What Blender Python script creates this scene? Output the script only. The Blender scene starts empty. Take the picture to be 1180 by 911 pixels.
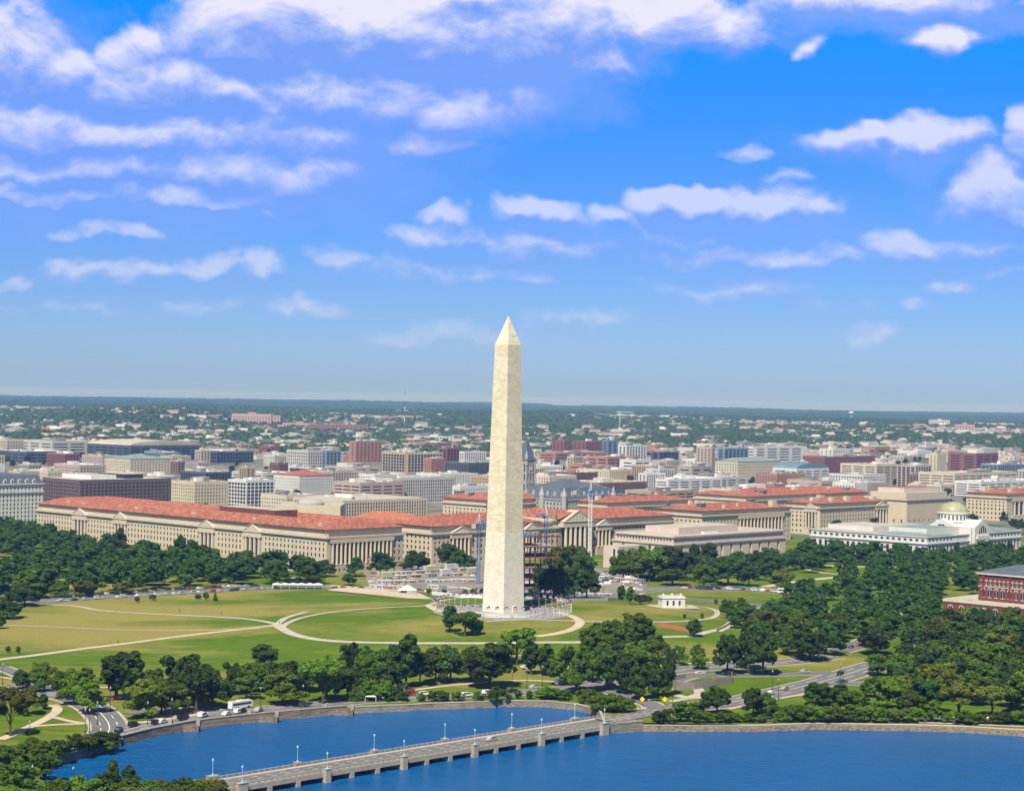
import bpy, math, random
import numpy as np
from mathutils import Matrix, Vector, geometry as mgeo
random.seed(7); RNG = np.random.default_rng(11)
SC = bpy.context.scene; COL = SC.collection
R = math.radians
HAZE_COL = (.20, .41, .95); HAZE_D = 6.0e-5
SKY_TINT = [(0.0, (.50, .70, 1.30)), (0.07, (.48, .69, 1.24)), (0.18, (.36, .63, 1.28)), (0.30, (.24, .61, 1.5)), (0.41, (.12, .64, 1.7)),
            (0.52, (.03, .76, 1.9)), (0.75, (.40, .66, 1.0)), (1.0, (.66, .68, .70))]
# ------------------------------------------------------------------ camera
CAMZ = 131.0; F = 2200.0; PITCH = math.atan(5.5 / F); ROLL = 0.0178
cf = Vector((0, math.cos(PITCH), math.sin(PITCH))); c0 = Vector((1, 0, 0)); u0 = Vector((0, -math.sin(PITCH), math.cos(PITCH)))
cr = c0 * math.cos(ROLL) + u0 * math.sin(ROLL); cu = u0 * math.cos(ROLL) - c0 * math.sin(ROLL)
cam = bpy.data.cameras.new('camera'); co = bpy.data.objects.new('camera', cam); COL.objects.link(co)
M = Matrix((cr, cu, -cf)).transposed().to_4x4(); M.translation = Vector((0, 0, CAMZ)); co.matrix_world = M
cam.sensor_fit = 'HORIZONTAL'; cam.sensor_width = 36; cam.lens = 36 * F / 1180
cam.clip_start = 5; cam.clip_end = 60000
SC.camera = co
# ------------------------------------------------------------------ sun
SUN_EL, SUN_AZ = R(52), math.atan2(-0.30, -0.95)      # azimuth of the direction TO the sun, from +Y clockwise
sd = Vector((math.sin(SUN_AZ) * math.cos(SUN_EL), math.cos(SUN_AZ) * math.cos(SUN_EL), math.sin(SUN_EL)))
sl = bpy.data.lights.new('sun', 'SUN'); so = bpy.data.objects.new('sun', sl); COL.objects.link(so)
sl.energy = 5.0; sl.angle = R(0.53); sl.color = (1.0, 0.94, 0.82)
so.rotation_euler = sd.to_track_quat('Z', 'Y').to_euler()
# ------------------------------------------------------------------ world: Nishita sky with a layer of far clouds
SC.view_settings.view_transform = 'Standard'; SC.view_settings.look = 'None'
SC.view_settings.gamma = 1; SC.view_settings.exposure = 0.35; SC.view_settings.use_curve_mapping = False
SC.cycles.max_bounces = 5; SC.cycles.diffuse_bounces = 2; SC.cycles.glossy_bounces = 2
SC.cycles.transmission_bounces = 2; SC.cycles.transparent_max_bounces = 6; SC.cycles.volume_bounces = 0
SC.cycles.use_denoising = True; SC.cycles.sample_clamp_indirect = 4
W = bpy.data.worlds.new('World'); SC.world = W; W.use_nodes = True
wt = W.node_tree; wt.nodes.clear()
class NT:
    def __init__(s, t): s.t = t
    def n(s, typ, **kw):
        x = s.t.nodes.new(typ)
        for k, v in kw.items(): setattr(x, k, v)
        return x
    def put(s, sock, v):
        if v is None: return
        if isinstance(v, bpy.types.NodeSocket): s.t.links.new(v, sock)
        else: sock.default_value = v
    def math(s, op, a, b=None, c=None, clamp=False):
        x = s.n('ShaderNodeMath', operation=op); x.use_clamp = clamp
        s.put(x.inputs[0], a); s.put(x.inputs[1], b); s.put(x.inputs[2], c); return x.outputs[0]
    def vmath(s, op, a, b=None, out=0):
        x = s.n('ShaderNodeVectorMath', operation=op); s.put(x.inputs[0], a); s.put(x.inputs[1], b); return x.outputs[out]
    def mix(s, f, a, b, typ='MIX'):
        x = s.n('ShaderNodeMix', data_type='RGBA', blend_type=typ)
        s.put(x.inputs[0], f); s.put(x.inputs[6], a); s.put(x.inputs[7], b); return x.outputs[2]
    def ramp(s, f, stops, interp='LINEAR'):
        x = s.n('ShaderNodeValToRGB'); x.color_ramp.interpolation = interp; e = x.color_ramp.elements
        while len(e) < len(stops): e.new(0.5)
        for el, (p, c) in zip(e, stops): el.position = p; el.color = (*c, 1) if len(c) == 3 else c
        s.put(x.inputs[0], f); return x.outputs[0]
    def maprange(s, v, a, b, c=0.0, d=1.0, smooth=False):
        x = s.n('ShaderNodeMapRange'); x.interpolation_type = 'SMOOTHSTEP' if smooth else 'LINEAR'
        for i, q in enumerate((v, a, b, c, d)): s.put(x.inputs[i], q)
        return x.outputs[0]
    def noise(s, vec, scale, detail=4, rough=0.55, dist=0.0, lac=2.0):
        x = s.n('ShaderNodeTexNoise'); x.inputs['Scale'].default_value = scale; x.inputs['Detail'].default_value = detail
        x.inputs['Roughness'].default_value = rough; x.inputs['Distortion'].default_value = dist; x.inputs['Lacunarity'].default_value = lac
        if vec is not None: s.put(x.inputs['Vector'], vec)
        return x.outputs['Fac'], x.outputs['Color']
wn = NT(wt)
sky = wn.n('ShaderNodeTexSky', sky_type='NISHITA'); sky.sun_disc = False
sky.sun_elevation = SUN_EL; sky.sun_rotation = SUN_AZ; sky.air_density = 1.0; sky.dust_density = 0.35; sky.ozone_density = 3.0; sky.altitude = 100
geo = wn.n('ShaderNodeTexCoord').outputs['Generated']
sep = wn.n('ShaderNodeSeparateXYZ'); wt.links.new(geo, sep.inputs[0])
# the clean summer sky: Nishita, deepened with elevation as a polarised blue sky is
elev = wn.math('DIVIDE', sep.outputs['Z'], wn.math('MAXIMUM', wn.math('ABSOLUTE', sep.outputs['Y']), 0.05))
tint = wn.ramp(wn.math('MULTIPLY', elev, 2.5, clamp=True), SKY_TINT)
skyc = wn.vmath('SCALE', wn.mix(1.0, sky.outputs[0], tint, 'MULTIPLY')); skyc.node.inputs['Scale'].default_value = .785
# clouds: ellipses in the tangent plane of the sky (x = dx/dy, z = dz/dy), broken up by noise
P = wn.n('ShaderNodeCombineXYZ'); ysafe = wn.math('MAXIMUM', sep.outputs['Y'], 0.05)
wt.links.new(wn.math('DIVIDE', sep.outputs['X'], ysafe), P.inputs[0]); wt.links.new(wn.math('DIVIDE', sep.outputs['Z'], ysafe), P.inputs[1])
P = P.outputs[0]
def tang(u, v):
    d = cf * F + cr * (u - 590) - cu * (v - 455.5)
    return d.x / d.y, d.z / d.y
CLOUDS = [  # u, v, half width, half height, strength
 (300, 30, 100, 46, 1.2), (440, 30, 150, 40, 1.25), (600, 38, 110, 46, 1.25), (690, 72, 50, 24, .8), (780, 22, 88, 36, 1.15), (540, 2, 160, 20, .9),
 (15, 55, 60, 45, .85), (68, 75, 50, 30, .9), (157, 52, 32, 28, .8), (180, 97, 75, 30, .95), (250, 112, 70, 20, .85), (375, 95, 80, 25, .8), (490, 118, 110, 26, .62),
 (20, 140, 85, 26, .85), (130, 152, 160, 20, .75), (330, 148, 90, 22, .5), (245, 188, 95, 22, .8), (110, 190, 150, 16, .6), (320, 200, 70, 24, .68), (60, 218, 130, 10, .7), (235, 222, 110, 12, .72),
 (505, 163, 38, 12, .45), (985, 165, 65, 20, .8), (1070, 160, 70, 22, .78), (1009, 150, 16, 12, .85), (860, 182, 28, 9, .45), (1082, 46, 42, 16, .7), (935, 47, 22, 12, .45), (1000, 2, 150, 14, .3),
 (785, 230, 64, 19, 1.05), (890, 243, 75, 19, .9), (905, 214, 36, 14, .5), (705, 243, 28, 11, .65), (617, 242, 44, 13, .62), (508, 275, 48, 17, .95), (620, 280, 70, 17, .85), (510, 247, 26, 10, .5), (790, 262, 120, 16, .45),
 (1150, 218, 62, 36, 1.15), (1175, 240, 50, 22, 1.0), (1050, 283, 50, 18, .9), (1130, 280, 70, 17, .85), (1178, 150, 18, 30, .75), (870, 298, 110, 12, .6), (615, 315, 34, 11, .62), (1090, 331, 24, 10, .55), (1055, 353, 18, 8, .5), (1000, 385, 32, 9, .5),
 (112, 313, 50, 13, .75), (165, 307, 42, 11, .65), (240, 301, 38, 12, .65), (308, 310, 24, 13, .75), (390, 303, 30, 10, .5), (100, 268, 24, 8, .45), (152, 268, 24, 8, .45), (12, 327, 22, 8, .5), (320, 245, 18, 8, .5),
 (480, 320, 90, 14, .42), (240, 355, 30, 10, .38), (360, 356, 40, 9, .4), (700, 368, 60, 8, .38), (850, 335, 110, 12, .4), (1160, 312, 60, 10, .5), (960, 355, 40, 9, .36), (70, 350, 60, 8, .3), (550, 388, 80, 8, .3)]
VEILS = [(170, 160, 300, 95, 1.25), (420, 90, 250, 56, 1.25), (620, 70, 130, 34, .85), (50, 85, 120, 70, .8), (1050, 0, 220, 42, .75), (330, 205, 140, 34, .6),
 (860, 255, 140, 34, .7), (1120, 290, 130, 34, .65), (620, 286, 150, 34, .6), (1030, 170, 120, 26, .6), (1150, 235, 80, 40, .6), (870, 298, 130, 22, .45), (200, 310, 160, 22, .35)]
def cloud_density(wn, vec, vw, lst, fine):
    acc = None
    for (u, v, a, b, s) in lst:
        x, y = tang(u, v)
        if u < 560 and v < 235: a, b, s = a * 1.12, b * 1.12, s * 1.05
        q = wn.n('ShaderNodeVectorMath', operation='MULTIPLY_ADD'); wn.t.links.new(vw, q.inputs[0])
        ia, ib = F / (a * 1.15), F / (b * 1.2)
        q.inputs[1].default_value = (ia, ib, 0); q.inputs[2].default_value = (-x * ia, -y * ib, 0)
        d2 = wn.vmath('DOT_PRODUCT', q.outputs[0], q.outputs[0], out=1)
        if v > 255 and lst is not VEILS: s = s * .62
        m = wn.math('MULTIPLY_ADD', d2, -s * 1.1, s * 1.1)
        acc = m if acc is None else wn.math('SMOOTH_MAX', acc, m, 0.3)
    st = wn.vmath('MULTIPLY', vec, (1.0, 1.7, 1.0))
    n1, _ = wn.noise(st, 17, fine, .66, 0.35)
    return wn.math('ADD', acc, wn.math('MULTIPLY_ADD', n1, 2.2, -1.10))
def cloud_group(lst, veils):
    """node group: sky direction -> colour and cover of the clouds of one patch of sky"""
    g = bpy.data.node_groups.new('cloud patch', 'ShaderNodeTree'); wn = NT(g)
    g.interface.new_socket('P', in_out='INPUT', socket_type='NodeSocketVector')
    g.interface.new_socket('Color', in_out='OUTPUT', socket_type='NodeSocketColor'); g.interface.new_socket('Cover', in_out='OUTPUT', socket_type='NodeSocketFloat')
    P = wn.n('NodeGroupInput').outputs[0]; out = wn.n('NodeGroupOutput')
    wf, wc = wn.noise(P, 20, 3, .6)
    warp = wn.vmath('SCALE', wn.vmath('SUBTRACT', wc, (0.5, 0.5, 0.5))); warp.node.inputs['Scale'].default_value = 0.036
    D1 = cloud_density(wn, P, wn.vmath('ADD', P, warp), lst, 8)
    P2 = wn.vmath('ADD', P, (-0.003, 0.0095, 0))
    D2 = cloud_density(wn, P2, wn.vmath('ADD', P2, warp), lst, 4)
    soft = wn.math('MULTIPLY_ADD', wn.math('MAXIMUM', wn.math('SUBTRACT', D2, D1), 0.0), 1.3, 0.48)
    alpha = wn.math('POWER', wn.maprange(D1, -0.30, wn.math('ADD', soft, 0.10), 0, 1, True), 1.0)
    lit = wn.math('ADD', wn.math('MULTIPLY', wn.math('SUBTRACT', D1, D2), 0.80), 0.30, clamp=True)
    body = wn.maprange(D1, 0.1, 1.5, 0, 1, True)
    lit2 = wn.math('MULTIPLY', lit, wn.math('MULTIPLY_ADD', body, 0.30, 0.86), clamp=True)
    ccol = wn.ramp(lit2, [(0.0, (.22, .38, .94)), (0.25, (.34, .47, .96)), (0.5, (.55, .62, .98)), (0.85, (.90, .87, .99))])
    if veils:
        D0 = cloud_density(wn, P, wn.vmath('ADD', P, warp), veils, 4)
        va = wn.math('MULTIPLY', wn.maprange(D0, -0.45, 0.9, 0, 1, True), 0.80)
        cover = wn.math('SUBTRACT', 1.0, wn.math('MULTIPLY', wn.math('SUBTRACT', 1.0, alpha), wn.math('SUBTRACT', 1.0, va)))
        ccol = wn.mix(wn.math('DIVIDE', alpha, wn.math('MAXIMUM', cover, 0.001), clamp=True), (.27, .42, .94, 1), ccol); alpha = cover
    wn.put(out.inputs[0], ccol); wn.put(out.inputs[1], alpha); return g
def cloudy(lst, veils):
    """Background closure with the clouds of one patch of sky"""
    bg = wn.n('ShaderNodeBackground'); bg.inputs['Strength'].default_value = 0.1
    gn = wn.n('ShaderNodeGroup'); gn.node_tree = cloud_group(lst, veils); wt.links.new(P, gn.inputs[0])
    fade = wn.maprange(elev, 0.02, 0.20, 0.30, 0.93)
    cb = wn.vmath('SCALE', gn.outputs[0]); cb.node.inputs['Scale'].default_value = 7.7
    fin = wn.mix(wn.math('MULTIPLY', gn.outputs[1], fade), skyc, cb)
    wt.links.new(fin, bg.inputs['Color']); return bg.outputs[0]
def clear():
    bg = wn.n('ShaderNodeBackground'); bg.inputs['Strength'].default_value = 0.1; wt.links.new(skyc, bg.inputs['Color']); return bg.outputs[0]
def pick(f, a, b):
    x = wn.n('ShaderNodeMixShader'); wt.links.new(f, x.inputs[0]); wt.links.new(a, x.inputs[1]); wt.links.new(b, x.inputs[2]); return x.outputs[0]
tx = wn.math('DIVIDE', sep.outputs['X'], ysafe)
XE = [-0.5, -0.16, -0.03, 0.11, 0.5]; YE = [0.018, 0.075, 0.118, 0.16, 0.34]
def patch(i, j):
    x0, x1, y0, y1 = XE[i], XE[i + 1], YE[j], YE[j + 1]; lst, veils = [], []
    for c in CLOUDS + VEILS:
        x, y = tang(c[0], c[1]); a, b = c[2] / F * 1.9 + .012, c[3] / F * 1.9 + .02
        if x + a > x0 and x - a < x1 and y + b > y0 and y - b < y1: (veils if c in VEILS else lst).append(c)
    return cloudy(lst, veils) if lst else clear()
def row(j):
    c = patch(0, j)
    for i in range(1, len(XE) - 1): c = pick(wn.math('GREATER_THAN', tx, XE[i]), c, patch(i, j))
    return c
# nested two-way choices, so that every ray works out only its own patch of sky
rows = [row(j) for j in range(len(YE) - 1)]
lo = pick(wn.math('GREATER_THAN', elev, YE[1]), rows[0], rows[1]); hi = pick(wn.math('GREATER_THAN', elev, YE[3]), rows[2], rows[3])
mid = pick(wn.math('GREATER_THAN', elev, YE[2]), lo, hi)
inside = wn.math('MULTIPLY', wn.math('MULTIPLY', wn.math('GREATER_THAN', elev, YE[0]), wn.math('LESS_THAN', elev, YE[-1])),
                 wn.math('MULTIPLY', wn.math('GREATER_THAN', sep.outputs['Y'], 0.3), wn.math('LESS_THAN', wn.math('ABSOLUTE', tx), 0.5)))
wo = wn.n('ShaderNodeOutputWorld'); wt.links.new(pick(inside, clear(), mid), wo.inputs[0])
W.cycles.sampling_method = 'MANUAL'; W.cycles.sample_map_resolution = 1024
# ------------------------------------------------------------------ placing: a pixel of the photograph -> a point of the ground
def ray(u, v): return cf * F + cr * (u - 590) - cu * (v - 455.5)
def at(u, v, z=0.0):
    d = ray(u, v); t = (z - CAMZ) / d.z; return Vector((d.x * t, d.y * t, z))
def ve(u): return 461 + ROLL * (u - 590)
LAND = 2.4
MON = at(579.5, 707.5, 10.0) + Vector((0.1, 11.9, 0))
BEND = at(706, 834, 4.1)
def sst(t): t = min(1, max(0, t)); return t * t * (3 - 2 * t)
def vnoise(x, y, s, k=0):
    x = x / s; y = y / s; xi, yi = math.floor(x), math.floor(y); fx, fy = sst(x - xi), sst(y - yi)
    def h(i, j): n = (int(i) * 374761393 + int(j) * 668265263 + k * 974711) & 0xffffffff; n = ((n ^ (n >> 13)) * 1274126177) & 0xffffffff; return ((n ^ (n >> 16)) & 65535) / 65535
    return (h(xi, yi) * (1 - fx) + h(xi + 1, yi) * fx) * (1 - fy) + (h(xi, yi + 1) * (1 - fx) + h(xi + 1, yi + 1) * fx) * fy
PROFILE = [(0, LAND), (2700, LAND), (4000, 16), (5500, 32), (7000, 44), (8600, 58), (9300, 62), (11000, 42), (14000, 62), (18000, 80), (20500, 78), (23000, 60), (40000, 20)]
def hgt(x, y):
    r = math.hypot(x - MON.x, y - MON.y)
    if y < 2600: return LAND + (10 - LAND) * sst((230 - r) / 195) + 1.0 * sst((62 - math.hypot(x - BEND.x, y - BEND.y)) / 38)
    z = LAND
    for (a, za), (b, zb) in zip(PROFILE, PROFILE[1:]):
        if a <= y < b: z = za + (zb - za) * sst((y - a) / (b - a)); break
    k = min(1, (y - 2600) / 3500)
    z += k * 30 * (vnoise(x, y * .6, 1500, 3) - .5) + k * 12 * (vnoise(x, y, 480, 5) - .5)
    if 5000 < y < 7600: z += 44 * math.exp(-((x + 1180) / 300) ** 2 - ((y - 6300) / 600) ** 2)
    if y > 11000: z += min(1, (y - 11000) / 4000) * (26 * (vnoise(x, y * .3, 2100, 9) - .5) + 9 * (vnoise(x, y * .3, 600, 19) - .5))
    return z
def g(u, v, off=0.0):
    """the point of the terrain seen at a pixel"""
    z = LAND; p = at(u, v, z)
    for _ in range(30):
        z2 = hgt(p.x, p.y) + off
        if abs(z2 - z) < .005: break
        z = z + (z2 - z) * .7; p = at(u, v, z)
        if p.y < 0 or p.y > 40000: break
    return p
def g_far(u, v, H=0.0):
    """march along the ray until it is H above the terrain"""
    d = ray(u, v); d = d / d.y; y = 1300.0
    while y < 30000:
        z = CAMZ + d.z * y
        if z <= hgt(d.x * y, y) + H: break
        y += 12 if y < 4000 else 40
    return Vector((d.x * y, y, hgt(d.x * y, y)))
# ------------------------------------------------------------------ meshes
class MB:
    def __init__(s): s.v = []; s.f = []; s.m = []; s.d = {}
    def p(s, a):
        k = (round(a[0], 3), round(a[1], 3), round(a[2], 3)); i = s.d.get(k)
        if i is None: i = s.d[k] = len(s.v); s.v.append(tuple(a))
        return i
    def face(s, pts, m=0):
        ids = [s.p(q) for q in pts]
        if len(set(ids)) >= 3:
            ids = [a for k, a in enumerate(ids) if a != ids[k - 1]]; s.f.append(ids); s.m.append(m)
        return s
    def raw(s, vs, fs, m=0):
        o = len(s.v); s.v += [tuple(q) for q in vs]; s.f += [[i + o for i in f] for f in fs]; s.m += [m] * len(fs); return s
    def box(s, x0, x1, y0, y1, z0, z1, m=0, mt=None, rot=None):
        vs = [(x, y, z) for z in (z0, z1) for x, y in ((x0, y0), (x1, y0), (x1, y1), (x0, y1))]
        if rot: vs = [rot @ Vector(q) for q in vs]
        s.raw(vs, [(0, 3, 2, 1), (0, 1, 5, 4), (1, 2, 6, 5), (2, 3, 7, 6), (3, 0, 4, 7)], m); s.f.append([len(s.v) - 4 + i for i in range(4)]); s.m.append(m if mt is None else mt)
        return s
    def bar(s, a, b, r, m=0, n=4):
        a, b = Vector(a), Vector(b); d = (b - a).normalized(); x = d.orthogonal().normalized(); y = d.cross(x)
        ph = [math.pi * (2 * k + 1) / n for k in range(n)]
        s.raw([a + (x * math.cos(t) + y * math.sin(t)) * r for t in ph] + [b + (x * math.cos(t) + y * math.sin(t)) * r for t in ph],
              [(k, (k + 1) % n, n + (k + 1) % n, n + k) for k in range(n)] + [list(range(n))[::-1], list(range(n, 2 * n))], m); return s
    def lathe(s, prof, n=16, c=(0, 0), m=0, a0=0, a1=2 * math.pi):
        full = abs(a1 - a0 - 2 * math.pi) < 1e-6; k = n if full else n + 1; vs = []
        for r, z in prof: vs += [(c[0] + r * math.cos(a0 + (a1 - a0) * i / n), c[1] + r * math.sin(a0 + (a1 - a0) * i / n), z) for i in range(k)]
        fs = [(j * k + i, j * k + (i + 1) % k, (j + 1) * k + (i + 1) % k, (j + 1) * k + i) for j in range(len(prof) - 1) for i in range(n)]
        return s.raw(vs, fs, m)
    def mesh(s, name, mats, smooth=False):
        me = bpy.data.meshes.new(name); me.from_pydata(s.v, [], s.f)
        for q in (mats if isinstance(mats, (list, tuple)) else [mats]): me.materials.append(q)
        if any(s.m): me.polygons.foreach_set('material_index', s.m)
        if smooth: me.polygons.foreach_set('use_smooth', [True] * len(s.f))
        me.update(); return me
    def build(s, name, mats, parent=None, smooth=False): return obj(name, s.mesh(name, mats, smooth), parent)
def obj(name, data, parent=None, loc=None):
    o = bpy.data.objects.new(name, data); COL.objects.link(o)
    if parent is not None: o.parent = parent
    if loc is not None: o.location = loc
    return o
def tag(o, label=None, cat=None, group=None, kind=None):
    if label: o['label'] = label
    if cat: o['category'] = cat
    if group: o['group'] = group
    if kind: o['kind'] = kind
    return o
def empty(name, loc, rz=0.0, sc=None):
    o = obj(name, None, None, loc); o.rotation_euler = (0, 0, rz); o.empty_display_size = 1
    if sc is not None: o.scale = sc if hasattr(sc, '__len__') else (sc,) * 3
    return o
def dup(root, loc=None, rz=None, sc=None, kids=True):
    r = root.copy(); COL.objects.link(r)
    if loc is not None: r.location = loc
    if rz is not None: r.rotation_euler = (0, 0, rz)
    if sc is not None: r.scale = sc if hasattr(sc, '__len__') else (sc,) * 3
    if kids:
        for ch in KIDS[root.name]:
            c = ch.copy(); COL.objects.link(c); c.parent = r
            for gch in KIDS.get(ch.name, ()):
                d = gch.copy(); COL.objects.link(d); d.parent = c
    return r
KIDS = {}
def note_kids(root):
    KIDS[root.name] = list(root.children)
    for c in root.children: KIDS[c.name] = list(c.children)
# ------------------------------------------------------------------ materials
def mat(name, col, rough=0.8, spec=0.3, var=0.12, scale=0.2, detail=3, metal=0.0, bump=0.0, bscale=3.0, trans=None, two=None, space='Object'):
    m = bpy.data.materials.new(name); m.use_nodes = True; t = m.node_tree; t.nodes.clear(); N = NT(t)
    b = N.n('ShaderNodeBsdfPrincipled'); b.inputs['Roughness'].default_value = rough; b.inputs['Specular IOR Level'].default_value = spec; b.inputs['Metallic'].default_value = metal
    tc = N.n('ShaderNodeTexCoord').outputs[space]
    f, _ = N.noise(tc, scale, detail, .6)
    hi = tuple(min(1, c * (1 + var)) for c in col) + (1,); lo = tuple(c * (1 - var) for c in (two or col)) + (1,)
    c = N.mix(N.maprange(f, .32, .68), lo, hi); t.links.new(c, b.inputs['Base Color'])
    if bump:
        f2, _ = N.noise(tc, bscale, 3, .6); bp = N.n('ShaderNodeBump'); bp.inputs['Strength'].default_value = bump; bp.inputs['Distance'].default_value = .1
        t.links.new(f2, bp.inputs['Height']); t.links.new(bp.outputs[0], b.inputs['Normal'])
    o = N.n('ShaderNodeOutputMaterial'); t.links.new(b.outputs[0], o.inputs[0]); return m
def block_mat(name, col, bw, bh, var=.10, mortar=.85, space='Object', rough=.85, streak=True, vert=False):
    """masonry in courses: brick texture over (x + y, z)"""
    m = bpy.data.materials.new(name); m.use_nodes = True; t = m.node_tree; t.nodes.clear(); N = NT(t)
    b = N.n('ShaderNodeBsdfPrincipled'); b.inputs['Roughness'].default_value = rough; b.inputs['Specular IOR Level'].default_value = .25
    tc = N.n('ShaderNodeTexCoord').outputs[space]; sp = N.n('ShaderNodeSeparateXYZ'); t.links.new(tc, sp.inputs[0])
    cb = N.n('ShaderNodeCombineXYZ'); t.links.new(N.math('ADD', sp.outputs[0], N.math('MULTIPLY', sp.outputs[1], -1.0)), cb.inputs[0]); t.links.new(sp.outputs[2], cb.inputs[1])
    br = N.n('ShaderNodeTexBrick'); t.links.new(cb.outputs[0], br.inputs[0]); br.inputs['Scale'].default_value = 1
    br.inputs['Brick Width'].default_value = bw; br.inputs['Row Height'].default_value = bh; br.inputs['Mortar Size'].default_value = .035 * bh; br.inputs['Bias'].default_value = 0
    br.inputs['Color1'].default_value = (*[c * (1 + var) for c in col], 1); br.inputs['Color2'].default_value = (*[c * (1 - var) for c in col], 1); br.inputs['Mortar'].default_value = (*[c * mortar for c in col], 1)
    f, _ = N.noise(tc, .12, 5, .65); c = N.mix(N.maprange(f, .3, .7), br.outputs[0], N.mix(1.0, br.outputs[0], (.86, .84, .80, 1), 'MULTIPLY'))
    t.links.new(c, b.inputs['Base Color']); o = N.n('ShaderNodeOutputMaterial'); t.links.new(b.outputs[0], o.inputs[0]); return m
def srgb(r, g_, b): return tuple(((c / 255) / 12.92 if c <= 10 else ((c / 255 + .055) / 1.055) ** 2.4) for c in (r, g_, b))
MT = {}
MT['glass'] = mat('window_glass', (.028, .036, .05), .18, .6, .4, .15)
MT['glass_blue'] = mat('blue_glass', (.07, .10, .13), .12, .7, .3, .1)
MT['asphalt'] = mat('asphalt', (.165, .16, .155), .9, .2, .14, .05, 5)
MT['paving'] = mat('paving', (.46, .41, .34), .9, .2, .12, .15, 4)
MT['gravel'] = mat('gravel_path', (.52, .42, .31), .95, .1, .12, .1, 4)
MT['plaza'] = mat('plaza_granite', (.27, .265, .26), .85, .2, .15, .3, 4)
MT['kerb'] = mat('kerb_stone', (.36, .33, .28), .9, .2)
MT['paint'] = mat('road_paint', (.78, .78, .76), .8, .2, .06)
MT['stone'] = block_mat('limestone', (.60, .51, .38), 1.6, .8, .05, .9)
MT['stone_pale'] = block_mat('pale_stone', (.62, .56, .50), 2.4, 1.2, .05, .92)
MT['stone_white'] = block_mat('white_granite', (.66, .65, .62), 1.8, .9, .04, .92)
MT['stone_grey'] = block_mat('grey_granite', (.42, .40, .365), 1.6, .8, .06, .88)
MT['seawall'] = block_mat('basin_wall_stone', (.24, .21, .165), 1.1, .55, .28, .55)
MT['seawall_red'] = block_mat('wall_rubble_stone', (.22, .175, .13), .9, .45, .40, .55)
MT['brick'] = block_mat('red_brick', (.20, .055, .038), .8, .3, .15, .9)
MT['tile'] = block_mat('red_roof_tile', (.37, .135, .085), 2.2, 1.3, .26, .8)
MT['tile2'] = block_mat('orange_roof_tile', (.44, .16, .095), 1.6, 1.2, .18, .8)
MT['flatroof'] = mat('flat_roof', (.46, .41, .33), .9, .2, .15, .08)
MT['slate'] = mat('slate_roof', (.10, .12, .15), .6, .4, .2, .3)
MT['copper'] = mat('copper_green_roof', (.21, .28, .25), .7, .3, .2, .1)
MT['gold'] = mat('dome_tile', (.37, .34, .20), .5, .5, .15, .3)
MT['steel_red'] = mat('rusty_steel', (.16, .06, .04), .7, .3, .3)
MT['steel_blue'] = mat('blue_steel_paint', (.03, .17, .42), .5, .4)
MT['steel_white'] = mat('white_steel_paint', (.72, .72, .70), .5, .4)
MT['teal'] = mat('pale_teal_paint', (.36, .60, .56), .5, .4)
MT['dark'] = mat('dark_metal', (.03, .03, .032), .5, .4)
MT['white'] = mat('white_paint', (.78, .78, .77), .6, .3, .05)
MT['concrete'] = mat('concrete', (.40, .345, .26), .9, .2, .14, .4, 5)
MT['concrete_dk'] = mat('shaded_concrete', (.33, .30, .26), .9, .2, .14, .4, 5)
MT['bark'] = mat('bark', (.10, .072, .05), .95, .1, .25, 2)
MT['rubber'] = mat('rubber', (.02, .02, .02), .8, .2)
MT['wood'] = mat('weathered_wood', (.24, .215, .19), .9, .2, .2, 1.5)
# grass: lawn with mown and dried patches
def ground_mat():
    m = bpy.data.materials.new('ground_grass'); m.use_nodes = True; t = m.node_tree; t.nodes.clear(); N = NT(t)
    b = N.n('ShaderNodeBsdfPrincipled'); b.inputs['Roughness'].default_value = .95; b.inputs['Specular IOR Level'].default_value = .1
    P = N.n('ShaderNodeNewGeometry').outputs['Position']
    st = N.vmath('MULTIPLY', P, (.55, 1.0, 1.0))
    a, _ = N.noise(st, .012, 6, .6, .3); b2, _ = N.noise(st, .13, 6, .72); c3, _ = N.noise(P, 1.1, 3, .6)
    green = N.mix(N.maprange(b2, .3, .7), (.055, .115, .003, 1), (.115, .180, .004, 1))
    dry = N.mix(N.maprange(c3, .3, .7), (.21, .20, .030, 1), (.34, .26, .09, 1))
    sp = N.n('ShaderNodeSeparateXYZ'); t.links.new(P, sp.inputs[0])
    lawn = N.math('MULTIPLY', N.maprange(sp.outputs[0], -110, -200), N.math('MULTIPLY', N.maprange(sp.outputs[1], 930, 1010, 0, 1), N.maprange(sp.outputs[1], 1400, 1250, 0, 1)))
    k = N.math('ADD', N.math('MULTIPLY', lawn, .17), N.math('MULTIPLY_ADD', b2, .32, N.math('MULTIPLY_ADD', a, 1.5, -.45)))
    c = N.mix(N.maprange(k, .42, .68, 0, .88), green, dry)
    far = N.maprange(sp.outputs[1], 1750, 2000)
    cf2, _ = N.noise(P, .02, 4); city = N.mix(N.maprange(cf2, .4, .6), (.10, .115, .07, 1), (.24, .22, .20, 1))
    wood = N.mix(N.maprange(sp.outputs[1], 3300, 5200), city, (.030, .055, .018, 1))
    c = N.mix(far, c, wood)
    t.links.new(c, b.inputs['Base Color']); bp = N.n('ShaderNodeBump'); bp.inputs['Strength'].default_value = .4; bp.inputs['Distance'].default_value = .4
    t.links.new(c3, bp.inputs['Height']); t.links.new(bp.outputs[0], b.inputs['Normal'])
    o = N.n('ShaderNodeOutputMaterial'); t.links.new(b.outputs[0], o.inputs[0]); return m
MT['ground'] = ground_mat()
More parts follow.
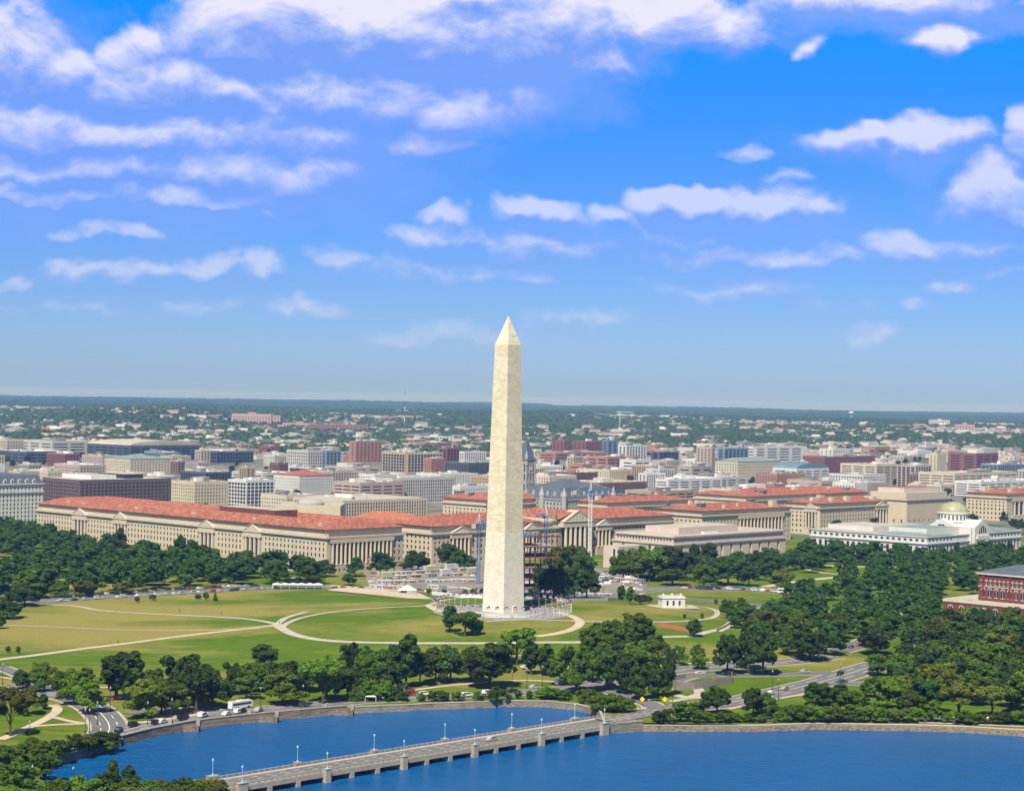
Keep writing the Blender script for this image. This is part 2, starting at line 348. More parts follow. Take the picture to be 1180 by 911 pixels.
def water_mat():
    m = bpy.data.materials.new('basin_water'); m.use_nodes = True; t = m.node_tree; t.nodes.clear(); N = NT(t)
    b = N.n('ShaderNodeBsdfPrincipled'); b.inputs['Roughness'].default_value = .2; b.inputs['IOR'].default_value = 1.333; b.inputs['Specular IOR Level'].default_value = .34
    P = N.n('ShaderNodeNewGeometry').outputs['Position']; f, _ = N.noise(P, .02, 4)
    t.links.new(N.mix(f, (.001, .105, .32, 1), (.002, .135, .40, 1)), b.inputs['Base Color'])
    st = N.vmath('MULTIPLY', P, (.8, 1.0, 1.0)); w1, _ = N.noise(st, .42, 6, .70); w2, _ = N.noise(st, .12, 3, .5)
    h = N.math('MULTIPLY_ADD', w2, 1.2, w1)
    bp = N.n('ShaderNodeBump'); bp.inputs['Strength'].default_value = 1.0; bp.inputs['Distance'].default_value = 2.2
    t.links.new(h, bp.inputs['Height']); t.links.new(bp.outputs[0], b.inputs['Normal'])
    o = N.n('ShaderNodeOutputMaterial'); t.links.new(b.outputs[0], o.inputs[0]); return m
MT['water'] = water_mat()
# ------------------------------------------------------------------ land, basin, far country
LEFTBANK = [(54, 885), (75, 879), (100, 871), (120, 865), (139, 860)]
WESTWALL = [(140, 858), (175, 849), (225, 839.5), (260, 835.5), (291, 832), (311, 830), (345, 827), (382, 823.5), (400, 822)]
NORTHWALL = [(400, 822), (440, 820), (470, 819), (500, 817), (538, 816), (582, 814), (629, 814.5), (663, 818), (680, 822), (690, 830)]
EASTWALL = [(741, 842), (800, 842.5), (873, 842.5), (940, 840), (1000, 841), (1062, 842), (1110, 843.5), (1180, 848), (1300, 858)]
ABUT = [(690, 830), (696, 845.5), (741, 842)]
def wpts(l, z=0): return [at(u, v, z) for u, v in l]
shore = wpts(LEFTBANK) + wpts(WESTWALL) + wpts(NORTHWALL)[1:] + wpts(ABUT)[1:] + wpts(EASTWALL)[1:]
near = [(1500, 1250), (266, 1250), (266, 935), (256, 916), (215, 911), (160, 912), (135, 918), (112, 926), (84, 922), (45, 905)]
WATER = [(p.x, p.y) for p in shore] + [(p.x, p.y) for p in wpts(near)]
def inside(x, y, poly):
    c = False; n = len(poly); j = n - 1
    for i in range(n):
        if (poly[i][1] > y) != (poly[j][1] > y) and x < (poly[j][0] - poly[i][0]) * (y - poly[i][1]) / (poly[j][1] - poly[i][1]) + poly[i][0]: c = not c
        j = i
    return c
def build_land():
    pts = [Vector((x, y)) for x, y in WATER]; n = len(pts); edges = [(i, (i + 1) % n) for i in range(n)]
    def ok(x, y): return all((x - a) ** 2 + (y - b) ** 2 > 9 for a, b in WATER)
    xs = set()
    def put(x, y):
        k = (round(x, 1), round(y, 1))
        if k not in xs and ok(x, y): xs.add(k); pts.append(Vector((x, y)))
    for i in range(-25, 26):
        for j in range(-25, 26):
            if math.hypot(i, j) <= 25: put(MON.x + i * 10 + .31, MON.y + j * 10 + .17)
    for y in range(300, 2700, 60):
        for x in range(-900, 960, 60):
            if math.hypot(x - MON.x, y - MON.y) > 258: put(x + 3.3, y)
    for i in range(-9, 10):
        for j in range(-9, 10): put(BEND.x + i * 7.3, BEND.y + j * 7.3)
    y = 2700
    while y < 26000:
        st = 90 if y < 6000 else 170 if y < 12000 else 330
        w = y * .36 + 500
        for k in range(int(2 * w / st) + 1): put(-w + k * st + (y % 7), y)
        y += st
    for x, y in ((-30000, -3000), (30000, -3000), (-30000, 30000), (30000, 30000), (0, 34000), (-12000, 28000), (12000, 28000), (-30000, 8000), (30000, 8000)): pts.append(Vector((x, y)))
    vs, es, fs, *_ = mgeo.delaunay_2d_cdt(pts, edges, [], 0, 0.01)
    mb = MB(); V = [(p.x, p.y, hgt(p.x, p.y)) for p in vs]
    keep = []
    for f in fs:
        cx = sum(vs[i].x for i in f) / len(f); cy = sum(vs[i].y for i in f) / len(f)
        if not inside(cx, cy, WATER): keep.append(list(f))
    mb.raw(V, keep)
    o = mb.build('ground', MT['ground'], smooth=True); tag(o, kind='structure')
build_land()
mb = MB(); mb.raw([(-900, -500, 0), (1300, -500, 0), (1300, 960, 0), (-900, 960, 0)], [(0, 1, 2, 3)]); tag(mb.build('water', MT['water']), kind='structure')
mb = MB(); mb.raw([(-900, -500, -4), (1300, -500, -4), (1300, 960, -4), (-900, 960, -4)], [(0, 1, 2, 3)]); tag(mb.build('basin_bed', MT['dark']), kind='structure')
def wall_along(line, name, label, m, cap, top=LAND + .5, thick=.9, batter=0.5, group=None):
    P = [at(u, v, 0) for u, v in line]; Q = []
    for i, p in enumerate(P):
        d = (P[min(i + 1, len(P) - 1)] - P[max(i - 1, 0)]).normalized(); Q.append((p, Vector((d.y, -d.x, 0))))   # outward = towards the water
    r = empty(name, P[0].xy.to_3d()); tag(r, label, 'wall', group); O = P[0]
    a = MB(); c = MB()
    for (p, n), (q, k) in zip(Q, Q[1:]):
        p0, q0 = p - O, q - O
        L = [(p0 + n * batter, -3), (p0 - n * .05, top)]; Rr = [(q0 + k * batter, -3), (q0 - k * .05, top)]
        def z(w, h): return (w.x, w.y, h)
        a.face([z(L[0][0], -3), z(Rr[0][0], -3), z(Rr[1][0], top), z(L[1][0], top)])
        a.face([z(p0 - n * thick, LAND - .6), z(p0 - n * thick, top), z(q0 - k * thick, top), z(q0 - k * thick, LAND - .6)])
        a.face([z(p0 - n * .05, top), z(q0 - k * .05, top), z(q0 - k * thick, top), z(p0 - n * thick, top)])
        o1, o2 = n * .12, k * .12; i1, i2 = n * (thick + .1), k * (thick + .1)
        c.face([z(p0 + o1, top + .02), z(q0 + o2, top + .02), z(q0 + o2, top + .3), z(p0 + o1, top + .3)])
        c.face([z(p0 + o1, top + .3), z(q0 + o2, top + .3), z(q0 - i2, top + .3), z(p0 - i1, top + .3)])
        c.face([z(q0 - i2, top + .02), z(p0 - i1, top + .02), z(p0 - i1, top + .3), z(q0 - i2, top + .3)])
    a.build('wall_face', m, r); c.build('coping', cap, r)
    return r
wall_along(LEFTBANK, 'bank_wall', 'low curving grey stone wall along the wooded left bank of the inlet', MT['seawall'], MT['kerb'])
wall_along(WESTWALL, 'embankment_wall', 'tall reddish rubble wall carrying the lakeside road where the coach stands', MT['seawall_red'], MT['kerb'], LAND + .9)
wall_along(NORTHWALL, 'shore_wall', 'low curved grey wall behind the bridge with saplings above it', MT['seawall'], MT['kerb'], LAND + .1, 1.6)
wall_along(EASTWALL, 'lakeside_wall', 'long straight pale brown wall below the row of parked cars and low trees', MT['seawall_red'], MT['gravel'], LAND - .1, 1.6, 1.2)
wall_along(ABUT, 'bridge_abutment', 'rough stone abutment where the bridge reaches the far shore', MT['seawall'], MT['kerb'], 3.9, 1.0)
for (u, v, lb) in ((304, 831, 'square stone landing on the rubble wall in front of the white coach'), (391, 823, 'square stone landing where the rubble wall meets the grassy shore'), (213, 841.5, 'square stone landing on the rubble wall near the left junction')):
    p = at(u, v); r = empty('wall_landing', (p.x, p.y, 0), R(-8)); tag(r, lb, 'landing')
    MB().box(-6, 6, -1.6, 1, -3, LAND + .3).build('block', MT['seawall_red'], r)
    for x in (-6.4, 4.9): MB().box(x, x + 1.5, -1.4, .2, LAND - .2, LAND + 1.9).build('pillar', MT['concrete_dk'], r)
# ------------------------------------------------------------------ roads and paths
def resample(P, step):
    out = [P[0]]
    for a, b in zip(P, P[1:]):
        n = max(1, int((b - a).length / step)); out += [a.lerp(b, k / n) for k in range(1, n + 1)]
    return out
def smooth_line(P, it=2):
    for _ in range(it):
        Q = [P[0]]
        for a, b in zip(P, P[1:]): Q += [a.lerp(b, .25), a.lerp(b, .75)]
        P = Q + [P[-1]]
    return P
NSTRIP = [0]
def strip(px, width, off, m, name, smooth=2, shift=0.0, dash=None, w2=None):
    NSTRIP[0] += 1; off += .0012 * NSTRIP[0]
    P = [g(u, v) for u, v in px]; P = [Vector((p.x, p.y, 0)) for p in P]
    if smooth: P = smooth_line(P, smooth)
    P = resample(P, 7); mb = MB(); L = []
    for i, p in enumerate(P):
        d = (P[min(i + 1, len(P) - 1)] - P[max(i - 1, 0)]).normalized(); n = Vector((-d.y, d.x, 0)); w = width if w2 is None else width + (w2 - width) * i / len(P)
        a, b = p + n * (shift + w / 2), p + n * (shift - w / 2)
        L.append(((a.x, a.y, hgt(a.x, a.y) + off), (b.x, b.y, hgt(b.x, b.y) + off)))
    for i in range(len(L) - 1):
        if dash and (i % dash[1]) >= dash[0]: continue
        mb.face([L[i][1], L[i + 1][1], L[i + 1][0], L[i][0]])
    return mb
def path(px, width, name='footpath', m='paving', off=.06, **k): return tag(strip(px, width, off, m, name, **k).build(name, MT[m]), kind='structure')
def road(px, width, lines=True, name='road', off=.22, smooth=2, walk=True):
    if walk:
        tag(strip(px, width + 3, .03, None, '', smooth).build('pavement', MT['paving']), kind='structure')
        for s in (-1, 1):
            o = strip(px, .35, .13, None, '', smooth, shift=s * (width / 2 + .2)); tag(o.build('kerb', MT['kerb']), kind='structure')
    tag(strip(px, width, off, None, '', smooth).build(name, MT['asphalt']), kind='structure')
    if lines:
        mbs = strip(px, .35, off + .05, None, '', smooth, shift=0); tag(mbs.build('road_marking', MT['paint']), kind='structure')
        if width > 11:
            for s in (-1, 1): tag(strip(px, .3, off + .05, None, '', smooth, shift=s * width / 4, dash=(1, 2)).build('road_marking', MT['paint']), kind='structure')
def poly(px, off, m, name):
    P = [g(u, v) for u, v in px]; vs = [(p.x, p.y, hgt(p.x, p.y) + off) for p in P]
    mb = MB(); mb.raw(vs, [list(range(len(vs)))]); me = mb.mesh(name, MT[m]); 
    return tag(obj(name, me), kind='structure')
SHORE_ROAD = [(132, 845), (165, 836), (235, 824), (300, 816.5), (360, 811.5), (410, 807.5), (460, 804.5), (520, 801.5), (565, 799.5), (610, 797), (655, 792), (700, 785.5), (745, 777), (790, 770.5), (850, 767), (910, 762.5), (960, 756)]
road(SHORE_ROAD, 13)
road([(0, 791), (40, 795), (75, 802), (104, 812), (118, 823), (128, 838), (122, 848), (100, 858)], 13)
road([(0, 768), (30, 780), (60, 798)], 7, False)
road([(145, 822), (160, 820), (200, 815)], 7, False, walk=False)
road([(1020, 764), (1000, 769), (958, 783), (905, 796), (868, 804), (840, 810), (800, 814), (770, 818), (752, 820.5)], 17)
road([(775, 818), (755, 820.5), (735, 824), (712, 828), (698, 830.5)], 11.5, walk=False)
road([(770, 822), (752, 812), (735, 806), (715, 800), (690, 792)], 9, False)
road([(1030, 785), (1000, 787), (955, 787.5), (930, 791)], 9, False)
road([(960, 775), (905, 777), (850, 778), (815, 777), (790, 780), (770, 787)], 8, False)
path([(777, 800), (800, 806), (808, 798), (803, 792)], 5, 'footpath', 'paving')
path([(803, 800), (790, 805), (772, 808)], 4, 'footpath', 'paving')
# big parking / street in front of the museums and colonnaded blocks
road([(-20, 698), (25, 694.5), (64, 692), (102, 689), (152, 686), (203, 683), (270, 679), (330, 677), (422, 677), (480, 681), (540, 684), (600, 690), (650, 691), (700, 684), (760, 677.5), (830, 678.5), (900, 681), (970, 684)], 20, True)
road([(690, 683), (748, 688), (801, 691), (860, 695), (923, 702), (960, 708)], 13, False)
road([(0, 646), (50, 649), (90, 652)], 14, False)
road([(1052, 706), (1058, 716), (1063, 730), (1069, 750), (1060, 760)], 13, True)
road([(965, 750), (985, 745), (996, 740), (1010, 733)], 12, False)
road([(0, 685), (40, 690), (70, 694)], 10, False, walk=False)
# park paths
path([(-20, 762), (40, 755), (100, 746.5), (200, 733.5), (260, 727), (318, 720)], 5.2, 'footpath', 'gravel')
path([(60, 697), (90, 698), (110, 703), (155, 706), (206, 708.5), (260, 711), (295, 714), (320, 719)], 3.6)
path([(5, 720), (60, 722), (152, 726), (230, 726.5), (300, 724)], 2.2)
path([(318, 719), (326, 725), (340, 732), (369, 737.5), (400, 739.5), (432, 740.3), (480, 741), (534, 741), (580, 741), (623, 740), (671, 740)], 5.5)
path([(318, 719), (322, 717), (328, 712), (338, 709), (354, 704.5)], 4.0)
path([(326, 722), (330, 718), (345, 712), (369, 707), (407, 702.3), (445, 699.8), (483, 698.3), (495, 697), (505, 692.5), (530, 689), (560, 688)], 3.4)
path([(493, 697), (499, 701), (508, 705)], 5, 'footpath', 'gravel')
path([(640, 705), (654, 708), (665, 712.5), (670, 718), (661, 725), (640, 730.5), (618, 733)], 5.2, 'footpath', 'gravel')
path([(560, 716), (605, 713.3), (660, 715.5), (694, 716.5), (735, 716.8), (773, 716.5), (805, 714.5), (824, 711.5), (828, 705), (820, 701), (811, 699), (780, 697), (743, 697)], 3.2)
path([(827, 703), (840, 704), (855, 701.5), (880, 699.5)], 4.0)
path([(827, 727), (838, 722), (845, 716), (844, 709)], 5.0)
path([(755, 734), (775, 733.5), (800, 733), (815, 728), (830, 725)], 4.5)
path([(748, 681), (735, 684), (722, 690)], 5, 'footpath', 'gravel')
path([(880, 676), (918, 670), (956, 665.5), (1002, 662)], 8, 'footpath', 'gravel')
path([(930, 656), (944, 659.5), (970, 662), (1002, 663)], 5, 'footpath', 'gravel')
path([(905, 650), (960, 652), (1040, 654), (1090, 655)], 8, 'footpath', 'gravel')
path([(880, 700), (905, 703), (925, 706)], 9, 'footpath', 'gravel')
path([(0, 852), (15, 846), (32, 838), (52, 829), (66, 820), (66, 815), (60, 812)], 4.2, 'footpath', 'gravel')
path([(36, 837), (60, 835), (100, 833.5), (128, 833)], 3.2, 'footpath', 'gravel')
path([(62, 826), (80, 831), (104, 834)], 3.0, 'footpath', 'gravel')
path([(0, 780), (20, 783), (45, 789), (90, 792), (130, 792)], 3.0, 'footpath', 'gravel')
path([(128, 834), (170, 832), (210, 826), (240, 821)], 3.0, 'footpath', 'gravel', .12)
path([(395, 805), (430, 801), (475, 795), (515, 790), (548, 787), (600, 783), (650, 786)], 3.4, 'footpath', 'gravel')
path([(560, 757), (600, 755)], 3.0)
path([(720, 772), (760, 767), (800, 764), (850, 762)], 3.0)
path([(745, 806), (722, 797), (700, 791), (680, 786)], 3, 'footpath', 'gravel')
path([(840, 817), (880, 808), (925, 800), (950, 797)], 2.6, 'footpath', 'gravel', .12)
path([(870, 832), (940, 830.5), (1000, 831), (1060, 832), (1180, 837)], 2.6, 'footpath', 'gravel')
poly([(165, 817), (238, 812), (262, 816), (240, 823), (180, 829)], .05, 'gravel', 'footpath')
poly([(876, 825), (940, 822), (1180, 826), (1180, 835), (1000, 829), (876, 830)], .05, 'asphalt', 'road')
MT['clay'] = mat('red_clay', (.38, .11, .05), .95, .1, .15, .3)
poly([(757, 719), (764, 717.5), (800, 725.5), (797, 728.5), (762, 722)], .07, 'clay', 'clay_strip')
poly([(372, 675), (384, 673.5), (480, 682), (500, 690), (470, 689), (380, 680)], .06, 'gravel', 'footpath')
MT['site'] = mat('site_dirt', (.24, .215, .185), .95, .1, .25, .06, 5)
poly([(418, 657), (480, 650), (556, 648), (700, 655), (745, 664), (745, 677), (690, 683), (556, 684), (425, 675)], .03, 'site', 'construction_ground')
# crossings painted across the roads
def crossing(u, v, n, ang, w=4.0, pitch=1.5):
    p = g(u, v); mb = MB(); c, s = math.cos(ang), math.sin(ang)
    for k in range(n):
        t = (k - n / 2) * pitch
        q = [(t, -w / 2), (t + .75, -w / 2), (t + .75, w / 2), (t, w / 2)]
        mb.face([(p.x + a * c - b * s, p.y + a * s + b * c, hgt(p.x, p.y) + .15) for a, b in q])
    tag(mb.build('road_marking', MT['paint']), kind='structure')
crossing(61, 799, 9, R(10)); crossing(129, 835, 9, R(0), 2.5); crossing(753, 816, 9, R(0), 2)
# ------------------------------------------------------------------ the obelisk
ROT = R(46)          # the street grid: local x runs right-and-away, local y runs left-and-away, seen from the camera
EX = Vector((math.cos(ROT), math.sin(ROT), 0)); EY = Vector((-math.sin(ROT), math.cos(ROT), 0))
def marble(name, col, var):
    return block_mat(name, col, 2.6, 1.2, var * 1.3, .80)
MT['marble_old'] = marble('pale_marble', (.80, .74, .62), .06); MT['marble'] = marble('cream_marble', (.76, .67, .51), .08)
ob = empty('obelisk', (MON.x, MON.y, 10.0), ROT); tag(ob, 'tall cream marble obelisk with a pointed top rising from the round flagged plaza', 'obelisk')
def frustum(h0, w0, h1, w1, n=1):
    mb = MB()
    for k in range(n):
        a, b = k / n, (k + 1) / n; za, zb = h0 + (h1 - h0) * a, h0 + (h1 - h0) * b; wa, wb = (w0 + (w1 - w0) * a) / 2, (w0 + (w1 - w0) * b) / 2
        A = [(-wa, -wa, za), (wa, -wa, za), (wa, wa, za), (-wa, wa, za)]; B = [(-wb, -wb, zb), (wb, -wb, zb), (wb, wb, zb), (-wb, wb, zb)]
        for i in range(4): mb.face([A[i], A[(i + 1) % 4], B[(i + 1) % 4], B[i]])
    return mb
wh = lambda z: 16.8 + (10.5 - 16.8) * z / 152.4
frustum(-.5, wh(-.5), 46, wh(46)).build('lower_shaft', MT['marble_old'], ob)
frustum(46, wh(46), 152.4, wh(152.4)).build('upper_shaft', MT['marble'], ob)
mb = frustum(152.4, 10.62, 169.0, .25); mb.face([(-.125, -.125, 169), (.125, -.125, 169), (.125, .125, 169), (-.125, .125, 169)]); cap = mb.build('pointed_cap', MT['marble'], ob)
for face in range(4):
    for s in (-1.0, 1.0):
        w = 10.62 / 2 * (1 - 2.2 / 16.6); a = face * math.pi / 2
        q = MB().box(-.5, .5, -.15, .15, 0, 1.1).build('window', MT['dark'], cap); q.location = Matrix.Rotation(a, 3, 'Z') @ Vector((s * 1.35, -w + .02, 154.0)); q.rotation_euler = (R(-17), 0, a)
    q = MB().box(-.18, .18, -.12, .12, 0, .3).build('warning_light', MT['steel_red'], cap); q.location = Matrix.Rotation(face * math.pi / 2, 3, 'Z') @ Vector((0, -4.1, 157.4)); 
MB().box(-1.2, 1.2, -8.9, -8.2, -.2, 4.2).build('doorway', MT['marble_old'], ob)
# plaza
mb = MB(); mb.lathe([(0.01, .28), (16, .28), (16, .10), (27, .10), (27, 0.0), (40, -.02), (40, -.5)], 64); pz = mb.build('plaza', MT['plaza'])
pz.location = (MON.x, MON.y, 10.12); tag(pz, kind='structure')
for r_, a0, a1 in ((24, R(190), R(350)), (30, R(195), R(300)), (17, R(200), R(340))):
    mb = MB(); mb.lathe([(r_, 0), (r_, .55), (r_ + .55, .55), (r_ + .55, 0)], 48, a0=a0, a1=a1); q = mb.build('bench_wall', MT['stone_white']); q.location = (MON.x, MON.y, 10.2)
    tag(q, {24: 'middle curved pale stone bench wall on the obelisk plaza', 30: 'outermost curved stone bench wall on the left of the plaza', 17: 'innermost curved stone bench wall close to the foot of the obelisk'}[r_], 'bench wall')
# flags
MT['flag_red'] = mat('flag_red', (.45, .02, .03)); MT['flag_white'] = mat('flag_white', (.75, .75, .75)); MT['flag_blue'] = mat('flag_blue', (.02, .03, .16))
def flag_mesh(w=3.0, h=1.9):
    mb = MB(); n = 6
    for i in range(13):
        z0, z1 = h * i / 13, h * (i + 1) / 13
        for k in range(n):
            xa, xb = w * k / n, w * (k + 1) / n; ya, yb = .28 * math.sin(k * 1.3), .28 * math.sin((k + 1) * 1.3)
            mt = 2 if (i >= 6 and k < n * .42) else i % 2
            mt = {0: 0, 1: 1, 2: 2}[mt]
            mb.face([(xa, ya, z0 - .15 * xa), (xb, yb, z0 - .15 * xb), (xb, yb, z1 - .15 * xb), (xa, ya, z1 - .15 * xa)], mt)
    for k in range(5):
        for j in range(4):
            x = .12 + k * .25; z = h * 6.6 / 13 + j * .23; mb.face([(x, -.30, z - .15 * x), (x + .07, -.30, z - .15 * x), (x + .07, -.30, z + .07 - .15 * x), (x, -.30, z + .07 - .15 * x)], 1)
    return mb.mesh('flag', [MT['flag_red'], MT['flag_white'], MT['flag_blue']])
FLAG = flag_mesh(2.4, 1.5)
fp = empty('flagpole', (0, 0, 0)); tag(fp, 'white flagpole flying a striped flag in the ring round the obelisk', 'flagpole', 'flagpoles in a ring round the obelisk')
MB().bar((0, 0, 0), (0, 0, 7.6), .075, n=6).build('pole', MT['white'], fp); MB().lathe([(.5, 0), (.4, .3), (.1, .4)], 8).build('base', MT['plaza'], fp); f_ = obj('flag', FLAG, fp, (.1, 0, 5.9)); f_.rotation_euler = (0, 0, R(-150))
MB().lathe([(0.02, 7.95), (.2, 7.8), (.2, 7.7), (.02, 7.58)], 8).build('finial', MT['gold'], fp)
note_kids(fp)
for k in range(50):
    a = 2 * math.pi * k / 50; loc = (MON.x + 39 * math.cos(a), MON.y + 39 * math.sin(a), 10.1)
    o = fp if k == 0 else dup(fp, loc); o.location = loc
    if k < 2: o.rotation_euler = (0, 0, .1 * k)
# ------------------------------------------------------------------ buildings
def wall_grid(mb, O, U, N, xs, zs, hole, depth, mw=0, mg=None, mr=None):
    """a wall with punched openings. O origin, U along, N outward; hole(i, j) says a cell is an opening"""
    O, U, N = Vector(O), Vector(U), Vector(N); Z = Vector((0, 0, 1))
    def P(x, z, d=0): return O + U * x + Z * z - N * d
    fl = U.cross(Z).dot(N) < 0
    def F(q, m): mb.face(q[::-1] if fl else q, m)
    for i in range(len(xs) - 1):
        for j in range(len(zs) - 1):
            x0, x1, z0, z1 = xs[i], xs[i + 1], zs[j], zs[j + 1]
            dd = hole(i, j)
            if not dd: F([P(x0, z0), P(x1, z0), P(x1, z1), P(x0, z1)], mw); continue
            d = depth if dd is True else dd
            F([P(x0, z0), P(x0, z0, d), P(x0, z1, d), P(x0, z1)][::-1], mw); F([P(x1, z0), P(x1, z0, d), P(x1, z1, d), P(x1, z1)], mw)
            F([P(x0, z0), P(x1, z0), P(x1, z0, d), P(x0, z0, d)][::-1], mw); F([P(x0, z1), P(x1, z1), P(x1, z1, d), P(x0, z1, d)], mw)
            F([P(x0, z0, d), P(x1, z0, d), P(x1, z1, d), P(x0, z1, d)], mg if mg is not None else mw)
def cuts(L, pitch, w, margin=1.5):
    n = max(1, int((L - 2 * margin) / pitch)); p = (L - 2 * margin) / n; xs = [0]
    for k in range(n): c = margin + p * (k + .5); xs += [c - w / 2, c + w / 2]
    return xs + [L]
PANES = {}
def pane(w, h):
    k = (round(w, 2), round(h, 2))
    if k not in PANES:
        mb = MB(); mb.box(-w / 2, w / 2, 0, .06, 0, h, 0)
        mb.box(-.05, .05, -.05, 0, 0, h, 1); mb.box(-w / 2, w / 2, -.04, 0, h * .48, h * .54, 1)
        PANES[k] = mb.mesh('window', [MT['glass'], MT['dark']])
    return PANES[k]
class Hero:
    """a building on the street grid with its own windows; origin at its corner nearest the camera"""
    def __init__(s, name, label, cat, u, v, Lx, Ly, stone='stone', z0=None, vtop=None, H=0, rot=ROT, group=None):
        p = g(u, v) if vtop is None else g_far(u, vtop, H)
        s.root = empty(name, (p.x, p.y, p.z), rot); tag(s.root, label, cat, group); s.Lx, s.Ly, s.stone = Lx, Ly, stone; s.nw = 0; s.rest = MB(); s.W = MB()
        s.budget = 100
    def faces(s):
        return {'S': (Vector((0, 0, 0)), Vector((1, 0, 0)), Vector((0, -1, 0)), s.Lx), 'W': (Vector((0, 0, 0)), Vector((0, 1, 0)), Vector((-1, 0, 0)), s.Ly),
                'N': (Vector((s.Lx, s.Ly, 0)), Vector((-1, 0, 0)), Vector((0, 1, 0)), s.Lx), 'E': (Vector((s.Lx, s.Ly, 0)), Vector((0, -1, 0)), Vector((1, 0, 0)), s.Ly)}
    def window(s, O, U, N, x, z, w, h, d=.45):
        p = O + U * x + Vector((0, 0, z)) - N * (d - .07)
        if s.nw < s.budget:
            o = obj('window', pane(w, h), s.root, p); o.rotation_euler = (0, 0, math.atan2(N.y, N.x) + math.pi / 2); s.nw += 1
        else:
            a, b = p - U * w / 2, p + U * w / 2; up = Vector((0, 0, h)); s.rest.face([a, b, b + up, a + up], 0)
            c = p + N * .03; s.rest.face([c - U * .06, c + U * .06, c + U * .06 + up, c - U * .06 + up], 1)
    def facade(s, f, rows, pitch, w, gaps=(), depth=.45, top=None, x0=0, x1=None, off=0):
        """rows: [(z, h)] of windows; gaps: [(a, b)] stretches without windows (porticoes)"""
        O, U, N, L = s.faces()[f]; O = O + N * off + U * x0; L = (x1 if x1 is not None else L) - x0
        xs = cuts(L, pitch, w); zs = [0]
        for z, h in rows: zs += [z, z + h]
        zs.append(top); gaps = [(a - x0, b - x0) for a, b in gaps]
        def inG(c): return any(a <= c <= b for a, b in gaps)
        def hole(i, j): return i % 2 == 1 and j % 2 == 1 and not inG((xs[i] + xs[i + 1]) / 2)
        wall_grid(s.W, O, U, N, xs, zs, hole, depth)
        for i in range(1, len(xs) - 1, 2):
            if inG((xs[i] + xs[i + 1]) / 2): continue
            for z, h in rows: s.window(O, U, N, (xs[i] + xs[i + 1]) / 2, z, xs[i + 1] - xs[i], h, depth)
    def colonnade(s, f, a, b, z0, z1, n, r=.75, depth=2.6, top=0, ped=False, m='stone', win=True, proud=.0, base=0, pedh=None):
        """a recessed stretch with n columns before it, an entablature and, if asked, a pediment"""
        O, U, N, L = s.faces()[f]; st = MT[m]
        ang = math.atan2(U.y, U.x); fr = Matrix.Translation(O) @ Matrix((U, -N, Vector((0, 0, 1)))).transposed().to_4x4()
        def bld(mb, name):
            flip = U.cross(-N).z < 0
            mb.v = [tuple(fr @ Vector(q)) for q in mb.v]
            if flip: mb.f = [q[::-1] for q in mb.f]
            return mb.build(name, st, s.root)
        P = proud + .6
        bld(MB().box(a - .3, b + .3, -P - .5, -.02, base, z0), 'podium')
        bld(MB().box(a - .5, b + .5, -P - .7, -.02, z1, top), 'entablature')
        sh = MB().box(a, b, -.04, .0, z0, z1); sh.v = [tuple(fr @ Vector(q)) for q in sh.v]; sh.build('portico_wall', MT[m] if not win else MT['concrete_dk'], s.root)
        for k in range(n + 1):
            if k in (0, n) and not ped: continue
        for k in range(n):
            x = a + (b - a) * (k + .5) / n
            mb = MB(); mb.lathe([(r * 1.25, z0), (r * 1.25, z0 + .5), (r, z0 + .7), (r * .88, z1 - 1.0), (r * 1.2, z1 - .4), (r * 1.25, z1)], 12, (x, -P))
            bld(mb, 'column')
            if k < n - 1 and win:
                xm = a + (b - a) * (k + 1) / n; hw = (b - a) / n * .28
                q = MB().box(xm - hw, xm + hw, -.10, -.045, z0 + .6, z1 - 1.4); q.v = [tuple(fr @ Vector(t)) for t in q.v]; q.build('window', MT['glass'], s.root)
        if ped:
            h = pedh or (b - a) * .2; e = .9; mb = MB(); mid = (a + b) / 2
            fr_ = [(a - e, -P - .9, top), (b + e, -P - .9, top), (mid, -P - .9, top + h)]; bk = [(x, 5, z) for x, y, z in fr_]
            mb.face([fr_[0], fr_[1], fr_[2]]); mb.face([fr_[0], fr_[2], bk[2], bk[0]]); mb.face([fr_[1], bk[1], bk[2], fr_[2]])
            pe = bld(mb, 'pediment')
            t_ = MB(); t_.face([(a + 1.0, -P - .55, top + .3), (b - 1.0, -P - .55, top + .3), (mid, -P - .55, top + h - .7)])
            for q0, q1 in (((a - e, top), (mid, top + h)), ((mid, top + h), (b + e, top)), ((a - e, top), (b + e, top))):
                mb = MB(); mb.bar((q0[0], -P - 1.0, q0[1] + .1), (q1[0], -P - 1.0, q1[1] + .1), .38, 0, 4); mb.v = [tuple(fr @ Vector(t)) for t in mb.v]; mb.build('cornice', MT['stone_pale'] if m == 'stone' else st, pe)
            mb = MB(); rr = random.Random(int(a)); 
            for i in range(9):
                t = (i + .5) / 9; hh = h * (1 - abs(2 * t - 1)) * .55 + .3; xx = a + 1 + (b - a - 2) * t
                mb.box(xx - .35, xx + .35, -P - 1.25, -P - .9, top + .3, top + .3 + hh)
            mb.v = [tuple(fr @ Vector(t)) for t in mb.v]; mb.build('relief', MT['stone_pale'] if m == 'stone' else st, pe)
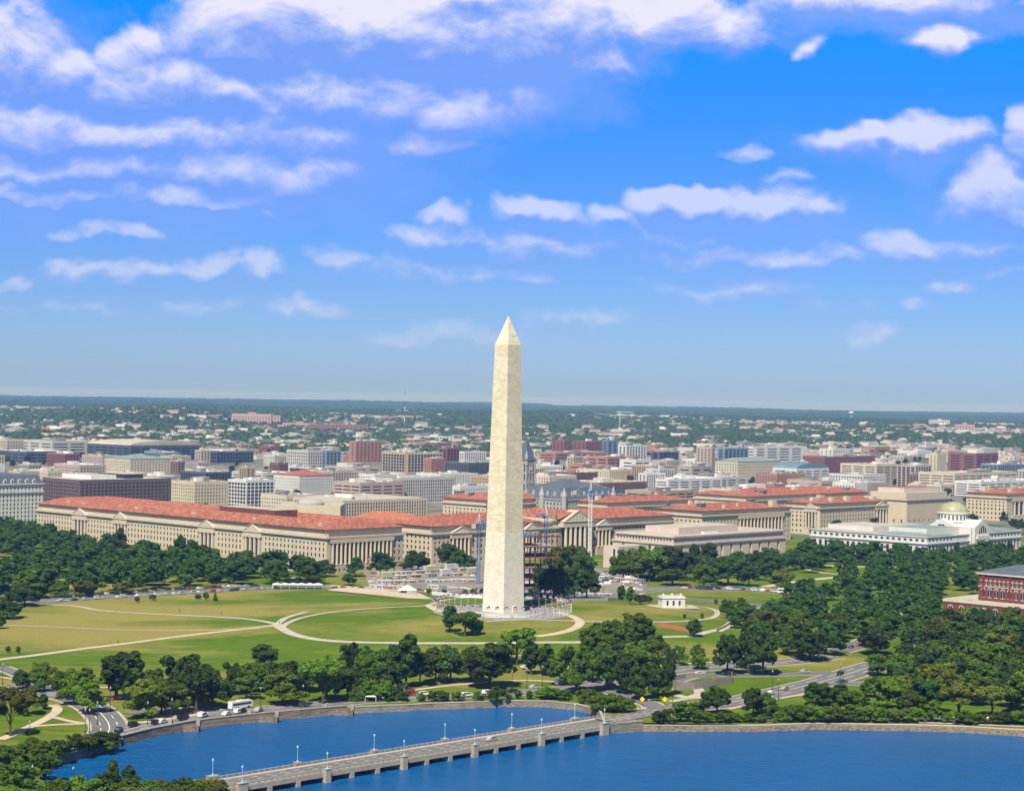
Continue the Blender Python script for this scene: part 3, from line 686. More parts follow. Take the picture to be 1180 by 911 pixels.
    def band(s, z, h, out, m=None, name='cornice', x0=None, inset=None):
        o = out; mb = MB(); a, b = -o, s.Lx + o; c, d = -o, s.Ly + o; i = inset or 1.0
        O_ = [(a, c), (b, c), (b, d), (a, d)]; I_ = [(i, i), (s.Lx - i, i), (s.Lx - i, s.Ly - i), (i, s.Ly - i)]
        for k in range(4):
            p, q = O_[k], O_[(k + 1) % 4]; p2, q2 = I_[k], I_[(k + 1) % 4]
            mb.face([(*p, z), (*q, z), (*q, z + h), (*p, z + h)]); mb.face([(*p, z + h), (*q, z + h), (*q2, z + h), (*p2, z + h)]); mb.face([(*q, z), (*p, z), (*p2, z), (*q2, z)])
        return mb.build(name, m or MT[s.stone], s.root)
    def ring_roof(s, z, width, rise, m='tile', over=1.2, name='roof', inset=0):
        mb = MB(); i0 = inset - over; w = width
        def R4(i, zz): return [(i, i, zz), (s.Lx - i, i, zz), (s.Lx - i, s.Ly - i, zz), (i, s.Ly - i, zz)]
        A, B, C, D = R4(i0, z), R4(i0 + w / 2, z + rise), R4(i0 + w, z + .2), R4(i0 + w, z - 5)
        for P, Q in ((A, B), (B, C), (C, D)):
            for k in range(4): mb.face([P[k], P[(k + 1) % 4], Q[(k + 1) % 4], Q[k]])
        return mb.build(name, MT[m], s.root)
    def hip(s, x0, x1, y0, y1, z, rise, m='tile', name='roof', parent=None):
        w, d = x1 - x0, y1 - y0; k = min(w, d) / 2
        if w >= d: r1, r2 = (x0 + k, (y0 + y1) / 2, z + rise), (x1 - k, (y0 + y1) / 2, z + rise)
        else: r1, r2 = ((x0 + x1) / 2, y0 + k, z + rise), ((x0 + x1) / 2, y1 - k, z + rise)
        a, b, c, d_ = (x0, y0, z), (x1, y0, z), (x1, y1, z), (x0, y1, z); mb = MB()
        if w >= d: mb.face([a, b, r2, r1]); mb.face([c, d_, r1, r2]); mb.face([b, c, r2]); mb.face([d_, a, r1])
        else: mb.face([a, b, r1]); mb.face([b, c, r2, r1]); mb.face([c, d_, r2]); mb.face([d_, a, r1, r2])
        return mb.build(name, MT[m], parent or s.root)
    def flat(s, z, m='flatroof', i=1.0, name='flat_roof'):
        mb = MB(); mb.face([(i, i, z), (s.Lx - i, i, z), (s.Lx - i, s.Ly - i, z), (i, s.Ly - i, z)]); return mb.build(name, MT[m], s.root)
    def box(s, name, x0, x1, y0, y1, z0, z1, m, mt=None, parent=None):
        return MB().box(x0, x1, y0, y1, z0, z1, 0, 1 if mt else None).build(name, [MT[m], MT[mt]] if mt else MT[m], parent or s.root)
    def done(s):
        s.W.build('wall', MT[s.stone], s.root)
        if s.rest.f: tag(s.rest.build('small_windows', [MT['glass'], MT['dark']], s.root), kind='stuff')
        return s
    def t_at(s, f, u, z=0):
        """distance along a face at which it shows at pixel column u"""
        O, U, N, L = s.faces()[f]; mw = Matrix.Translation(s.root.location) @ Matrix.Rotation(s.root.rotation_euler.z, 4, 'Z'); lo, hi = -50, 900
        def col(t): p = mw @ (O + U * t + Vector((0, 0, z))) - Vector((0, 0, CAMZ)); return 590 + F * p.dot(cr) / p.dot(cf)
        inc = col(10) > col(0)
        for _ in range(50):
            m_ = (lo + hi) / 2
            if (col(m_) < u) == inc: lo = m_
            else: hi = m_
        return lo
def span(u, v, uL, uR, z0=LAND, vtop=None, H=0, rot=ROT):
    """lengths of the two visible faces of a grid building whose near corner shows at (u, v), from the pixel columns of its ends"""
    p = g(u, v) if vtop is None else g_far(u, vtop, H)
    ex = Vector((math.cos(rot), math.sin(rot), 0)); ey = Vector((-math.sin(rot), math.cos(rot), 0))
    def col(d, t): q = p + d * t - Vector((0, 0, CAMZ)); return 590 + F * q.dot(cr) / q.dot(cf)
    out = []
    for d, uu in ((ex, uR), (ey, uL)):
        lo, hi = 0.0, 1500.0; inc = d is ex
        for _ in range(40):
            m_ = (lo + hi) / 2
            if (col(d, m_) < uu) == inc: lo = m_
            else: hi = m_
        out.append(lo)
    return out
# --- 1: the long block with four little temples and the colonnade
Lx, Ly = span(376, 662, 42, 464)
h = Hero('columned_office_block', 'long cream block with orange red tiled roof and four small temple fronts left of obelisk', 'office building', 376, 662, Lx, Ly)
tw = [(h.t_at('W', b), h.t_at('W', a)) for a, b in ((281, 301), (229, 247), (131, 146), (84, 100))]
h.facade('W', [(2.2, 2.0), (7.2, 2.6), (12.2, 2.8), (16.8, 2.3), (21.0, 1.9)], 4.4, 1.7, [(a - 1, b + 1) for a, b in tw], top=26)
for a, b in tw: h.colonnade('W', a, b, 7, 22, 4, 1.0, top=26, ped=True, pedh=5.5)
c0_, c1_ = h.t_at('S', 380), h.t_at('S', 452)
h.facade('S', [(2.2, 2.0), (7.2, 2.6), (12.2, 2.8), (16.8, 2.3), (21.0, 1.9)], 4.4, 1.7, [(c0_, c1_)], top=26)
h.facade('S', [(2.0, 2.2)], 4.4, 1.7, top=6.6, x0=c0_, x1=c1_, off=1.35)
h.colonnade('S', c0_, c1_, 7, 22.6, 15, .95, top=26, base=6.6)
h.facade('N', [(7, 2.6), (14, 2.8)], 6, 1.7, top=26); h.facade('E', [(7, 2.6), (14, 2.8)], 6, 1.7, top=26)
h.band(26, 1.4, 1.5); h.band(6.0, .6, .25, name='string_course')
for f in 'WS':
    O, U, N, L = h.faces()[f]; h.facade(f, [(28.6, 1.6)], 4.4, 1.6, top=32, off=-1.6, depth=.3)
h.box('attic', 1.62, Lx - 1.62, 1.62, Ly - 1.62, 27.3, 31.9, 'stone'); h.band(32, .5, .2)
h.ring_roof(32.5, 34, 5.6, inset=.5); h.box('courtyard_roof', 34, Lx - 34, 34, Ly - 34, 20, 29, 'stone', 'flatroof')
for a in (.27, .5, .72): h.hip(30, Lx - 3, Ly * a - 11, Ly * a + 11, 31, 5, name='roof')
h.box('plant_room', 20, 42, Ly * .22, Ly * .40, 30, 41.5, 'steel_red', 'flatroof')
for k in range(14): h.box('skylight', 6 + 1.5 * (k % 3), 9 + 1.5 * (k % 3), Ly * (k + .6) / 15 - 2, Ly * (k + .6) / 15 + 2, 34.4, 36.1, 'flatroof')
h.done(); HB1 = h
for k, uu in enumerate((404, 418, 433)):   # flags on the colonnade
    t = h.t_at('S', uu); p = h.root.matrix_basis @ Vector((0, 0, 0)); q = h.root.location + EX * t - EY * 2.5 + Vector((0, 0, 11))
    r = empty('wall_flag', q, ROT); tag(r, 'striped flag hanging on a short pole, %s of three before the colonnade' % ('leftmost', 'middle one', 'rightmost')[k], 'flag')
    MB().bar((0, 0, 0), (0, -3.4, 2.6), .1).build('pole', MT['white'], r); f_ = obj('flag', flag_mesh(3.2, 2.4), r, (0, -3.2, .1)); f_.rotation_euler = (0, R(60), R(-90))
# --- 2: the three-part temple block behind the obelisk
H2 = 30
p2 = g(497, 652); q0 = 0
Lx, _ = span(497, 652, 480, 776)
h = Hero('triple_temple_block', 'long grey cream block with red roof and tall six columned temple front', 'government building', 497, 652, Lx, 60)
c = [(h.t_at('S', a), h.t_at('S', b)) for a, b in ((518, 541), (603, 618), (643, 676), (686, 703))]
h.facade('S', [(2.2, 2.0), (7.2, 2.6), (12.2, 2.6), (16.6, 2.2), (20.6, 1.8)], 4.6, 1.8, c, top=24)
h.facade('W', [(2.2, 2.0), (7.2, 2.6), (12.2, 2.6), (16.6, 2.2), (20.6, 1.8)], 4.6, 1.8, top=24)
for i, (a, b) in enumerate(c):
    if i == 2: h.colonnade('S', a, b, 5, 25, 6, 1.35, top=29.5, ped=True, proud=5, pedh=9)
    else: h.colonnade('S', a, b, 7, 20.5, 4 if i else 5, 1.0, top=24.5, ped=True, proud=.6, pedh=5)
h.band(24, 1.4, 1.3); h.facade('S', [(26.4, 1.6)], 4.6, 1.6, top=30, off=-1.6, depth=.3)
h.box('attic', 1.62, Lx - 1.62, 1.62, 58, 25.3, 29.9, 'stone'); h.band(30, .5, .2); h.hip(-.6, Lx * .42, -.6, 60.6, 30.5, 7, 'tile'); h.hip(Lx * .56, Lx + .6, -.6, 60.6, 30.5, 6.5, 'tile')
a, b = c[2]; h.box('auditorium', a - 6, b + 6, 1, 50, 24, 31.5, 'stone', 'flatroof'); mb = MB(); m_ = (a + b) / 2
mb.face([(a - 3, -3, 31.5), (m_, -3, 38), (m_, 48, 38), (a - 3, 48, 31.5)]); mb.face([(m_, -3, 38), (b + 3, -3, 31.5), (b + 3, 48, 31.5), (m_, 48, 38)]); mb.face([(b + 3, 48, 31.5), (a - 3, 48, 31.5), (m_, 48, 38)][::-1]); mb.build('roof', MT['tile'], h.root)
h.done()
# wing between block 1 and block 2
Lx, Ly = span(500, 655, 468, 520)
h = Hero('grey_corner_block', 'pale stone corner wing with small square windows between the colonnade and the first temple front', 'government building', 470, 648, span(470, 648, 460, 499)[0], 70)
h.facade('S', [(2.2, 2.0), (7.2, 2.6), (12.2, 2.6), (16.6, 2.2), (20.6, 1.8)], 4.6, 1.8, top=26); h.facade('W', [(2.2, 2.0), (7.2, 2.6), (12.2, 2.6), (16.6, 2.2)], 4.6, 1.8, top=26)
h.band(26, 1.2, 1.2); h.box('attic', 1.2, h.Lx - 1.2, 1.2, 68, 27, 31, 'stone', 'flatroof'); h.hip(-.5, h.Lx + .5, -.5, 70.5, 31.1, 6.5, 'tile2'); h.done()
# --- 3: long colonnaded block to the right (roof 750-912)
def federal(u, v, uL, uR, label, cols, H=27, cat='government building', roof='tile', ped=False, wrows=None, stone='stone', vtop=None, attic=True, ncol=10, Lw=None, rr=30):
    Lx, Ly = span(u, v, uL, uR, vtop=vtop, H=H)
    if Lw: Ly = Lw
    h = Hero('federal_building', label, cat, u, v, Lx, Ly, stone, vtop=vtop, H=H)
    rows = wrows or [(2.2, 2.0), (7.2, 2.6), (12.2, 2.6), (16.6, 2.2), (20.6, 1.8)]
    cc = {'S': [], 'W': []}
    for f, a, b, n in cols: cc[f].append((*sorted((h.t_at(f, a), h.t_at(f, b))), n))
    for f in 'SW':
        h.facade(f, rows, 4.8, 1.9, [(a, b) for a, b, n in cc[f]], top=H - 3)
        for a, b, n in cc[f]: h.colonnade(f, a, b, 6.5, H - 6.5, n, .95, top=H - 2.8, ped=ped and n < 8, pedh=5)
    h.facade('N', [(7, 2.6)], 8, 1.8, top=H - 3); h.facade('E', [(7, 2.6)], 8, 1.8, top=H - 3)
    h.band(H - 3, 1.3, 1.3)
    h.facade('S', [(H - 1.2, 1.4)], 4.8, 1.6, top=H + 1.8, off=-1.4, depth=.3, x0=1.4); h.facade('W', [(H - 1.2, 1.4)], 4.8, 1.6, top=H + 1.8, off=-1.4, depth=.3, x0=1.4)
    h.box('attic', 1.42, h.Lx - 1.42, 1.42, h.Ly - 1.42, H - 1.8, H + 1.7, stone, 'flatroof')
    if roof:
        h.band(H + 1.8, .45, .2)
        if min(h.Lx, h.Ly) > rr * 2.2: h.ring_roof(H + 2.3, rr, 4.6, roof, inset=.5); h.box('inner_roof', rr, h.Lx - rr, rr, h.Ly - rr, H - 6, H + 1, stone, 'flatroof')
        else: h.hip(-.8, h.Lx + .8, -.8, h.Ly + .8, H + 2.3, 4.6, roof)
        q = random.Random(int(u))
        for k in range(9):
            a, b = (q.uniform(.06, .92), q.choice((.1, .15, .5, .85))) if k % 2 else (q.choice((.08, .14, .5, .86)), q.uniform(.06, .92))
            s_ = q.uniform(1.2, 4.5); h.box('roof_house', h.Lx * a - s_, h.Lx * a + s_, h.Ly * b - s_ * .7, h.Ly * b + s_ * .7, H, H + q.uniform(6.5, 9.2), q.choice(('stone_pale', 'stone', 'slate')), 'flatroof')
    h.done(); return h
h = federal(809, 648, 752, 911, 'colonnaded block with wide red tiled roof behind the flat pale museum', [('S', 850, 902, 13)], vtop=592, H=29)
h = federal(945, 640, 905, 1023, 'cream block with red roof and two temple fronts left of the domed museum', [('W', 927, 941, 4), ('S', 1008, 1022, 4)], vtop=583, H=29, ped=True)
h = federal(1160, 600, 1113, 1230, 'square cream block under a flat red roof at the right edge behind the dome', [('S', 1166, 1225, 12)], vtop=571.5, H=29, rr=26)
# more red roofed blocks behind, seen mostly as roofs
h = federal(560, 580, 420, 640, 'broad block seen as a dark red roof behind the obelisk shaft on its left side', [], vtop=579, H=29, rr=24, Lw=60)
h = federal(700, 590, 655, 800, 'low red roofed block between the steep dark mansard roof and the long colonnade', [], vtop=582, H=28, rr=26)
h = federal(860, 575, 800, 1000, 'long red roofed block behind the colonnaded one with a small pale roof house', [], vtop=574.5, H=29, rr=28)
h.box('roof_house', 12, 30, 30, 60, 29, 37, 'stone_pale', 'flatroof')
# --- archives like stone block
Lx, Ly = span(1045, 607, 998, 1095, vtop=574, H=30)
h = Hero('archive_block', 'big plain windowless stone block with stepped top between red roofs and white dome', 'government building', 1045, 0, Lx, Ly, 'stone', vtop=574, H=30)
for f in 'SWNE': h.facade(f, [(3, 3)], 9, 2, top=27)
h.band(27, 1.6, 1.4); h.box('attic', 3, Lx - 3, 3, Ly - 3, 28.4, 35, 'stone', 'flatroof'); h.band(36.4, .01, -3.2) if False else None
h.box('upper_tier', 9, Lx - 9, 9, Ly - 9, 35, 40, 'stone_pale', 'tile'); h.done()
# the round domed roof (behind block 1) and drum
# --- old grey mansard building with dormers right of the obelisk, and its clock tower behind the shaft
Lx, Ly = span(660, 575, 604, 706, vtop=583, H=30)
h = Hero('mansard_post_office', 'grey stone block with steep slate mansard, pointed dormers and corner turrets right of the obelisk', 'government building', 650, 0, *span(650, 575, 600, 706, vtop=577, H=31), 'stone_grey', vtop=577, H=31)
Lx, Ly = h.Lx, h.Ly
for f in 'SW': h.facade(f, [(3, 3), (9, 3), (15, 3), (21, 3), (26, 2.4)], 4.6, 1.8, top=31)
h.facade('N', [(9, 3)], 8, 1.8, top=31); h.facade('E', [(9, 3)], 8, 1.8, top=31); h.band(31, .9, .8)
mb = MB(); A = [(0, 0, 31.8), (Lx, 0, 31.8), (Lx, Ly, 31.8), (0, Ly, 31.8)]; B = [(5, 5, 43), (Lx - 5, 5, 43), (Lx - 5, Ly - 5, 43), (5, Ly - 5, 43)]
for k in range(4): mb.face([A[k], A[(k + 1) % 4], B[(k + 1) % 4], B[k]])
mb.face(B); rf = mb.build('mansard_roof', MT['slate'], h.root)
for f, L in (('S', Lx), ('W', Ly)):
    O, U, N, _ = h.faces()[f]; n = int(L / 9)
    for k in range(n):
        c_ = O + U * (L * (k + .5) / n) - N * 1.4; mb = MB()
        pts = [c_ - U * 1.7 + Vector((0, 0, 31.9)), c_ + U * 1.7 + Vector((0, 0, 31.9)), c_ + U * 1.7 + Vector((0, 0, 36)), c_ + Vector((0, 0, 39.5)), c_ - U * 1.7 + Vector((0, 0, 36))]; bk = [q - N * 4 for q in pts]
        if f == 'W': pass
        mb.face(pts if f == 'S' else pts[::-1])
        for i in range(5): q = [pts[i], bk[i], bk[(i + 1) % 5], pts[(i + 1) % 5]]; mb.face(q if f == 'S' else q[::-1])
        d_ = mb.build('dormer', MT['stone_grey'], rf); w_ = c_ + N * .05; m2 = MB(); m2.face([w_ - U * .8 + Vector((0, 0, 32.5)), w_ + U * .8 + Vector((0, 0, 32.5)), w_ + U * .8 + Vector((0, 0, 35.8)), w_ - U * .8 + Vector((0, 0, 35.8))])
for x, y in ((0, 0), (Lx, 0), (0, Ly), (Lx * .5, -1), (-1, Ly * .5)):
    MB().lathe([(2.6, 0), (2.6, 35), (2.9, 35.2), (1.6, 39), (.1, 44)], 12, (x, y)).build('turret', MT['stone_grey'], h.root)
h.hip(14, Lx - 4, 14, Ly - 4, 43, 7, 'slate', 'upper_roof')
h.done()
tp = g_far(606, 560, 40); t = empty('clock_tower', tp, ROT, (1.0, 1.0, .88)); tag(t, 'tall grey stone clock tower with steep pyramid roof half hidden by the obelisk', 'clock tower')
mb = MB()
for O, U, N in (((-7, -7, 0), (1, 0, 0), (0, -1, 0)), ((-7, 7, 0), (0, -1, 0), (-1, 0, 0)), ((7, 7, 0), (-1, 0, 0), (0, 1, 0)), ((7, -7, 0), (0, 1, 0), (1, 0, 0))):
    wall_grid(mb, O, U, N, [0, 2, 4, 6, 8, 10, 12, 14], [0, 40, 48, 52, 60, 62, 72, 76], lambda i, j: i in (1, 3, 5) and j in (1, 3, 5), .8, 0, 1)
mb.build('tower_wall', [MT['stone_grey'], MT['glass']], t)
MB().lathe([(11.0, 76), (1.0, 100), (.05, 103)], 4, a0=R(45), a1=R(405)).build('spire', MT['slate'], t)
for x, y in ((-6, -6), (6, -6), (6, 6), (-6, 6)): MB().lathe([(1.6, 70), (1.6, 80), (.05, 88)], 8, (x, y)).build('pinnacle', MT['stone_grey'], t)
for s_, (x, y, rz) in enumerate(((0, -7.15, 0), (-7.15, 0, R(-90)))):
    q = MB().lathe([(.01, 0), (2.2, 0), (2.2, .15), (.01, .16)], 20).build('clock_face', MT['stone_pale'], t); q.location = (x, y, 66); q.rotation_euler = (R(90), 0, rz)
# --- flat pale modern museum
h = Hero('flat_stone_museum', 'flat roofed pale pinkish modern museum with dark vertical slots beyond the white lodge', 'museum', 776, 650, *span(776, 650, 706, 905), 'stone_pale')
MT['stone_pink'] = block_mat('pink_stone', (.62, .52, .46), 3, 1.5, .04, .94); h.stone = 'stone_pink'; Lx, Ly = h.Lx, h.Ly
for f, L in (('S', Lx), ('W', Ly)):
    O, U, N, _ = h.faces()[f]; xs = cuts(L, 13, 3.0, 4); wall_grid(h.W, O, U, N, xs, [0, .8, 13.5, 15], lambda i, j: i % 2 == 1 and j == 1, 3.0, 0, 1)
    h.facade(f, [(17.6, 1.9)], 3.1, 1.7, top=21, off=-2.5, depth=1.2, x0=2.5)
for f in 'NE': h.facade(f, [(5, 5)], 14, 2, top=15)
h.band(15, 1.2, 1.0); h.box('attic', 3.8, Lx - 3, 3.8, Ly - 3, 16, 20.8, 'stone_pink', 'flatroof'); h.band(21, 1.3, -1.2, inset=6)
h.flat(22.2, i=5); h.box('rooftop_hall', Lx * .12, Lx * .64, Ly * .15, Ly * .7, 22.3, 28, 'stone_pink', 'flatroof')
h.box('rooftop_unit', Lx * .3, Lx * .42, Ly * .08, Ly * .13, 22.3, 24, 'steel_white', 'flatroof')
h.W.build('wall', [MT['stone_pink'], MT['glass']], h.root); h.W = MB(); tag(h.rest.build('small_windows', [MT['glass'], MT['dark']], h.root), kind='stuff')
p = g(712, 655); r = empty('museum_annex', (p.x, p.y, LAND), ROT); tag(r, 'plain pale stone side block at the left end of the flat museum', 'annex')
a, b = span(712, 655, 695, 745); MB().box(0, a, 0, b, 0, 17, 0, 1).build('wall', [MT['stone_pink'], MT['flatroof']], r); MB().box(2, 10, -.06, 0, 9, 12).build('window', MT['glass'], r); MB().box(-.06, 0, 3, 5, 0, 15).build('window', MT['glass'], r)
# --- white domed museum
h = Hero('domed_museum', 'white granite museum with gold green dome and two arched gables at the right', 'museum', 1068, 648, *span(1068, 648, 934, 1176), 'stone_white')
Lx, Ly = h.Lx, h.Ly; yb = h.t_at('W', 1020)
rowsW = [(1.5, 2.2), (6.2, 6.8), (17, 2.0)]
h.facade('W', rowsW, 5.6, 2.8, top=21); h.facade('S', rowsW, 5.6, 2.8, [(h.t_at('S', 1098), h.t_at('S', 1132))], top=21)
for f in 'NE': h.facade(f, [(6, 6)], 8, 2.6, top=21)
h.band(15, .9, 1.0); h.band(20.6, .9, .7); h.flat(21.2, 'flatroof')
for k, (x0, x1, y0, y1) in enumerate(((3, Lx * .30, 3, Ly * .45), (Lx * .62, Lx - 3, 3, Ly * .45), (3, Lx * .5, Ly * .5, Ly - 4))): h.hip(x0, x1, y0, y1, 21.6, 4, 'copper' if k < 2 else 'flatroof')
h.box('upper_storey', 8, Lx * .4, Ly * .5, Ly - 12, 21.3, 26, 'stone_white', 'flatroof'); h.box('upper_storey', 14, Lx * .5, Ly * .08, Ly * .4, 21.4, 27, 'stone_white', 'copper')
cx = h.t_at('S', 1126); dcx, dcy = cx, 24
h.box('rotunda_base', cx - 14, cx + 14, -2, 40, 0, 26.5, 'stone_white', 'flatroof')
mb = MB(); mb.lathe([(14.5, 27), (14.5, 30), (15.1, 30.3), (15.1, 31), (13.2, 31.2), (13.2, 37), (13.9, 37.3), (13.9, 38.4), (12.6, 38.6)], 40, (dcx, dcy)); dr = mb.build('drum', MT['stone_white'], h.root)
mb = MB(); mb.lathe([(12.6 * math.cos(t), 38.6 + 8.8 * math.sin(t)) for t in [math.pi / 2 * k / 10 for k in range(11)]], 40, (dcx, dcy)); mb.build('dome', MT['gold'], h.root, smooth=True)
for k in range(24):
    a = 2 * math.pi * k / 24; MB().box(-.6, .6, -.2, .2, 32.2, 36.2, rot=Matrix.Translation((dcx + 13.2 * math.cos(a), dcy + 13.2 * math.sin(a), 0)) @ Matrix.Rotation(a + math.pi / 2, 4, 'Z')).build('drum_window', MT['glass'], dr)
def gable(x0, x1, y0, y1, z0, z1, zt, face):
    mb = MB()
    if face == 'S':
        m_ = (x0 + x1) / 2; f1 = [(x0, y0, z0), (x1, y0, z0), (x1, y0, z1), (m_, y0, zt), (x0, y0, z1)]; b1 = [(x, y1, z) for x, y, z in f1]
    else:
        m_ = (y0 + y1) / 2; f1 = [(x0, y1, z0), (x0, y0, z0), (x0, y0, z1), (x0, m_, zt), (x0, y1, z1)]; b1 = [(x1, y, z) for x, y, z in f1]
    mb.face(f1)
    for i in range(5): mb.face([f1[(i + 1) % 5], f1[i], b1[i], b1[(i + 1) % 5]])
    o = mb.build('gable', MT['stone_white'], h.root)
    c_ = Vector(((x0 + x1) / 2, y0 - .12, z1 - 5)) if face == 'S' else Vector((x0 - .12, (y0 + y1) / 2, z1 - 5)); r_ = ((x1 - x0) if face == 'S' else (y1 - y0)) * .26
    q = MB(); n = 14; pts = [(r_ * math.cos(math.pi * k / n), 0, r_ * math.sin(math.pi * k / n)) for k in range(n + 1)]; q.raw(pts, [list(range(n + 1))]); w = q.build('arched_window', MT['glass'], o); w.location = c_
    w.rotation_euler = (0, 0, 0 if face == 'S' else R(-90))
    q = MB()
    for k in range(n):
        a1_, a2_ = math.pi * k / n, math.pi * (k + 1) / n
        q.face([(r_ * math.cos(a1_), -.3, r_ * math.sin(a1_)), (r_ * 1.18 * math.cos(a1_), -.3, r_ * 1.18 * math.sin(a1_)), (r_ * 1.18 * math.cos(a2_), -.3, r_ * 1.18 * math.sin(a2_)), (r_ * math.cos(a2_), -.3, r_ * math.sin(a2_))])
    for k in (-.5, 0, .5): q.box(k * r_ - .2, k * r_ + .2, -.25, -.05, 0, r_ * math.sqrt(1 - k * k))
    a_ = q.build('arch_frame', MT['stone_white'], o); a_.location = c_; a_.rotation_euler = w.rotation_euler
gable(cx - 12, cx + 12, -4.5, 24, 0, 27, 33, 'S'); gable(cx - 19, cx, 11, 37, 20, 27, 33.5, 'W'); gable(cx, cx + 36, 14, 46, 20, 27, 35, 'S') if False else None
h.colonnade('S', cx - 9, cx + 9, 5, 17, 6, .9, top=20, m='stone_white', proud=5, win=False)
h.done()
# --- red brick building with slate roof, right
h = Hero('red_brick_office', 'dark red brick office with arched windows and grey slate roof at the right edge', 'office building', 1262, 745, *span(1262, 745, 1090, 1400), 'brick')
Lx, Ly = h.Lx, h.Ly
h.root.location = g(1087, 714); h.root.rotation_euler = (0, 0, R(-44)); h.Lx = Lx = 96; h.Ly = Ly = 44
def arch_row(z, hgt_, pitch, w, x0, x1, y=-.02, par=None):
    n = int((x1 - x0) / pitch)
    for k in range(n):
        c_ = x0 + pitch * (k + .5); mb = MB(); pts = [(c_ - w / 2, y - .1, z), (c_ + w / 2, y - .1, z)] + [(c_ + w / 2 * math.cos(t), y - .1, z + hgt_ - w / 2 + w / 2 * math.sin(t)) for t in [math.pi * i / 8 for i in range(9)]]
        mb.raw(pts, [list(range(len(pts)))]); wi = mb.build('window', MT['glass'], h.root)
        fr_ = MB(); 
        for i in range(8):
            t1, t2 = math.pi * i / 8, math.pi * (i + 1) / 8; zz = z + hgt_ - w / 2
            fr_.face([(c_ + w / 2 * math.cos(t1), y - .2, zz + w / 2 * math.sin(t1)), (c_ + (w / 2 + .45) * math.cos(t1), y - .2, zz + (w / 2 + .45) * math.sin(t1)), (c_ + (w / 2 + .45) * math.cos(t2), y - .2, zz + (w / 2 + .45) * math.sin(t2)), (c_ + w / 2 * math.cos(t2), y - .2, zz + w / 2 * math.sin(t2))])
        fr_.box(c_ - w / 2 - .2, c_ + w / 2 + .2, y - .3, y - .05, z - .35, z); fr_.box(c_ - .09, c_ + .09, y - .2, y - .1, z, z + hgt_ - .3); fr_.build('frame', MT['stone_white'], wi)
h.box('lower_storey', 0, Lx, 0, Ly, -1, 11.5, 'brick', 'flatroof'); arch_row(4.5, 5, 7.6, 3, 1, Lx - 1)
h.box('stone_belt', -.4, Lx + .4, -.4, Ly, 11.5, 13.2, 'stone_pale', 'flatroof'); h.box('stone_belt', -.15, Lx, -.15, Ly, 2.6, 3.2, 'stone_pale')
h.box('upper_storeys', 19, Lx - 4, 8, Ly - 2, 13.2, 29, 'brick', 'flatroof'); arch_row(15.5, 5.2, 4.4, 2.1, 20, Lx - 6, 8); arch_row(23, 2.6, 2.9, 1.1, 20, Lx - 6, 8)
h.box('stone_belt', 18.6, Lx - 3.6, 7.7, Ly - 1.6, 21.6, 22.1, 'stone_pale'); h.box('cornice', 18, Lx - 3, 7, Ly - 1, 29, 30, 'stone_pale', 'slate'); h.hip(18, Lx - 3, 7, Ly - 1, 30.1, 5, 'slate')
for x in (22, 40, 58): h.box('pier', x - .5, x + .5, 7.3, 8, 13.2, 29, 'brick')
h.W = MB(); 
# --- hotel at far left (white, mansard)
h = Hero('white_hotel', 'tall white hotel with grey mansard and round topped dormers at the far left edge', 'hotel', -60, 0, *span(-60, 0, -160, 49, vtop=560, H=38), 'stone_white', vtop=560, H=38)
Lx, Ly = h.Lx, h.Ly
for f in 'SW': h.facade(f, [(2 + 3.9 * k, 2.4) for k in range(9)], 4.0, 1.7, top=38)
h.band(30, .8, 1.0); h.band(38, .9, 1.2)
mb = MB(); A = [(0, 0, 38.9), (Lx, 0, 38.9), (Lx, Ly, 38.9), (0, Ly, 38.9)]; B = [(4, 4, 47), (Lx - 4, 4, 47), (Lx - 4, Ly - 4, 47), (4, Ly - 4, 47)]
for k in range(4): mb.face([A[k], A[(k + 1) % 4], B[(k + 1) % 4], B[k]])
mb.face(B); rf = mb.build('mansard_roof', MT['slate'], h.root)
for k in range(int(Lx / 8)):
    x = 5 + 8 * k; mb = MB(); mb.box(x - 1.6, x + 1.6, -.1, 3, 38.95, 42.4); mb.raw([(x + 1.6 * math.cos(t), -.1, 42.4 + 1.8 * math.sin(t)) for t in [math.pi * i / 8 for i in range(9)]] , [list(range(9))]); mb.box(x - .8, x + .8, -.18, -.1, 39.4, 42, 1); mb.build('dormer', [MT['stone_white'], MT['glass']], rf)
h.done()
# --- dark brown office slab at left
MT['brownstone'] = block_mat('brown_brick', (.155, .12, .115), 1, .5, .1, .9)
h = Hero('dark_office_slab', 'big dark brown office block with a regular grid of windows above the tiled roof', 'office building', 92, 0, *span(92, 0, 48, 196, vtop=553, H=40), 'brownstone', vtop=553, H=40)
for f in 'SW': h.facade(f, [(2 + 3.6 * k, 1.9) for k in range(10)], 4.6, 2.3, top=39.5, depth=.8)
for f in 'NE': h.facade(f, [(2 + 7 * k, 1.9) for k in range(5)], 8, 2.3, top=39.5)
h.band(39.5, .5, .1, inset=1.0); h.flat(39.9, i=.9); h.box('plant_room', 20, h.Lx * .45, 10, h.Ly - 6, 40, 44, 'steel_white', 'flatroof'); h.box('plant_room', h.Lx * .55, h.Lx * .75, 10, h.Ly - 10, 40, 44.5, 'dark', 'flatroof'); h.done()
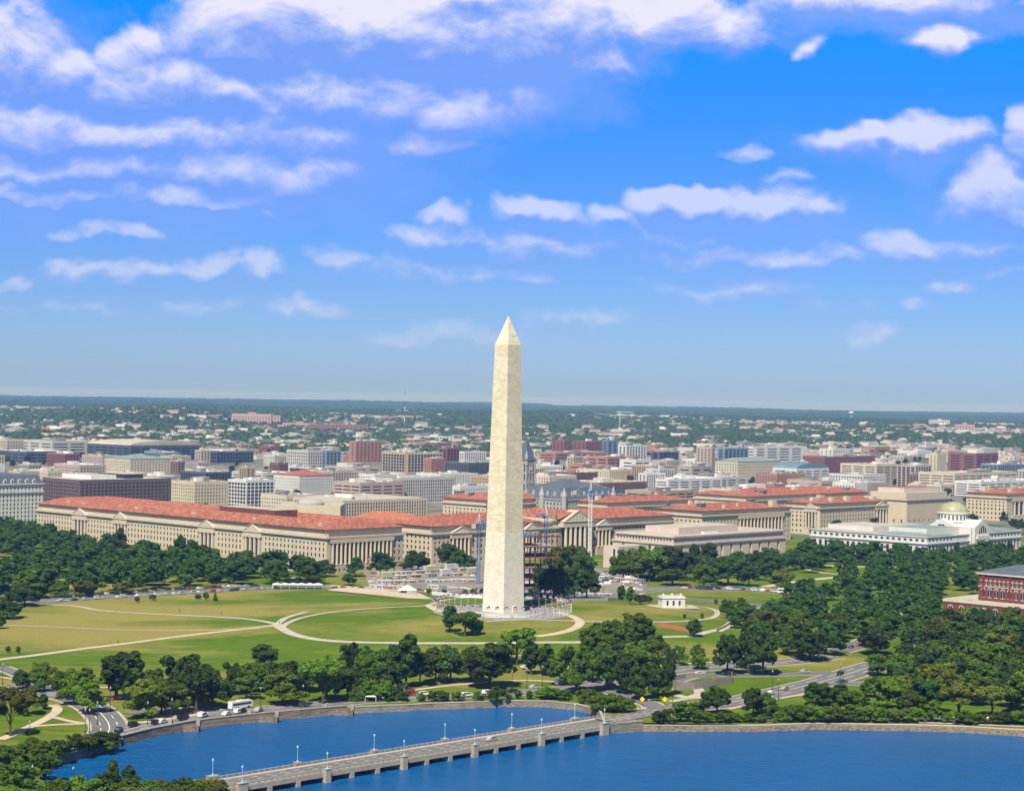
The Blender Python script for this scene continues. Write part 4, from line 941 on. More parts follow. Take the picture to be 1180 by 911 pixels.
# --- small white lodge on the lawn
h = Hero('white_lodge', 'small white single storey lodge on a pale terrace right of the obelisk', 'lodge', 763, 699.5, 14.5, 9, 'stone_white', rot=R(12))
h.facade('S', [(1.0, 3.0)], 3.6, 1.3, top=5.4); h.facade('W', [(1.0, 3.0)], 3.8, 1.3, top=5.4); h.facade('N', [(1.0, 3.0)], 3.6, 1.3, top=5.4); h.facade('E', [(1.0, 3.0)], 3.8, 1.3, top=5.4)
h.band(5.4, .5, .5); h.box('parapet', .3, 14.2, .3, 8.7, 5.9, 6.8, 'stone_white', 'flatroof')
for x in (1, 6.5, 12): h.box('chimney', x, x + 1.2, 3, 4.4, 6.8, 8, 'stone_white')
h.done(); p = h.root.location; q = MB().box(-14, 22, -5, 12, -.4, .12).build('terrace', MT['paving']); q.location = p; q.rotation_euler = (0, 0, R(12)); tag(q, kind='structure')
MT['rust'] = mat('rust_primer', (.26, .075, .035), .7, .3, .3)
# --- steel frame under construction behind the obelisk
p = g(612, 688); r = empty('steel_frame_building', p, R(20)); tag(r, 'unfinished building of rusty steel frames and decks just right of the obelisk', 'construction')
for k in range(6):
    z = 6.5 * k + 5.5; sx = 14 + (5 if k > 2 else 0)
    mb = MB().box(-20, sx - (0 if k < 5 else 12), 4 if k % 2 else -1, 30, z, z + .35, 0, 1); mb.build('floor_deck', [MT['steel_red'], MT['concrete_dk'] if k < 5 else MT['steel_blue']], r)
    MB().box(-20, sx, -1.3, -1.02, z - .3, z + .6).build('edge_beam', MT['rust'] if k in (1, 2, 3) else MT['steel_red'], r)
for ix in range(6):
    for iy in range(4): MB().box(-20 + ix * 7.4 - .25, -20 + ix * 7.4 + .25, iy * 9.5 - .3, iy * 9.5 + .3, 0, 39).build('steel_post', MT['steel_red'], r)
# --- tower cranes
def crane(u, vb, vt, col, label, jib_rot, jib=38, top=None, cab_col=None, w=1.1):
    p = g(u, vb); rel = (vt - ve(u)) / F * p.y; ht = CAMZ - rel - p.z
    r = empty('tower_crane', p, 0); tag(r, label, 'crane'); mb = MB(); n = int(ht / 3)
    for sx in (-1, 1):
        for sy in (-1, 1): mb.bar((sx * w, sy * w, 0), (sx * w, sy * w, ht), .22)
    for k in range(n):
        z0, z1 = ht * k / n, ht * (k + 1) / n
        for a, b in (((-w, -w), (w, -w)), ((w, -w), (w, w)), ((w, w), (-w, w)), ((-w, w), (-w, -w))):
            mb.bar((*a, z0), (*b, z1), .11, n=3); mb.bar((*a, z1), (*b, z1), .11, n=3)
    mb.build('mast', MT[col], r)
    t = empty('slewing_top', (0, 0, ht)); t.parent = r; t.rotation_euler = (0, 0, jib_rot)
    mb = MB()
    for a, b in (((-.9, -1, 0), (-.9, jib, 0)), ((.9, -1, 0), (.9, jib, 0)), ((0, -1, 1.6), (0, jib, 1.6))): mb.bar(a, b, .18)
    for k in range(int(jib / 2.2)): y = k * 2.2; mb.bar((-.9, y, 0), (0, y + 1.1, 1.6), .09, n=3); mb.bar((.9, y, 0), (0, y + 1.1, 1.6), .09, n=3); mb.bar((-.9, y + 2.2, 0), (0, y + 1.1, 1.6), .09, n=3); mb.bar((-.9, y, 0), (.9, y, 0), .09, n=3)
    mb.build('jib', MT['steel_blue'], t)
    mb = MB()
    for x in (-.9, .9): mb.bar((x, 0, 0), (x, -13, 0), .2)
    for k in range(6): mb.bar((-.9, -2.1 * k, 0), (.9, -2.1 * (k + 1), 0), .1, n=3)
    mb.build('counter_jib', MT['steel_blue'], t)
    MB().box(-1.6, 1.6, -13.5, -10.5, -2.6, .4).build('counterweight', MT['concrete'], t)
    MB().box(1.0, 2.7, -.8, 1.6, -1.8, .6).build('cab', MT[cab_col or 'steel_blue'], t)
    mb = MB()
    for x, y in ((-.8, -.8), (.8, -.8), (.8, .8), (-.8, .8)): mb.bar((x, y, 0), (0, 0, 7), .16)
    mb.bar((0, 0, 7), (0, jib * .7, 1.7), .06, n=3); mb.bar((0, 0, 7), (0, -12, .3), .06, n=3); mb.build('tower_head', MT['steel_white'], t)
    MB().box(-2.6, 2.6, -2.6, 2.6, -.2, .8).build('base', MT['concrete'], r)
    return r
crane(551, 675, 603, 'steel_blue', 'blue lattice tower crane standing left of the obelisk before the temple front', R(-15), 20, w=1.0)
crane(628, 672, 594, 'steel_blue', 'blue tower crane right behind the unfinished steel frame', R(150), 16, w=1.0)
crane(679, 664, 566, 'steel_white', 'white lattice tower crane with blue jib in front of the six columned temple', R(-115), 26, w=1.15)
# ------------------------------------------------------------------ the bridge
bA = at(284, 900.5, 4.4); bB = at(700, 832, 4.4); dB = (bB - bA).normalized(); bA = bA - dB * 8; bB = bB + dB * 4; L = (bB - bA).length
br = empty('road_bridge', (bA.x, bA.y, 0), math.atan2(dB.y, dB.x)); tag(br, 'long low pale concrete road bridge on stone piers crossing the blue basin', 'bridge')
WB = 14.0; DK = 3.25
MB().box(-6, L + 12, 0.1, WB - .1, DK - .6, DK, 0, 1).build('deck', [MT['concrete'], MT['asphalt']], br)
for y0, y1 in ((0, 1.9), (WB - 1.9, WB)): MB().box(-6, L + 14, y0, y1, DK - .5, DK + .16).build('pavement', MT['paving'], br)
MB().box(-5, L + 9, -.35, .1, DK - 1.5, DK + .1).build('fascia_beam', MT['concrete'], br); MB().box(-5, L + 9, WB - .1, WB + .35, DK - 1.5, DK + .1).build('fascia_beam', MT['concrete'], br)
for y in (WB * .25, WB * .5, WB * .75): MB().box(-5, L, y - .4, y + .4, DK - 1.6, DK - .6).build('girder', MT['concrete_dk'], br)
mk = MB()
for k in range(int(L / 6)): mk.box(6 * k, 6 * k + 2.6, WB / 2 - .1, WB / 2 + .1, DK + .01, DK + .03); mk.box(6 * k, 6 * k + 2.4, WB * .3 - .1, WB * .3 + .1, DK + .01, DK + .03); mk.box(6 * k, 6 * k + 2.4, WB * .7 - .1, WB * .7 + .1, DK + .01, DK + .03)
mk.build('road_marking', MT['paint'], br)
def railing(y):
    mb = MB(); mb.box(-5, L + 12, y - .16, y + .16, DK + .95, DK + 1.15); mb.box(-5, L + 12, y - .1, y + .1, DK + .5, DK + .6); mb.box(-5, L + 12, y - .15, y + .15, DK + .16, DK + .28)
    n = int((L + 16) / 2.6)
    for k in range(n): x = -5 + (L + 16) * k / n; mb.box(x - .17, x + .17, y - .19, y + .19, DK + .1, DK + 1.22)
    mb.build('railing', MT['concrete'], br)
railing(.1); railing(WB - .1)
# pier places, from the pixel columns where the tall pillars stand
def t_u(u):
    lo, hi = -30, L + 40
    for _ in range(40):
        m_ = (lo + hi) / 2; q = bA + dB * m_ - Vector((0, 0, CAMZ)); c = 590 + F * q.dot(cr) / q.dot(cf)
        if c < u: lo = m_
        else: hi = m_
    return lo
big = [t_u(u) for u in (277, 375, 463.5, 545, 622, 694.5)]
lamp = empty('bridge_lamp', (0, 0, 0)); tag(lamp, 'x', 'street lamp', 'pale teal lamps along the bridge')
MB().bar((0, 0, 0), (0, 0, 4.6), .085, n=6).build('post', MT['teal'], lamp); MB().lathe([(.3, 0), (.25, .5), (.13, .7)], 8).build('base', MT['teal'], lamp); MB().lathe([(.1, 4.6), (.34, 4.9), (.3, 5.4), (.05, 5.7)], 8).build('lamp_head', MT['teal'], lamp); note_kids(lamp)
first = True; ordn = ['first', 'second', 'third', 'fourth', 'fifth', 'sixth']
for i, t in enumerate(big):
    for side, y in (('near', -.9), ('far', WB + .9)):
        w = 1.15 if 0 < i < 5 else 1.9
        MB().box(t - w, t + w, y - .9, y + .9, -3, DK + 1.25).build('pillar', MT['concrete'], br); MB().box(t - w - .15, t + w + .15, y - 1.05, y + 1.05, DK + 1.25, DK + 1.45).build('pillar_cap', MT['kerb'], br)
        loc = bA + dB * t + Vector((-dB.y, dB.x, 0)) * y; loc.z = DK + 1.45
        o = lamp if first else dup(lamp, loc); o.location = loc; first = False
        o['label'] = 'pale teal lamp on the %s stone pillar from the left, %s side of the bridge' % (ordn[i], side)
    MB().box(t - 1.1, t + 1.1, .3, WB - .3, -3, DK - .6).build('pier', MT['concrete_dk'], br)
    if i < 5:
        for q in (1, 2):
            tt = t + (big[i + 1] - t) * q / 3; MB().box(tt - .9, tt + .9, -.55, WB + .5, -3, DK - 1.5).build('pier', MT['concrete'], br)
# near bank fill under the left end
# ------------------------------------------------------------------ city blocks
PAL = {'cream': (.56, .49, .37), 'white': (.62, .61, .58), 'beige': (.45, .385, .31), 'pinkish': (.44, .35, .30), 'tan': (.40, .31, .21), 'grey': (.33, .31, .29), 'pale grey': (.50, .48, .44),
       'orange brick': (.36, .20, .135), 'red brick': (.22, .10, .08), 'brown': (.20, .14, .11), 'dark glass': (.09, .105, .125), 'blue glass': (.20, .26, .31), 'yellow cream': (.56, .50, .35)}
BM = {k: mat('wall_' + k.replace(' ', '_'), v, .3 if 'glass' in k else .85, .6 if 'glass' in k else .25, .10, .08) for k, v in PAL.items()}
RM = {'pale': MT['flatroof'], 'white': mat('white_roof', (.66, .65, .63), .8, .2, .08, .05), 'dark': mat('dark_roof', (.12, .12, .125), .9, .2, .2, .05), 'grey': mat('grey_roof', (.28, .27, .26), .9, .2, .15, .05),
      'red': MT['tile'], 'green': MT['copper'], 'blue': mat('blue_metal_roof', (.14, .24, .32), .5, .4, .1, .05)}
PH = [mat('penthouse_a', (.5, .48, .44)), mat('penthouse_b', (.22, .21, .2)), mat('penthouse_c', (.66, .65, .62))]
NB = [0]; BREC = []
def block(u, vtop, uL, uR, H, col, style, roof, label=None, group=None, rnd=None, shape=None, cat='office building', name='office_block', rot=ROT, deep=None):
    p = g_far(u, vtop, H)
    ex = Vector((math.cos(rot), math.sin(rot), 0)); ey = Vector((-math.sin(rot), math.cos(rot), 0))
    def ln(d, uu, sgn):
        lo, hi = 4.0, 420.0
        for _ in range(24):
            m_ = (lo + hi) / 2; q = p + d * m_ - Vector((0, 0, CAMZ)); c = 590 + F * q.dot(cr) / q.dot(cf)
            if (c < uu) == (sgn > 0): lo = m_
            else: hi = m_
        return lo
    Lx = max(12, ln(ex, uR, 1)); Ly = max(12, ln(ey, uL, -1))
    if deep: Lx, Ly = max(Lx, deep), max(Ly, deep)
    rnd = rnd or random.Random(int(u * 7 + vtop * 13)); dist = p.y
    r = empty(name, (p.x, p.y, p.z - 1), rot); tag(r, label, cat, group)
    fl = 3.7 if dist < 3200 else 5.0 if dist < 4200 else 7.5; pit = {'punched': 3.8, 'strip': 15, 'glass': 5, 'piers': 3.6}[style] * (1 if dist < 2600 else 1.35 if dist < 3500 else 2.2)
    n = max(1, int((H - 3) / fl)); HH = H + 1
    ww = pit * {'punched': .46, 'strip': .90, 'glass': .86, 'piers': .60}[style]; wz = fl * {'punched': .52, 'strip': .42, 'glass': .80, 'piers': .74}[style]
    zs = [0]
    for k in range(n): z = 3 + (H - 4.2) * k / n; zs += [z, z + wz]
    zs.append(HH); mb = MB(); dep = .5 if dist < 3000 else .8
    for f, (O, U, N, Lf) in {'S': ((0, 0, 0), (1, 0, 0), (0, -1, 0), Lx), 'W': ((0, 0, 0), (0, 1, 0), (-1, 0, 0), Ly)}.items():
        if style == 'glass' or Lf < 6: pass
        wall_grid(mb, O, U, N, cuts(Lf, pit, ww, 1.0), zs, lambda i, j: i % 2 == 1 and j % 2 == 1, dep, 0, 1)
    for O, U, N, Lf in (((Lx, Ly, 0), (-1, 0, 0), (0, 1, 0), Lx), ((Lx, Ly, 0), (0, -1, 0), (1, 0, 0), Ly)):
        wall_grid(mb, O, U, N, cuts(Lf, pit * 2, ww, 1.0), [0, HH * .4, HH * .5, HH], lambda i, j: i % 2 == 1 and j == 1, dep, 0, 1)
    mb.build('wall', [BM[col], MT['glass'] if col != 'blue glass' else MT['glass_blue']], r)
    i = 1.0
    if shape == 'hip':
        mb = MB(); w, d = Lx + 1.2, Ly + 1.2; k = min(w, d) / 2; z = HH; x0 = y0 = -.6
        if w >= d: r1, r2 = (x0 + k, Ly / 2, z + 6), (x0 + w - k, Ly / 2, z + 6)
        else: r1, r2 = (Lx / 2, y0 + k, z + 6), (Lx / 2, y0 + d - k, z + 6)
        a, b, c, e = (x0, y0, z), (x0 + w, y0, z), (x0 + w, y0 + d, z), (x0, y0 + d, z)
        if w >= d: mb.face([a, b, r2, r1]); mb.face([c, e, r1, r2]); mb.face([b, c, r2]); mb.face([e, a, r1])
        else: mb.face([a, b, r1]); mb.face([b, c, r2, r1]); mb.face([c, e, r2]); mb.face([e, a, r1, r2])
        mb.build('roof', RM[roof], r)
    elif shape == 'barrel':
        mb = MB(); k = 10
        for q in range(k):
            a0, a1 = math.pi * q / k, math.pi * (q + 1) / k; xa, xb = Lx / 2 - Lx / 2 * math.cos(a0), Lx / 2 - Lx / 2 * math.cos(a1); za, zb = HH + 8 * math.sin(a0), HH + 8 * math.sin(a1)
            mb.face([(xa, 0, za), (xb, 0, zb), (xb, Ly, zb), (xa, Ly, za)]); mb.face([(xa, 0, HH), (xb, 0, HH), (xb, 0, zb), (xa, 0, za)])
        mb.build('roof', RM[roof], r)
    else:
        mb = MB(); A = [(0, 0), (Lx, 0), (Lx, Ly), (0, Ly)]; B = [(i, i), (Lx - i, i), (Lx - i, Ly - i), (i, Ly - i)]
        for k in range(4):
            mb.face([(*A[k], HH), (*A[(k + 1) % 4], HH), (*B[(k + 1) % 4], HH), (*B[k], HH)]); mb.face([(*B[k], HH), (*B[(k + 1) % 4], HH), (*B[(k + 1) % 4], HH - 1), (*B[k], HH - 1)])
        mb.face([(*q, HH - 1) for q in B]); mb.build('roof', RM[roof], r)
        for k in range(rnd.choice((1, 1, 2, 2, 3))):
            a, b = rnd.uniform(.12, .6), rnd.uniform(.12, .6); w, d, hh = Lx * rnd.uniform(.12, .35), Ly * rnd.uniform(.12, .35), rnd.uniform(2.5, 5.5)
            MB().box(Lx * a, min(Lx - 2, Lx * a + w), Ly * b, min(Ly - 2, Ly * b + d), HH - 1.0 + .01 * k, HH - 1 + hh + .3 * k, 0, 1).build('penthouse', [rnd.choice(PH), rnd.choice((RM['pale'], RM['grey'], RM['white']))], r)
        if dist < 3400:
            for k in range(rnd.randint(4, 9)):
                a, b = rnd.uniform(.08, .9), rnd.uniform(.08, .9); MB().box(Lx * a - 1.5, Lx * a + 1.5, Ly * b - 1.2, Ly * b + 1.2, HH - .97, HH + .9 + k * .1).build('roof_unit', rnd.choice(PH), r)
    NB[0] += 1; BREC.append((r, u, p.y, col, style, roof, H, Lx, Ly, bool(label))); return r
# what the photograph shows one by one:  corner u, top v, left end, right end, height, colour, windows, roof, label
KNOWN = [
 (395, 577, 318, 492, 22, 'cream', 'piers', 'pale', 'wide cream block with a flat pale roof behind the long colonnaded one'),
 (330, 571, 300, 352, 24, 'cream', 'punched', 'pale', 'low cream hall left of the round ribbed dome'),
 (224, 555, 197, 262, 34, 'yellow cream', 'punched', 'pale', 'yellow cream office right of the dark brown slab, with paired windows'),
 (284, 553, 262, 316, 36, 'white', 'glass', 'white', 'white gridded glass office between the yellow cream one and the round dome'),
 (150, 529, 120, 196, 32, 'cream', 'punched', 'green', 'cream block with pale green copper roof left of centre'),
 (118, 525, 94, 138, 34, 'pinkish', 'punched', 'pale', 'pinkish windowless box above the dark brown slab'),
 (150, 513, 100, 232, 30, 'dark glass', 'strip', 'pale', 'wide convention hall with pale arched roof'),
 (60, 508, 20, 118, 30, 'pale grey', 'strip', 'pale', 'long grey blue exhibition hall at the far left'),
 (8, 506, -20, 27, 36, 'beige', 'punched', 'grey', 'beige block with rooftop tower at the left edge'),
 (250, 520, 235, 292, 22, 'dark glass', 'glass', 'grey', 'dark blue glass block right of the convention hall'),
 (30, 520, -10, 80, 20, 'dark glass', 'strip', 'white', 'low dark glass block below the exhibition hall'),
 (355, 519, 330, 392, 32, 'pale grey', 'piers', 'grey', 'grey office with bright vertical piers'),
 (376, 519, 374, 393, 36, 'blue glass', 'glass', 'grey', 'narrow blue glass tower left of the orange cranes'),
 (345, 548, 315, 384, 30, 'white', 'punched', 'red', 'white block with small red hipped roof house before the garden terrace'),
 (415, 556, 384, 466, 28, 'pinkish', 'strip', 'pale', 'pinkish terrace block with rows of square dark windows and roof trees'),
 (452, 551, 440, 524, 32, 'pale grey', 'piers', 'pale', 'pale columned office with tall dark bays left of the obelisk'),
 (530, 560, 523, 565, 30, 'white', 'punched', 'white', 'small white office tucked against the left side of the obelisk'),
 (360, 545, 330, 372, 27, 'white', 'glass', 'white', 'glass walled hall under a long thin white roof'),
 (410, 508, 402, 440, 40, 'orange brick', 'punched', 'grey', 'orange brick apartment block left of the obelisk'),
 (470, 522, 440, 510, 34, 'beige', 'glass', 'pale', 'beige gridded apartment block behind the yellow crane'),
 (497, 528, 488, 512, 32, 'orange brick', 'punched', 'pale', 'short orange brown tower near the yellow crane'),
 (515, 516, 505, 530, 40, 'red brick', 'glass', 'red', 'dark red glass fronted office left of the obelisk'),
 (535, 520, 530, 560, 38, 'white', 'piers', 'grey', 'white and black striped office beside the red fronted one'),
 (540, 533, 512, 566, 28, 'dark glass', 'piers', 'green', 'dark office with bright columns left of the obelisk'),
 (650, 507, 636, 658, 44, 'red brick', 'punched', 'grey', 'dark red brick tower block right of the obelisk'),
 (675, 508, 660, 692, 42, 'red brick', 'punched', 'grey', 'wide brown red brick block right of the obelisk'),
 (700, 507, 694, 712, 42, 'blue glass', 'glass', 'grey', 'blue glass office between the brick towers'),
 (722, 513, 712, 745, 38, 'white', 'piers', 'grey', 'white office with thin vertical windows'),
 (640, 521, 620, 700, 24, 'orange brick', 'strip', 'pale', 'low orange terracotta block right of the obelisk'),
 (700, 526, 676, 736, 26, 'orange brick', 'strip', 'pale', 'orange brown long block with banded windows'),
 (760, 520, 750, 782, 30, 'dark glass', 'glass', 'white', 'dark blue box under a white roof edge'),
 (820, 515, 802, 824, 40, 'pinkish', 'punched', 'pale', 'pinkish grey tower of small windows'),
 (835, 516, 826, 862, 40, 'blue glass', 'glass', 'grey', 'big blue glass office right of the centre'),
 (868, 514, 862, 925, 40, 'white', 'strip', 'white', 'white office with long horizontal glass bands'),
 (850, 532, 824, 900, 28, 'cream', 'punched', 'green', 'cream hall under a broad blue green pitched roof'),
 (690, 556, 645, 745, 30, 'brown', 'piers', 'pale', 'massive brown concrete office with deep top storey and roof towers'),
 (745, 545, 735, 766, 30, 'white', 'piers', 'white', 'white columned block beside the massive brown office'),
 (770, 552, 740, 832, 22, 'white', 'strip', 'white', 'low wide white roofed hall right of the brown office'),
 (750, 566, 720, 800, 22, 'tan', 'strip', 'pale', 'long flat tan block behind the red roofs'),
 (835, 565, 805, 900, 26, 'pale grey', 'piers', 'grey', 'grey arcaded office with black bays'),
 (905, 563, 880, 962, 26, 'grey', 'piers', 'grey', 'dark grey colonnaded block behind the red roof'),
 (895, 546, 870, 928, 26, 'orange brick', 'punched', 'grey', 'rusty brick corner block'),
 (985, 556, 959, 998, 36, 'white', 'punched', 'white', 'white corner office with black punched windows before the stone archive'),
 (918, 540, 890, 955, 24, 'white', 'strip', 'blue', 'white block under a grey barrel roof'),
 (950, 526, 925, 1008, 30, 'red brick', 'punched', 'grey', 'long dark red brick building'),
 (1010, 535, 968, 1035, 34, 'cream', 'strip', 'pale', 'cream office with strong black horizontal bands'),
 (1055, 536, 1033, 1073, 36, 'pinkish', 'glass', 'grey', 'pink stone office with arched top windows'),
 (1100, 545, 1058, 1172, 28, 'cream', 'strip', 'pale', 'very long cream office with close dark bands'),
 (1080, 522, 1070, 1090, 48, 'cream', 'punched', 'pale', 'cream stair tower rising above the long cream office'),
 (1125, 522, 1092, 1150, 38, 'red brick', 'strip', 'grey', 'bright red banded office at the right'),
 (1150, 535, 1130, 1190, 34, 'blue glass', 'glass', 'white', 'teal glass office at the right edge'),
 (1130, 555, 1100, 1200, 22, 'white', 'strip', 'white', 'low white roofed block behind the green gold dome'),
 (900, 514, 880, 926, 38, 'white', 'strip', 'white', 'white banded office with curved front'),
 (960, 517, 944, 980, 24, 'white', 'punched', 'pale', 'white low block beyond the long brick one'),
]
for rec in KNOWN:
    u, vt, a, b, H, col, st, ro, lab = rec
    shp = 'hip' if ro in ('red', 'green') and 'block' in lab or 'pitched' in lab else 'barrel' if ('barrel' in lab or 'arched roof' in lab) else None
    block(u, vt, a, b, H, col, st, ro, lab, shape=shp)
rnd = random.Random(5)
ROWS = [(112, 1.0), (104, 1.0), (96, 1.0), (88, 1.0), (81, 1.0), (74, 1.0), (68, 1.0), (62, 1.0), (57, .95), (52, .95), (47.5, .9), (43.5, .8), (40, .55), (37, .45)]
for ri, (rel, dens) in enumerate(ROWS):
    dist = 98 * 2200 / rel; u = -30 + rnd.uniform(0, 20)
    while u < 1210:
        w = rnd.uniform(40, 150) / dist * 2200 * .62
        if (ri == 0 and u < 470) or (ri < 3 and u > 440): u += w; continue
        if rnd.random() < dens * .93:
            near = [k for k in KNOWN if abs(k[0] - u) < w * .8 and abs((k[1] - ve(k[0])) - rel) < 6]
            if not near:
                H = rnd.uniform(15, 27) if ri < 8 else rnd.uniform(8, 16); rr = rel + rnd.uniform(-2.2, 2.2) + (33 - H) * 2200 / dist * .55
                if u > 440 and u < 620 and rr > 100: rr -= 12
                col = rnd.choices(list(PAL), [11, 10, 10, 7, 6, 3, 7, 3.5, 3, 2, 2, 1.5, 2])[0] if ri < 8 else rnd.choices(list(PAL), [9, 11, 8, 7, 6, 3, 6, 6, 5, 2, .6, .6, 1])[0]
                st = 'glass' if 'glass' in col else rnd.choice(('punched', 'punched', 'strip', 'piers')); ro = rnd.choices(list(RM), [10, 9, 1.5, 4, .2, .2, .3])[0]
                block(u, ve(u) + rr, u - w * rnd.uniform(.35, .65), u + w * rnd.uniform(.35, .65), H, col, st, ro, None, None, rnd, 'hip' if ro in ('red', 'green') and rnd.random() < .7 else None)
        u += w * rnd.uniform(.80, 1.08)
print('blocks', NB[0])
# labels for the ordinary blocks: by colour, roof, windows and which belt of the city they stand in
stw = {'punched': 'small square windows', 'strip': 'banded windows', 'glass': 'glazed bays', 'piers': 'tall narrow bays'}
cells = {}
for (r, u, y, col, st, ro, H, Lx, Ly, known) in BREC:
    if known: continue
    belt = 'nearest city belt' if y < 2350 else 'mid city' if y < 3200 else 'far city' if y < 4200 else 'far wooded city edge'
    side = 'left of obelisk' if u < 560 else 'right of obelisk'
    if u < 200: side = 'far left of obelisk'
    if u > 900: side = 'far right of obelisk'
    cells.setdefault((col, ro, st, belt, side), []).append((u, r))
for (col, ro, st, belt, side), l in cells.items():
    l.sort(key=lambda t: t[0])
    for k, (u, r) in enumerate(l):
        base = '%s block, %s roof, %s, %s, %s' % (col, ro, stw[st], belt, side)
        if len(l) > 1: base = '%s of such: ' % ordn[k] + base if False else base
        r['label'] = base; r['group'] = 'office blocks ' + belt
# radio mast, round dome and far landmarks
p = g_far(466, 492, 0); r = empty('radio_mast', p); tag(r, 'thin red and white lattice radio mast on the far wooded ridge', 'mast')
for k in range(7): MB().lathe([(1.6 - .15 * k, k * 17), (1.6 - .15 * (k + 1), (k + 1) * 17)], 4, (0, 0)).build('mast_section', MT['steel_red'] if k % 2 == 0 else MT['steel_white'], r)
p = g_far(358, 573, 33); r = empty('low_round_dome', p, 0); tag(r, 'low ribbed pale round dome behind the tiled roof of the long block', 'dome')
MB().lathe([(13, 20), (13, 28), (12, 28.3), (10, 30.2), (6, 31.8), (0.1, 32.6)], 32).build('dome', MT['stone_grey'], r); MB().box(-30, 30, -18, 40, 0, 26, 0, 1).build('hall', [MT['stone'], MT['flatroof']], r)
p = g_far(981, 482, 0); r = empty('water_tower', p, 0); tag(r, 'white flat topped water tower on the horizon above the dome', 'water tower'); MB().lathe([(3, 0), (3, 26), (16, 34), (17, 40), (10, 44), (.1, 45)], 20).build('tank', MT['white'], r)
p = g_far(714, 500, 0); r = empty('green_crane', p, 0); tag(r, 'pale distant tower crane beyond the brick towers right of the obelisk', 'crane'); MB().box(-1.2, 1.2, -1.2, 1.2, 0, 70).build('mast', MT['teal'], r); MB().box(-12, 40, -1, 1, 66, 68).build('jib', MT['teal'], r)
crane_ = [(467, 534, 'tan'),]
p = g_far(468, 545, 20); r = empty('yellow_crane', p, R(10)); tag(r, 'orange yellow tower crane standing among the beige blocks left of the obelisk', 'crane'); YC = mat('yellow_paint', (.42, .24, .08)); MB().box(-1.4, 1.4, -1.4, 1.4, 0, 52).build('mast', YC, r); MB().box(-24, 10, -.6, .6, 49, 50.2).build('jib', YC, r)
# far estates on the hills: each house or slab its own small thing
HM = [mat('far_white', (.56, .53, .49), var=.05), mat('far_pink', (.46, .33, .28), var=.05), mat('far_brick', (.25, .15, .12), var=.05), mat('far_grey', (.42, .41, .40), var=.05)]
HR = [mat('far_roof_dark', (.10, .10, .11)), mat('far_roof_brown', (.22, .15, .12)), mat('far_roof_pale', (.5, .49, .47))]
def house_mesh(m, r_, w, d, hh, gable_):
    mb = MB(); mb.box(-w / 2, w / 2, -d / 2, d / 2, -2, hh, 0, 1)
    if gable_:
        mb.face([(-w / 2 - .3, -d / 2 - .3, hh), (w / 2 + .3, -d / 2 - .3, hh), (w / 2 + .3, 0, hh + 3), (-w / 2 - .3, 0, hh + 3)], 1); mb.face([(w / 2 + .3, d / 2 + .3, hh), (-w / 2 - .3, d / 2 + .3, hh), (-w / 2 - .3, 0, hh + 3), (w / 2 + .3, 0, hh + 3)], 1)
        mb.face([(-w / 2, -d / 2, hh), (-w / 2, 0, hh + 3), (-w / 2, d / 2, hh)], 0); mb.face([(w / 2, -d / 2, hh), (w / 2, 0, hh + 3), (w / 2, d / 2, hh)], 0)
    for k in range(int(w / 4)):
        for z in (1.2, 4.6):
            if z + 1.6 < hh: x = -w / 2 + 2 + 4 * k; mb.face([(x - .8, -d / 2 - .05, z), (x + .8, -d / 2 - .05, z), (x + .8, -d / 2 - .05, z + 1.6), (x - .8, -d / 2 - .05, z + 1.6)], 2)
    return mb.mesh('house', [m, r_, MT['glass']])
HMESH = [house_mesh(HM[(0, 1, 0, 3)[i % 4]] if i != 5 else HM[2], HR[(i * 2 + i // 4) % 3], *[(12, 9, 7), (18, 10, 8), (26, 11, 9), (10, 8, 6)][i % 4], i % 3 != 2) for i in range(12)]
rnd = random.Random(21); nh = 0; hc = {}
zones = [((60, 300), (36, 50), 70, 'below the wooded hill at the far left'), ((0, 60), (33, 44), 16, 'at the far left edge under the hill'), ((300, 560), (26, 46), 60, 'between the trees left of the obelisk'), ((620, 800), (26, 40), 40, 'between the trees right of the obelisk'), ((800, 1180), (17, 40), 70, 'among the woods at the far right')]
hcol = ['white', 'pinkish', 'white', 'grey']
for (ua, ub), (ra, rb), n, zl in zones:
    for k in range(n):
        u = rnd.uniform(ua, ub); rel = rnd.uniform(ra, rb); p = g_far(u, ve(u) + rel, 8); i = rnd.randrange(12); nh += 1
        o = obj('house', HMESH[i], None, (p.x, p.y, p.z)); o.rotation_euler = (0, 0, rnd.choice((R(46), R(-44), R(20), R(0)))); sc = rnd.uniform(.75, 1.15) * (1 + .35 * (p.y > 5000)); o.scale = (sc, sc, sc)
        tag(o, '%s house %s' % (hcol[i % 4], zl) if i % 3 == 2 else '%s gabled house %s' % (hcol[i % 4], zl), 'house', 'houses ' + zl)
